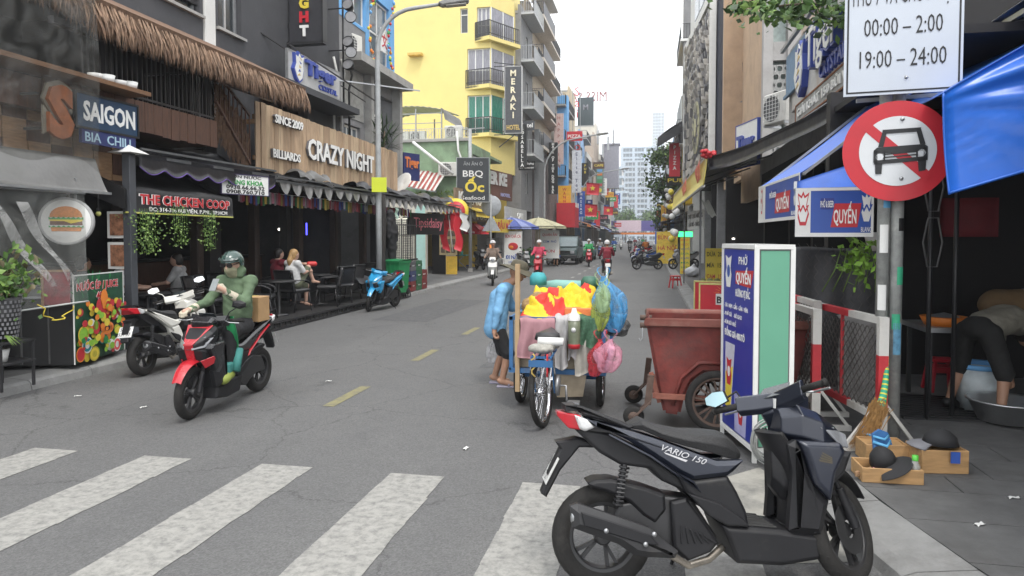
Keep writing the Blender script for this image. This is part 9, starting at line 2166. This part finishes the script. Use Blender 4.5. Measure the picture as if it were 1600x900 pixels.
for k,(px,py,l) in enumerate(((1106,492,'front red and yellow BIA lightbox partly behind the advertising box'),(1098,487,'rear red BIA lightbox behind the front one'))):
 g=G(px+12,py+8,.0);t,P=panel_sign(l,'sign',(g.x+.05,g.y+.25*k,.45),.75,.62,(-.15,-1,0),REDS,[('BIA',.2,.12,-.08,LETK,None,.03)],depth=.14,frame=mat('pale_yellow_edge',(.62,.55,.2),.5));
 m=MB();m.slab([P(-.05,-.12,.002),P(.3,-.12,.002),P(.3,.12,.002),P(-.05,.12,.002)],.002);m.build('white_patch',WHT,t)
 m=MB();[m.slab([P(.12+.1*cos(a -.08),.15+.1*sin(a -.08),.002),P(.12+.22*cos(a),.15+.2*sin(a),.002),P(.12+.1*cos(a+.08),.15+.1*sin(a+.08),.002)],.002) for a in [PI*i/8 for i in range(9)]];m.build('sunburst',ORANGE,t)
g=G(1082,432,.12);t=thing('white_sack','tied translucent white rubbish bag on the right pavement','bag',g);blob('bag',mat('cloudy_plastic',(.42,.43,.45),.35,var=.2),[('e',(g.x,g.y,.32),(.33,.28,.22)),('c',(g.x,g.y,.45),(g.x+.05,g.y,.62),.1,.04)],t,.03,.06,.014,14,world=True)
g=G(1115,455,.12)
for k in range(12):t=thing('coconut','green coconut in the heap by the wide yellow price board','coconut',(g.x -.3+.22*(k%4),g.y+.2*(k // 4),.24+.13*(k // 8)),group='heap of green coconuts');m=MB();m.ball((0,0,0),(.12,.12,.13),10,8);m.L('husk',mat('coconut_husk',(.16,.18,.05),.6,var=.3),t)
t=stool('blue plastic stool beside the tall yellow menu board',(bs.x -.5,bs.y+2,.12),mat('blue_stool',(.03,.06,.3),.5));
for k in range(26):
 px,py=ru(1036,1058),rnd.choice((ru(318,340),ru(358,375),ru(296,312)));c=PX(px,py,1.3);t=thing('white_flower_lamp','round cream lantern among strings over the right pavement','lantern',c,group='cream lanterns over the right pavement');m=MB();m.ball((0,0,0),.19,8,6);m.L('shade',(WHT,WHTW,YELP)[k%3],t)
for k,(px,py,rz,col,l) in enumerate(((1028,421,200,'black','black motorbike parked tail out, nearest on the right kerb'),(1016,412,215,'white','white motorbike parked behind the black one on the right kerb'),(1022,414,195,'blue','blue motorbike between the white and black ones on the right kerb'),(1012,404,195,'red','red motorbike farther along the right kerb'),(1048,414,230,'black','black motorbike under the yellow BÚN C board'),(1085,424,205,'grey','grey motorbike behind the tall yellow menu board'),(1014,398,200,'black','far black motorbike on the right kerb'),(902,405,-60,'black','black motorbike parked on the left behind the four wheel drive'),(863,412,-50,'white','white motorbike parked left of the walking woman'),(857,414,-55,'black','black motorbike leaning left of the walking woman'),(745,424,-60,'black','black motorbike parked beside the cola parasol'),(812,422,-60,'grey','grey motorbike parked under the blue parasol'),(868,407,-45,'grey','grey motorbike near the front of the four wheel drive'))):
 g=G(px,py,.0);bike(l,(g.x,g.y,.12 if g.x >1.2 or g.x <-7.2 else 0),rz+60*0,col,'motorbikes parked along the kerbs')
# ================================================================== PEOPLE
SKIN=mat('skin',(.36,.2,.13),.55,var=.12,scale=9);SKINL=mat('light_skin',(.5,.31,.23),.55,var=.1,scale=9);DKDOT=mat('eye_dark',(.02,.012,.01),.3,var=0);LIPS=mat('lips',(.3,.1,.08),.5,var=0);HAIRB=mat('black_hair',(.015,.012,.01),.5,var=.3,scale=30);HAIRL=mat('blond_hair',(.33,.2,.08),.5,var=.35,scale=30)
CL=lambda n,c,**k:mat('cloth_'+n,c,.85,var=.22,scale=8,bump=.5,bscale=15,**k)
def V3(*a):return np.array(a,float)
RIDE=dict(P=(.40,0,.86),C=(.40,0,1.18),N=(.43,0,1.37),H=(.47,0,1.53),S=(.41,.17,1.31),E=(.56,.25,1.1),W=(.82,.3,1.03),F=(.9,.3,1.02),L=(.42,.09,.83),K=(.78,.14,.8),A=(.8,.13,.4),T=(.98,.15,.335))
def joints(base,**ov):
 J={}
 for k,v in base.items():
  if k in 'PCNH':J[k]=V3(*v)
  else:J[k+'l']=V3(*v);J[k+'r']=V3(v[0],-v[1],v[2])
 for k,v in ov.items():J[k]=V3(*v)
 return J
def hand(w,f,g,r=.011):
 """palm, four unequal bent fingers curling towards g, thumb from the side of the palm"""
 w,f,g=V3(*w),V3(*f),V3(*g);d=f -w;d /= nln(d);g=g -d*(g@ d);g=g if nln(g)>.05 else np.cross(d,V3(0,1,0));g /= nln(g);s=np.cross(d,g);out=[('c',w,w+d*.045,.026,.03),('c',w+d*.05 -s*.018,w+d*.08 -s*.022,.018,.016),('c',w+d*.05+s*.018,w+d*.08+s*.022,.018,.016)]
 for k in range(4):
  b=w+d*.085+s*(-.033+.022*k);L_=(.03,.036,.034,.026)[k];m1=b+d*L_*.8+g*L_*.4;m2=m1+g*L_*.9+d*L_*.1;m3=m2+g*L_*.35 -d*L_*.6;out += [('c',b,m1,r,r*.9),('c',m1,m2,r*.9,r*.85),('c',m2,m3,r*.85,r*.75)]
 b=w+d*.03 -s*.03;m1=b+d*.03 -s*.022+g*.02;out += [('c',b,m1,r*1.2,r),('c',m1,m1+d*.025+g*.02+s*.008,r,r*.85)]
 return out
def head_prims(H,d=(1,0,0),s=1.0):
 d=V3(*d);d /= nln(d);sd=np.cross(V3(0,0,1),d);sd /= nln(sd);u=np.cross(d,sd);h=V3(*H);e=tuple(Matrix(((d[0],sd[0],u[0]),(d[1],sd[1],u[1]),(d[2],sd[2],u[2]))).to_euler())
 q=lambda a,b,c:h+d*a*s+sd*b*s+u*c*s
 out=[('e',q(0,0,.02),V3(.098,.078,.105)*s,e,0),('e',q(.025,0,-.045),V3(.068,.058,.07)*s,e,0),('c',q(.092,0,.01),q(.108,0,-.022),.009*s,.015*s,0)]
 for y in (-1,1):out += [('e',q(-.005,y*.079,-.005),V3(.022,.009,.032)*s,e,0),('e',q(.085,y*.033,.018),V3(.012,.016,.008)*s,e,1)]
 out.append(('e',q(.088,0,-.06),V3(.008,.024,.008)*s,e,2));return out,q
def person(label,loc,rz,J,top,bot,skin=SKIN,vox=.02,sleeve=1.0,leg=1.0,hd=(1,0,0),hair=None,cat='person',shoe=None,s=1.0,loose=1.0,group=None,bare_hands=True,wr=.004):
 t=thing('person',label,'person',loc,R(rz),group);g=lambda k:J[k]*s
 hp,q=head_prims(g('H'),hd,s);B=list(hp);B += [('c',g('N') -V3(0,0,.03),g('H') -V3(0,0,.05),.05,.048),('c',g('P'),g('C'),.098,.1),('c',g('C'),g('N'),.1,.055)]
 P2=g('P')*.72+g('C')*.28;T=[('c',P2+V3(0,.05,0)*s,g('C')+V3(0,.05,0),.125*loose,.125*loose),('c',P2 -V3(0,.05,0)*s,g('C') -V3(0,.05,0),.125*loose,.125*loose),('c',g('C'),g('N') -V3(0,0,.04),.125,.075)]
 Bt=[('c',g('P')+V3(0,.04,0),g('P') -V3(0,.04,.0),.112,.112)]
 for z in 'lr':
  S_,E_,W_,F_=g('S'+z),g('E'+z),g('W'+z),g('F'+z);L_,K_,A_,T_=g('L'+z),g('K'+z),g('A'+z),g('T'+z)
  B += [('c',g('C')*.3+g('N')*.7,S_,.06,.055),('c',S_,E_,.05,.04),('c',E_,W_,.04,.027),('c',L_,K_,.078,.056),('c',K_,A_,.055,.035),('c',A_,T_,.036,.026),('c',A_,A_*1.2 -T_*.2,.034,.03)]
  B += hand(W_,F_,(0,0,-1)) if vox <.016 and bare_hands else [('c',W_,F_,.034,.03)]
  e=min(1,sleeve*2);T += [('c',g('C')*.25+g('N')*.72,S_,.075,.072),('c',S_,S_+(E_ -S_)*e,.068*loose,.058*loose)]
  if sleeve >.5:f=(sleeve -.5)*2;T.append(('c',E_,E_+(W_ -E_)*f,.056*loose,.042*loose))
  e=min(1,leg*2);Bt.append(('c',L_,L_+(K_ -L_)*e,.098,.078))
  if leg >.5:f=(leg -.5)*2;Bt.append(('c',K_,K_+(A_ -K_)*f,.078,.056))
 blob('body',[skin,DKDOT,LIPS],B,t,vox,.025 if vox >.015 else .012);blob('top',top,T,t,vox,.03,wr,38);blob('trousers',bot,Bt,t,vox,.025,wr*.7,24)
 if hair:blob('hair',hair,[('e',q(-.02,0,.045),V3(.1,.09,.095)*s),('e',q(-.05,0,-.01),V3(.07,.088,.1)*s)],t,min(vox,.016),.03,.003,60)
 if shoe:
  for z in 'lr':a,b=g('A'+z),g('T'+z);d=(b -a)/nln(b -a);blob('shoe',shoe,[('c',a -d*.04 -V3(0,0,.02),b+d*.03 -V3(0,0,.0),.048,.044)],t,min(vox,.014),.02)
 t['_q']=0;return t,q
def helmet(t,q,mm,visor=GLASSD,open_=True):
 def pt(a,b,c):return Vc(q(a,b,c))
 m=MB();vs=[]
 m.grid(lambda u,v:pt(*((lambda th,ph:(-.012+.132*sin(th)*cos(ph)*1.06,.115*sin(th)*sin(ph),.025+.125*cos(th)))((PI*(.46+(.16 if abs(v -.5)<.27 else .0)))*u,2*PI*v -PI+PI))),12,28,thick=.012);m.L('helmet',mm,t)
 m=MB();m.grid(lambda u,v:pt(.1+.035*sin(PI*u) -.02*(2*v -1) ** 2 -.055*(2*v -1) ** 2,.118*(2*v -1),.085 -.035*u),5,12,thick=.004) if visor else None
 if visor:m.L('visor',visor,t)
hd_=(1,-.02,-.2)
Jm=joints(RIDE,El=(.6,.2,1.1),Wl=(.72,.06,1.22),Fl=(.8,.02,1.27),H=(.5,0,1.5),Tl=(.98,.17,.335))
GRNJ=CL('sage_green',(.1,.15,.085));GLV=CL('cream_glove',(.5,.45,.35))
t,q=person('helmeted rider in a sage green jacket and sunglasses holding up a phone',(-4.47,7.27,0),-88,Jm,GRNJ,CL('black_trousers',(.014,.014,.016)),SKINL,.0125,1,.97,hd=hd_,loose=.88,bare_hands=False,wr=.004)
helmet(t,q,mat('dark_green_helmet',(.035,.07,.06),.25,var=.1,coat=.5),mat('helmet_peak',(.03,.05,.045),.15,spec=.8));Vq=lambda a,b,c:Vc(q(a,b,c))
for y in (-1,1):m=MB();pts=[Vq(.108,y*.042+.035*cos(a),.014+.026*sin(a)) for a in [PI*k/6 for k in range(12)]];m.slab(pts,.01*y);m.L('sunglass_lens',mat('sunglass_black',(.01,.008,.008),.12,spec=.7),t)
m=MB();m.bar(Vq(.112,-.02,.025),Vq(.112,.02,.025),.008);m.bar(Vq(.1,-.078,.02),Vq(.0,-.09,.02),.007);m.bar(Vq(.1,.078,.02),Vq(.0,.09,.02),.007);m.L('sunglass_frame',BLK,t)
blob('face_mask',CL('olive_mask',(.3,.29,.19)),[('e',q(.035,0,-.045),V3(.075,.068,.062)),('e',q(.085,0,-.035),V3(.025,.028,.03)),('e',q(-.01,0,-.11),V3(.075,.07,.05))],t,.012,.03,.002,40)
blob('hood',GRNJ,[('e',q(-.06,0,-.09),V3(.09,.11,.07)),('c',q(-.03,.075,-.02),q(-.02,.07,-.12),.035,.04),('c',q(-.03,-.075,-.02),q(-.02,-.07,-.12),.035,.04)],t,.014,.03,.004,30)
blob('glove',GLV,hand((.72,.06,1.22),(.8,.02,1.27),(.2,-1,.3),.0125)+[('c',V3(.72,.06,1.22),V3(.66,.13,1.16),.036,.045)],t,.0065,.01);blob('glove',GLV,hand((.82,-.3,1.03),(.9,-.3,1.02),(0,0,-1),.0125)+[('c',V3(.82,-.3,1.03),V3(.74,-.285,1.05),.036,.045)],t,.0065,.01)
for y in (.17,-.15):blob('clog',mat('lime_clog',(.25,.3,.06),.6,var=.15),[('c',(.83,y*.95,.37),(.97,y,.345),.05,.052),('e',(.96,y,.345),(.07,.055,.045))],t,.01,.03)
o=thing('phone','silver phone held up in the cream gloved hand','phone',(-4.47,7.27,0),R(-88));m=MB();M_=MT((.83,-.005,1.3))@ MR(R(-35),4,'Y');m.bb(-.004,.004,-.036,.036,-.075,.075,M=M_,ch=.004);m.L('phone',mat('phone_grey',(.25,.27,.27),.3,metal=.4),o)
o=thing('cardboard_box','taped brown cardboard box strapped behind the rider','box',(-4.47,7.27,0),R(-88));m=MB();m.bb(.0,.24,-.16,.16,.84,1.12,ch=.006);m.L('carton',mat('cardboard',(.4,.25,.12),.8,var=.15),o);m=MB();m.bb(-.001,.241,-.03,.03,.839,1.121);m.L('tape',mat('yellow_tape',(.55,.42,.12),.4),o)
o=thing('green_cover','bright green raincoat sheet tucked at the rider leg shield','sheet',(-4.47,7.27,0),R(-88));m=MB();m.grid(lambda u,v:(.86 -.12*u+.03*sin(6*u),.12+.1*v+.03*sin(5*u),.98 -.5*u),12,5,thick=.01);m.L('sheet',mat('bright_green_cloth',(.02,.26,.09),.6,var=.2),o);m=MB();m.tube([(.72,.2,.62),(.82,.22,.4)],.045,10);m.bb(.8,.92,.12,.2,.35,.5,ch=.02);m.L('teal_roll',mat('teal_cloth',(.04,.2,.18),.7),o)
Jv=joints(dict(P=(-.02,0,.76),C=(.03,0,1.06),N=(.12,0,1.24),H=(.24,0,1.37),S=(.07,.15,1.17),E=(.16,.2,.93),W=(.38,.17,.92),F=(.46,.15,.92),L=(-.01,.09,.7),K=(.05,.1,.4),A=(-.05,.1,.07),T=(.12,.12,.03)),Ar=(.06,-.12,.07),Tr=(.23,-.13,.03),Kr=(.13,-.11,.4),Er=(.02,-.23,.92),Wr=(-.02,-.25,.72),Fr=(-.02,-.25,.64))
VB=CL('sky_blue',(.16,.35,.56))
t,q=person('bent vendor in a loose sky blue shirt and floppy hat beside the cart',(-1.8,8.15,0),8,Jv,VB,CL('black_shorts',(.014,.014,.016)),SKIN,.0125,.95,.52,hd=(1,0,-.35),loose=.95,wr=.002)
blob('shirt_tail',VB,[('c',(.02,.05,1.0),(-.03,.06,.7),.12,.135),('c',(.02,-.05,1.0),(-.03,-.06,.7),.12,.135)],t,.014,.05,.003,30)
HAT=CL('khaki_hat',(.085,.075,.05));hq=lambda a,b,c:Vc(q(a,b,c));m=MB();m.grid(lambda u,v:hq((.07+.13*u)*cos(2*PI*v)*1.2+.0,(.07+.12*u)*sin(2*PI*v),.065 -.045*u ** 1.5+.015*sin(4*PI*v)*u),6,28,thick=.006);m.L('hat_brim',HAT,t);m=MB();m.grid(lambda u,v:hq(.112*sin(PI*.5*u) ** .6*cos(2*PI*v),.1*sin(PI*.5*u) ** .6*sin(2*PI*v),.155 -.1*u ** 2),8,24);m.L('hat_crown',HAT,t)
for z,a in (('l',(-.05,.1,.02)),('r',(.06,-.12,.02))):m=MB();m.prism([(-.06,-.04),(.12,-.05),(.2,-.02),(.2,.04),(.12,.055),(-.06,.04)],0,.022,'xy',.006,M=MT((a[0],a[1],0)));m.L('slipper',mat('mauve_slipper',(.3,.28,.36),.6),t);m=MB();m.tube([(a[0]+.08,a[1] -.05,.02),(a[0]+.1,a[1],.07),(a[0]+.08,a[1]+.05,.02)],.012,6);m.L('slipper_strap',_mats['mauve_slipper'],t)
TB=CL('far_base',(.2,.15,.12));TQ=CL('far_trouser',(.03,.03,.035));HM=mat('far_helmet',(.4,.4,.4),.4)
r0,q=person('rider in a brown patterned jacket and white cap on the pale old motorbike',(0,0,0),0,joints(RIDE),TB,TQ,SKIN,.022,1,1,shoe=BLK,group='riders on the street');helmet(r0,q,HM,None)
CH={k:CL('far_'+k,c) for k,c in dict(pink=(.5,.05,.1),maroon=(.2,.02,.035),green=(.04,.3,.1),blue=(.06,.12,.35),grey=(.3,.3,.3),white=(.55,.55,.55),black=(.03,.03,.03),orange=(.6,.2,.04)).items()}
HC={k:mat('far_helmet_'+k,c,.35) for k,c in dict(red=(.5,.03,.08),dark=(.04,.04,.05),white=(.6,.6,.6),green=(.04,.3,.1),hair=(.02,.015,.012)).items()}
RID=[(770,445,-78,'white',None,'white','x','pale old motorbike with round headlight coming down the left lane'),(842,436,-86,'red','pink','red','rider in a pink hooded jacket and face mask coming down the street','red motorbike of the pink jacketed rider'),(948,438,96,'maroon','maroon','hair','bare headed rider in a maroon shirt seen from behind','dark red motorbike ridden away by the maroon shirted rider'),(920,416,-84,'red','green','green','rider in a green delivery jacket far up the street','red motorbike of the green jacketed rider'),(937,404,-84,'blue','grey','dark','grey clad rider on the blue motorbike far off','blue motorbike far off behind the green rider'),(984,395,-88,'black','black','dark','black clad rider in mid street far off','black motorbike in mid street far off'),(999,396,-92,'grey','grey','white','rider with a pale helmet far off on the right lane','grey motorbike far off in the right lane'),(959,397,-84,'green','blue','dark','blue clad rider far off on the left lane','dark green motorbike far off on the left lane'),(1009,404,92,'red','orange','white','orange clad rider far off beside the right kerb','red motorbike of the orange clad rider'),(970,390,-86,'white','white','dark','white shirted rider near the far banner','white motorbike near the far banner'),(992,389,-86,'black','maroon','dark','maroon clad rider near the far banner','black motorbike near the far banner'),(1004,388,-88,'blue','green','white','green clad rider near the far banner','blue motorbike near the far banner')]
for k,(px,py,rz,bc,cc,hc,lr,lb_) in enumerate(RID):
 g=G(px,py,0);rzr=R(rz);off=Vc((.6*cos(rzr),.6*sin(rzr),0));p=g -off if k <4 else g
 bike(lb_,p,rz,bc)
 if k == 0:r0.location=p;r0.rotation_euler.z=rzr;[setattr(c_,'data',_swapped(c_.data,{HM:HC['white']})) for c_ in r0.children if c_.name.startswith('helmet')]
 else:dup(r0,p,rzr,lr,swap={TB:CH[cc],HM:HC[hc]})
STAND=dict(P=(0,0,.88),C=(0,0,1.2),N=(.0,0,1.4),H=(.03,0,1.53),S=(0,.18,1.35),E=(-.02,.24,1.08),W=(.05,.24,.85),F=(.06,.24,.76),L=(0,.09,.85),K=(.02,.1,.48),A=(-.02,.1,.08),T=(.14,.12,.03))
SIT=dict(P=(0,0,.56),C=(-.04,0,.88),N=(-.03,0,1.07),H=(.02,0,1.2),S=(-.03,.17,1.02),E=(.1,.24,.8),W=(.32,.14,.76),F=(.4,.12,.76),L=(.03,.09,.54),K=(.44,.12,.5),A=(.42,.12,.1),T=(.58,.14,.05))
g=G(868,416,0);t,q=person('walking woman in a grey top and black shorts carrying a white bag',(g.x,g.y,0),-70,joints(STAND,Kr=(.12,-.1,.48),Ar=(.05,-.1,.09),Tr=(.2,-.12,.04)),CH['grey'],TQ,SKIN,.02,.5,.5,hair=HAIRB,shoe=BLK)
blobt=thing('white_carrier_bag','white carrier bag hanging from the walking woman hand','bag',(g.x -.3,g.y -.1,.4));blob('bag',mat('white_carrier',(.6,.6,.6),.5),[('e',(0,0,.1),(.17,.1,.2)),('c',(0,0,.25),(.02,0,.4),.06,.02)],blobt,.02,.05,.01,20)
Jb=joints(SIT,Kr=(.34,-.06,.92),Ar=(.5,-.05,.6),Tr=(.66,-.05,.57),Lr=(.04,-.09,.56),Er=(.12,-.2,.82),Wr=(.32,-.1,.84),Fr=(.39,-.06,.86))
t,q=person('blonde woman in a white T-shirt seated in the bar with one foot up',(-7.65,13.92,.2),68,Jb,CH['white'],CL('olive_shorts',(.1,.11,.07)),SKINL,.0155,.4,.45,hair=HAIRL);blob('ponytail',HAIRL,[('c',q(-.08,0,.03),q(-.13,0,-.12),.05,.06),('c',q(-.13,0,-.12),q(-.12,0,-.26),.06,.03)],t,.014,.03,.004,50)
t,q=person('man in a maroon shirt seated behind the blonde woman, arm stretched out',(-8.35,14.5,.2),60,joints(SIT,El=(.2,.42,1.0),Wl=(.42,.5,.95),Fl=(.5,.52,.95),Er=(.15,-.35,1.0),Wr=(.35,-.55,.98),Fr=(.45,-.6,.98)),CH['maroon'],TQ,SKINL,.018,.5,1,hair=HAIRB);blob('glove',mat('red_mitten',(.5,.03,.03),.5),[('c',(.42,-.6,.98),(.52,-.66,.98),.06,.06),('c',(.47,-.55,1.0),(.53,-.57,1.01),.025,.02)],t,.014,.02)
for k,(px,py,x,y,rz,c_,l) in enumerate(((276,470,-8.9,10.35,30,'white','woman in a white top seated in the bar left of the helmeted rider'),(322,470,-8.7,11.5,200,'grey','man in a grey T-shirt seated in the bar behind the helmeted rider'),(230,470,-9.0,9.6,60,'black','dim seated figure deep in the bar beside the white scooter'))):
 person(l,(x,y,.16),rz,joints(SIT),CH[c_],TQ,SKINL if k <2 else SKIN,.02,.4,1,hair=HAIRB)
for (x,y,rz) in ((-8.9,10.35,30),(-8.7,11.5,200),(-9.0,9.6,60)):dup(chair0,(x,y,.16),R(rz),'black chair under the seated figure %s'%('at the left table' if rz == 30 else ('at the right of the table' if rz == 200 else 'deep in the bar')))
g=G(702,425,.12);person('person in a pale blue shirt seated at the cola parasol table',(g.x -.5,g.y,.12),10,joints(SIT),CL('pale_blue',(.25,.35,.5)),TQ,SKIN,.022,.5,1,hair=HAIRB)
g=G(1500,655,.13)
Jc=joints(dict(P=(-.05,0,.82),C=(.3,0,.9),N=(.46,0,.84),H=(.56,0,.74),S=(.4,.16,.84),E=(.46,.2,.55),W=(.52,.14,.32),F=(.55,.12,.24),L=(-.05,.12,.78),K=(.0,.22,.43),A=(-.08,.26,.08),T=(.06,.3,.03)))
person('cook in a pale shirt and black shorts bending over the basin',(3.05,7.15,.13),28,Jc,CL('cream_shirt',(.17,.16,.13)),CL('black_knee_shorts',(.012,.012,.012)),SKIN,.014,.45,.55,hair=HAIRB,shoe=BLK,hd=(.8,0,-.6))
# ================================================================== AIR
hz=MB();hz.bb(-260,260,-60,1100,-1.4,210)
hm=bpy.data.materials.new('haze');hm.use_nodes=True;hn=hm.node_tree;hn.nodes.clear()
ho=hn.nodes.new('ShaderNodeOutputMaterial');hv=hn.nodes.new('ShaderNodeVolumePrincipled');hv.inputs['Color'].default_value=(.93,.96,1,1);hv.inputs['Density'].default_value=.0008;hv.inputs['Anisotropy'].default_value=.2
hn.links.new(hv.outputs[0],ho.inputs['Volume'])
struct(hz.build('haze',hm),'stuff')
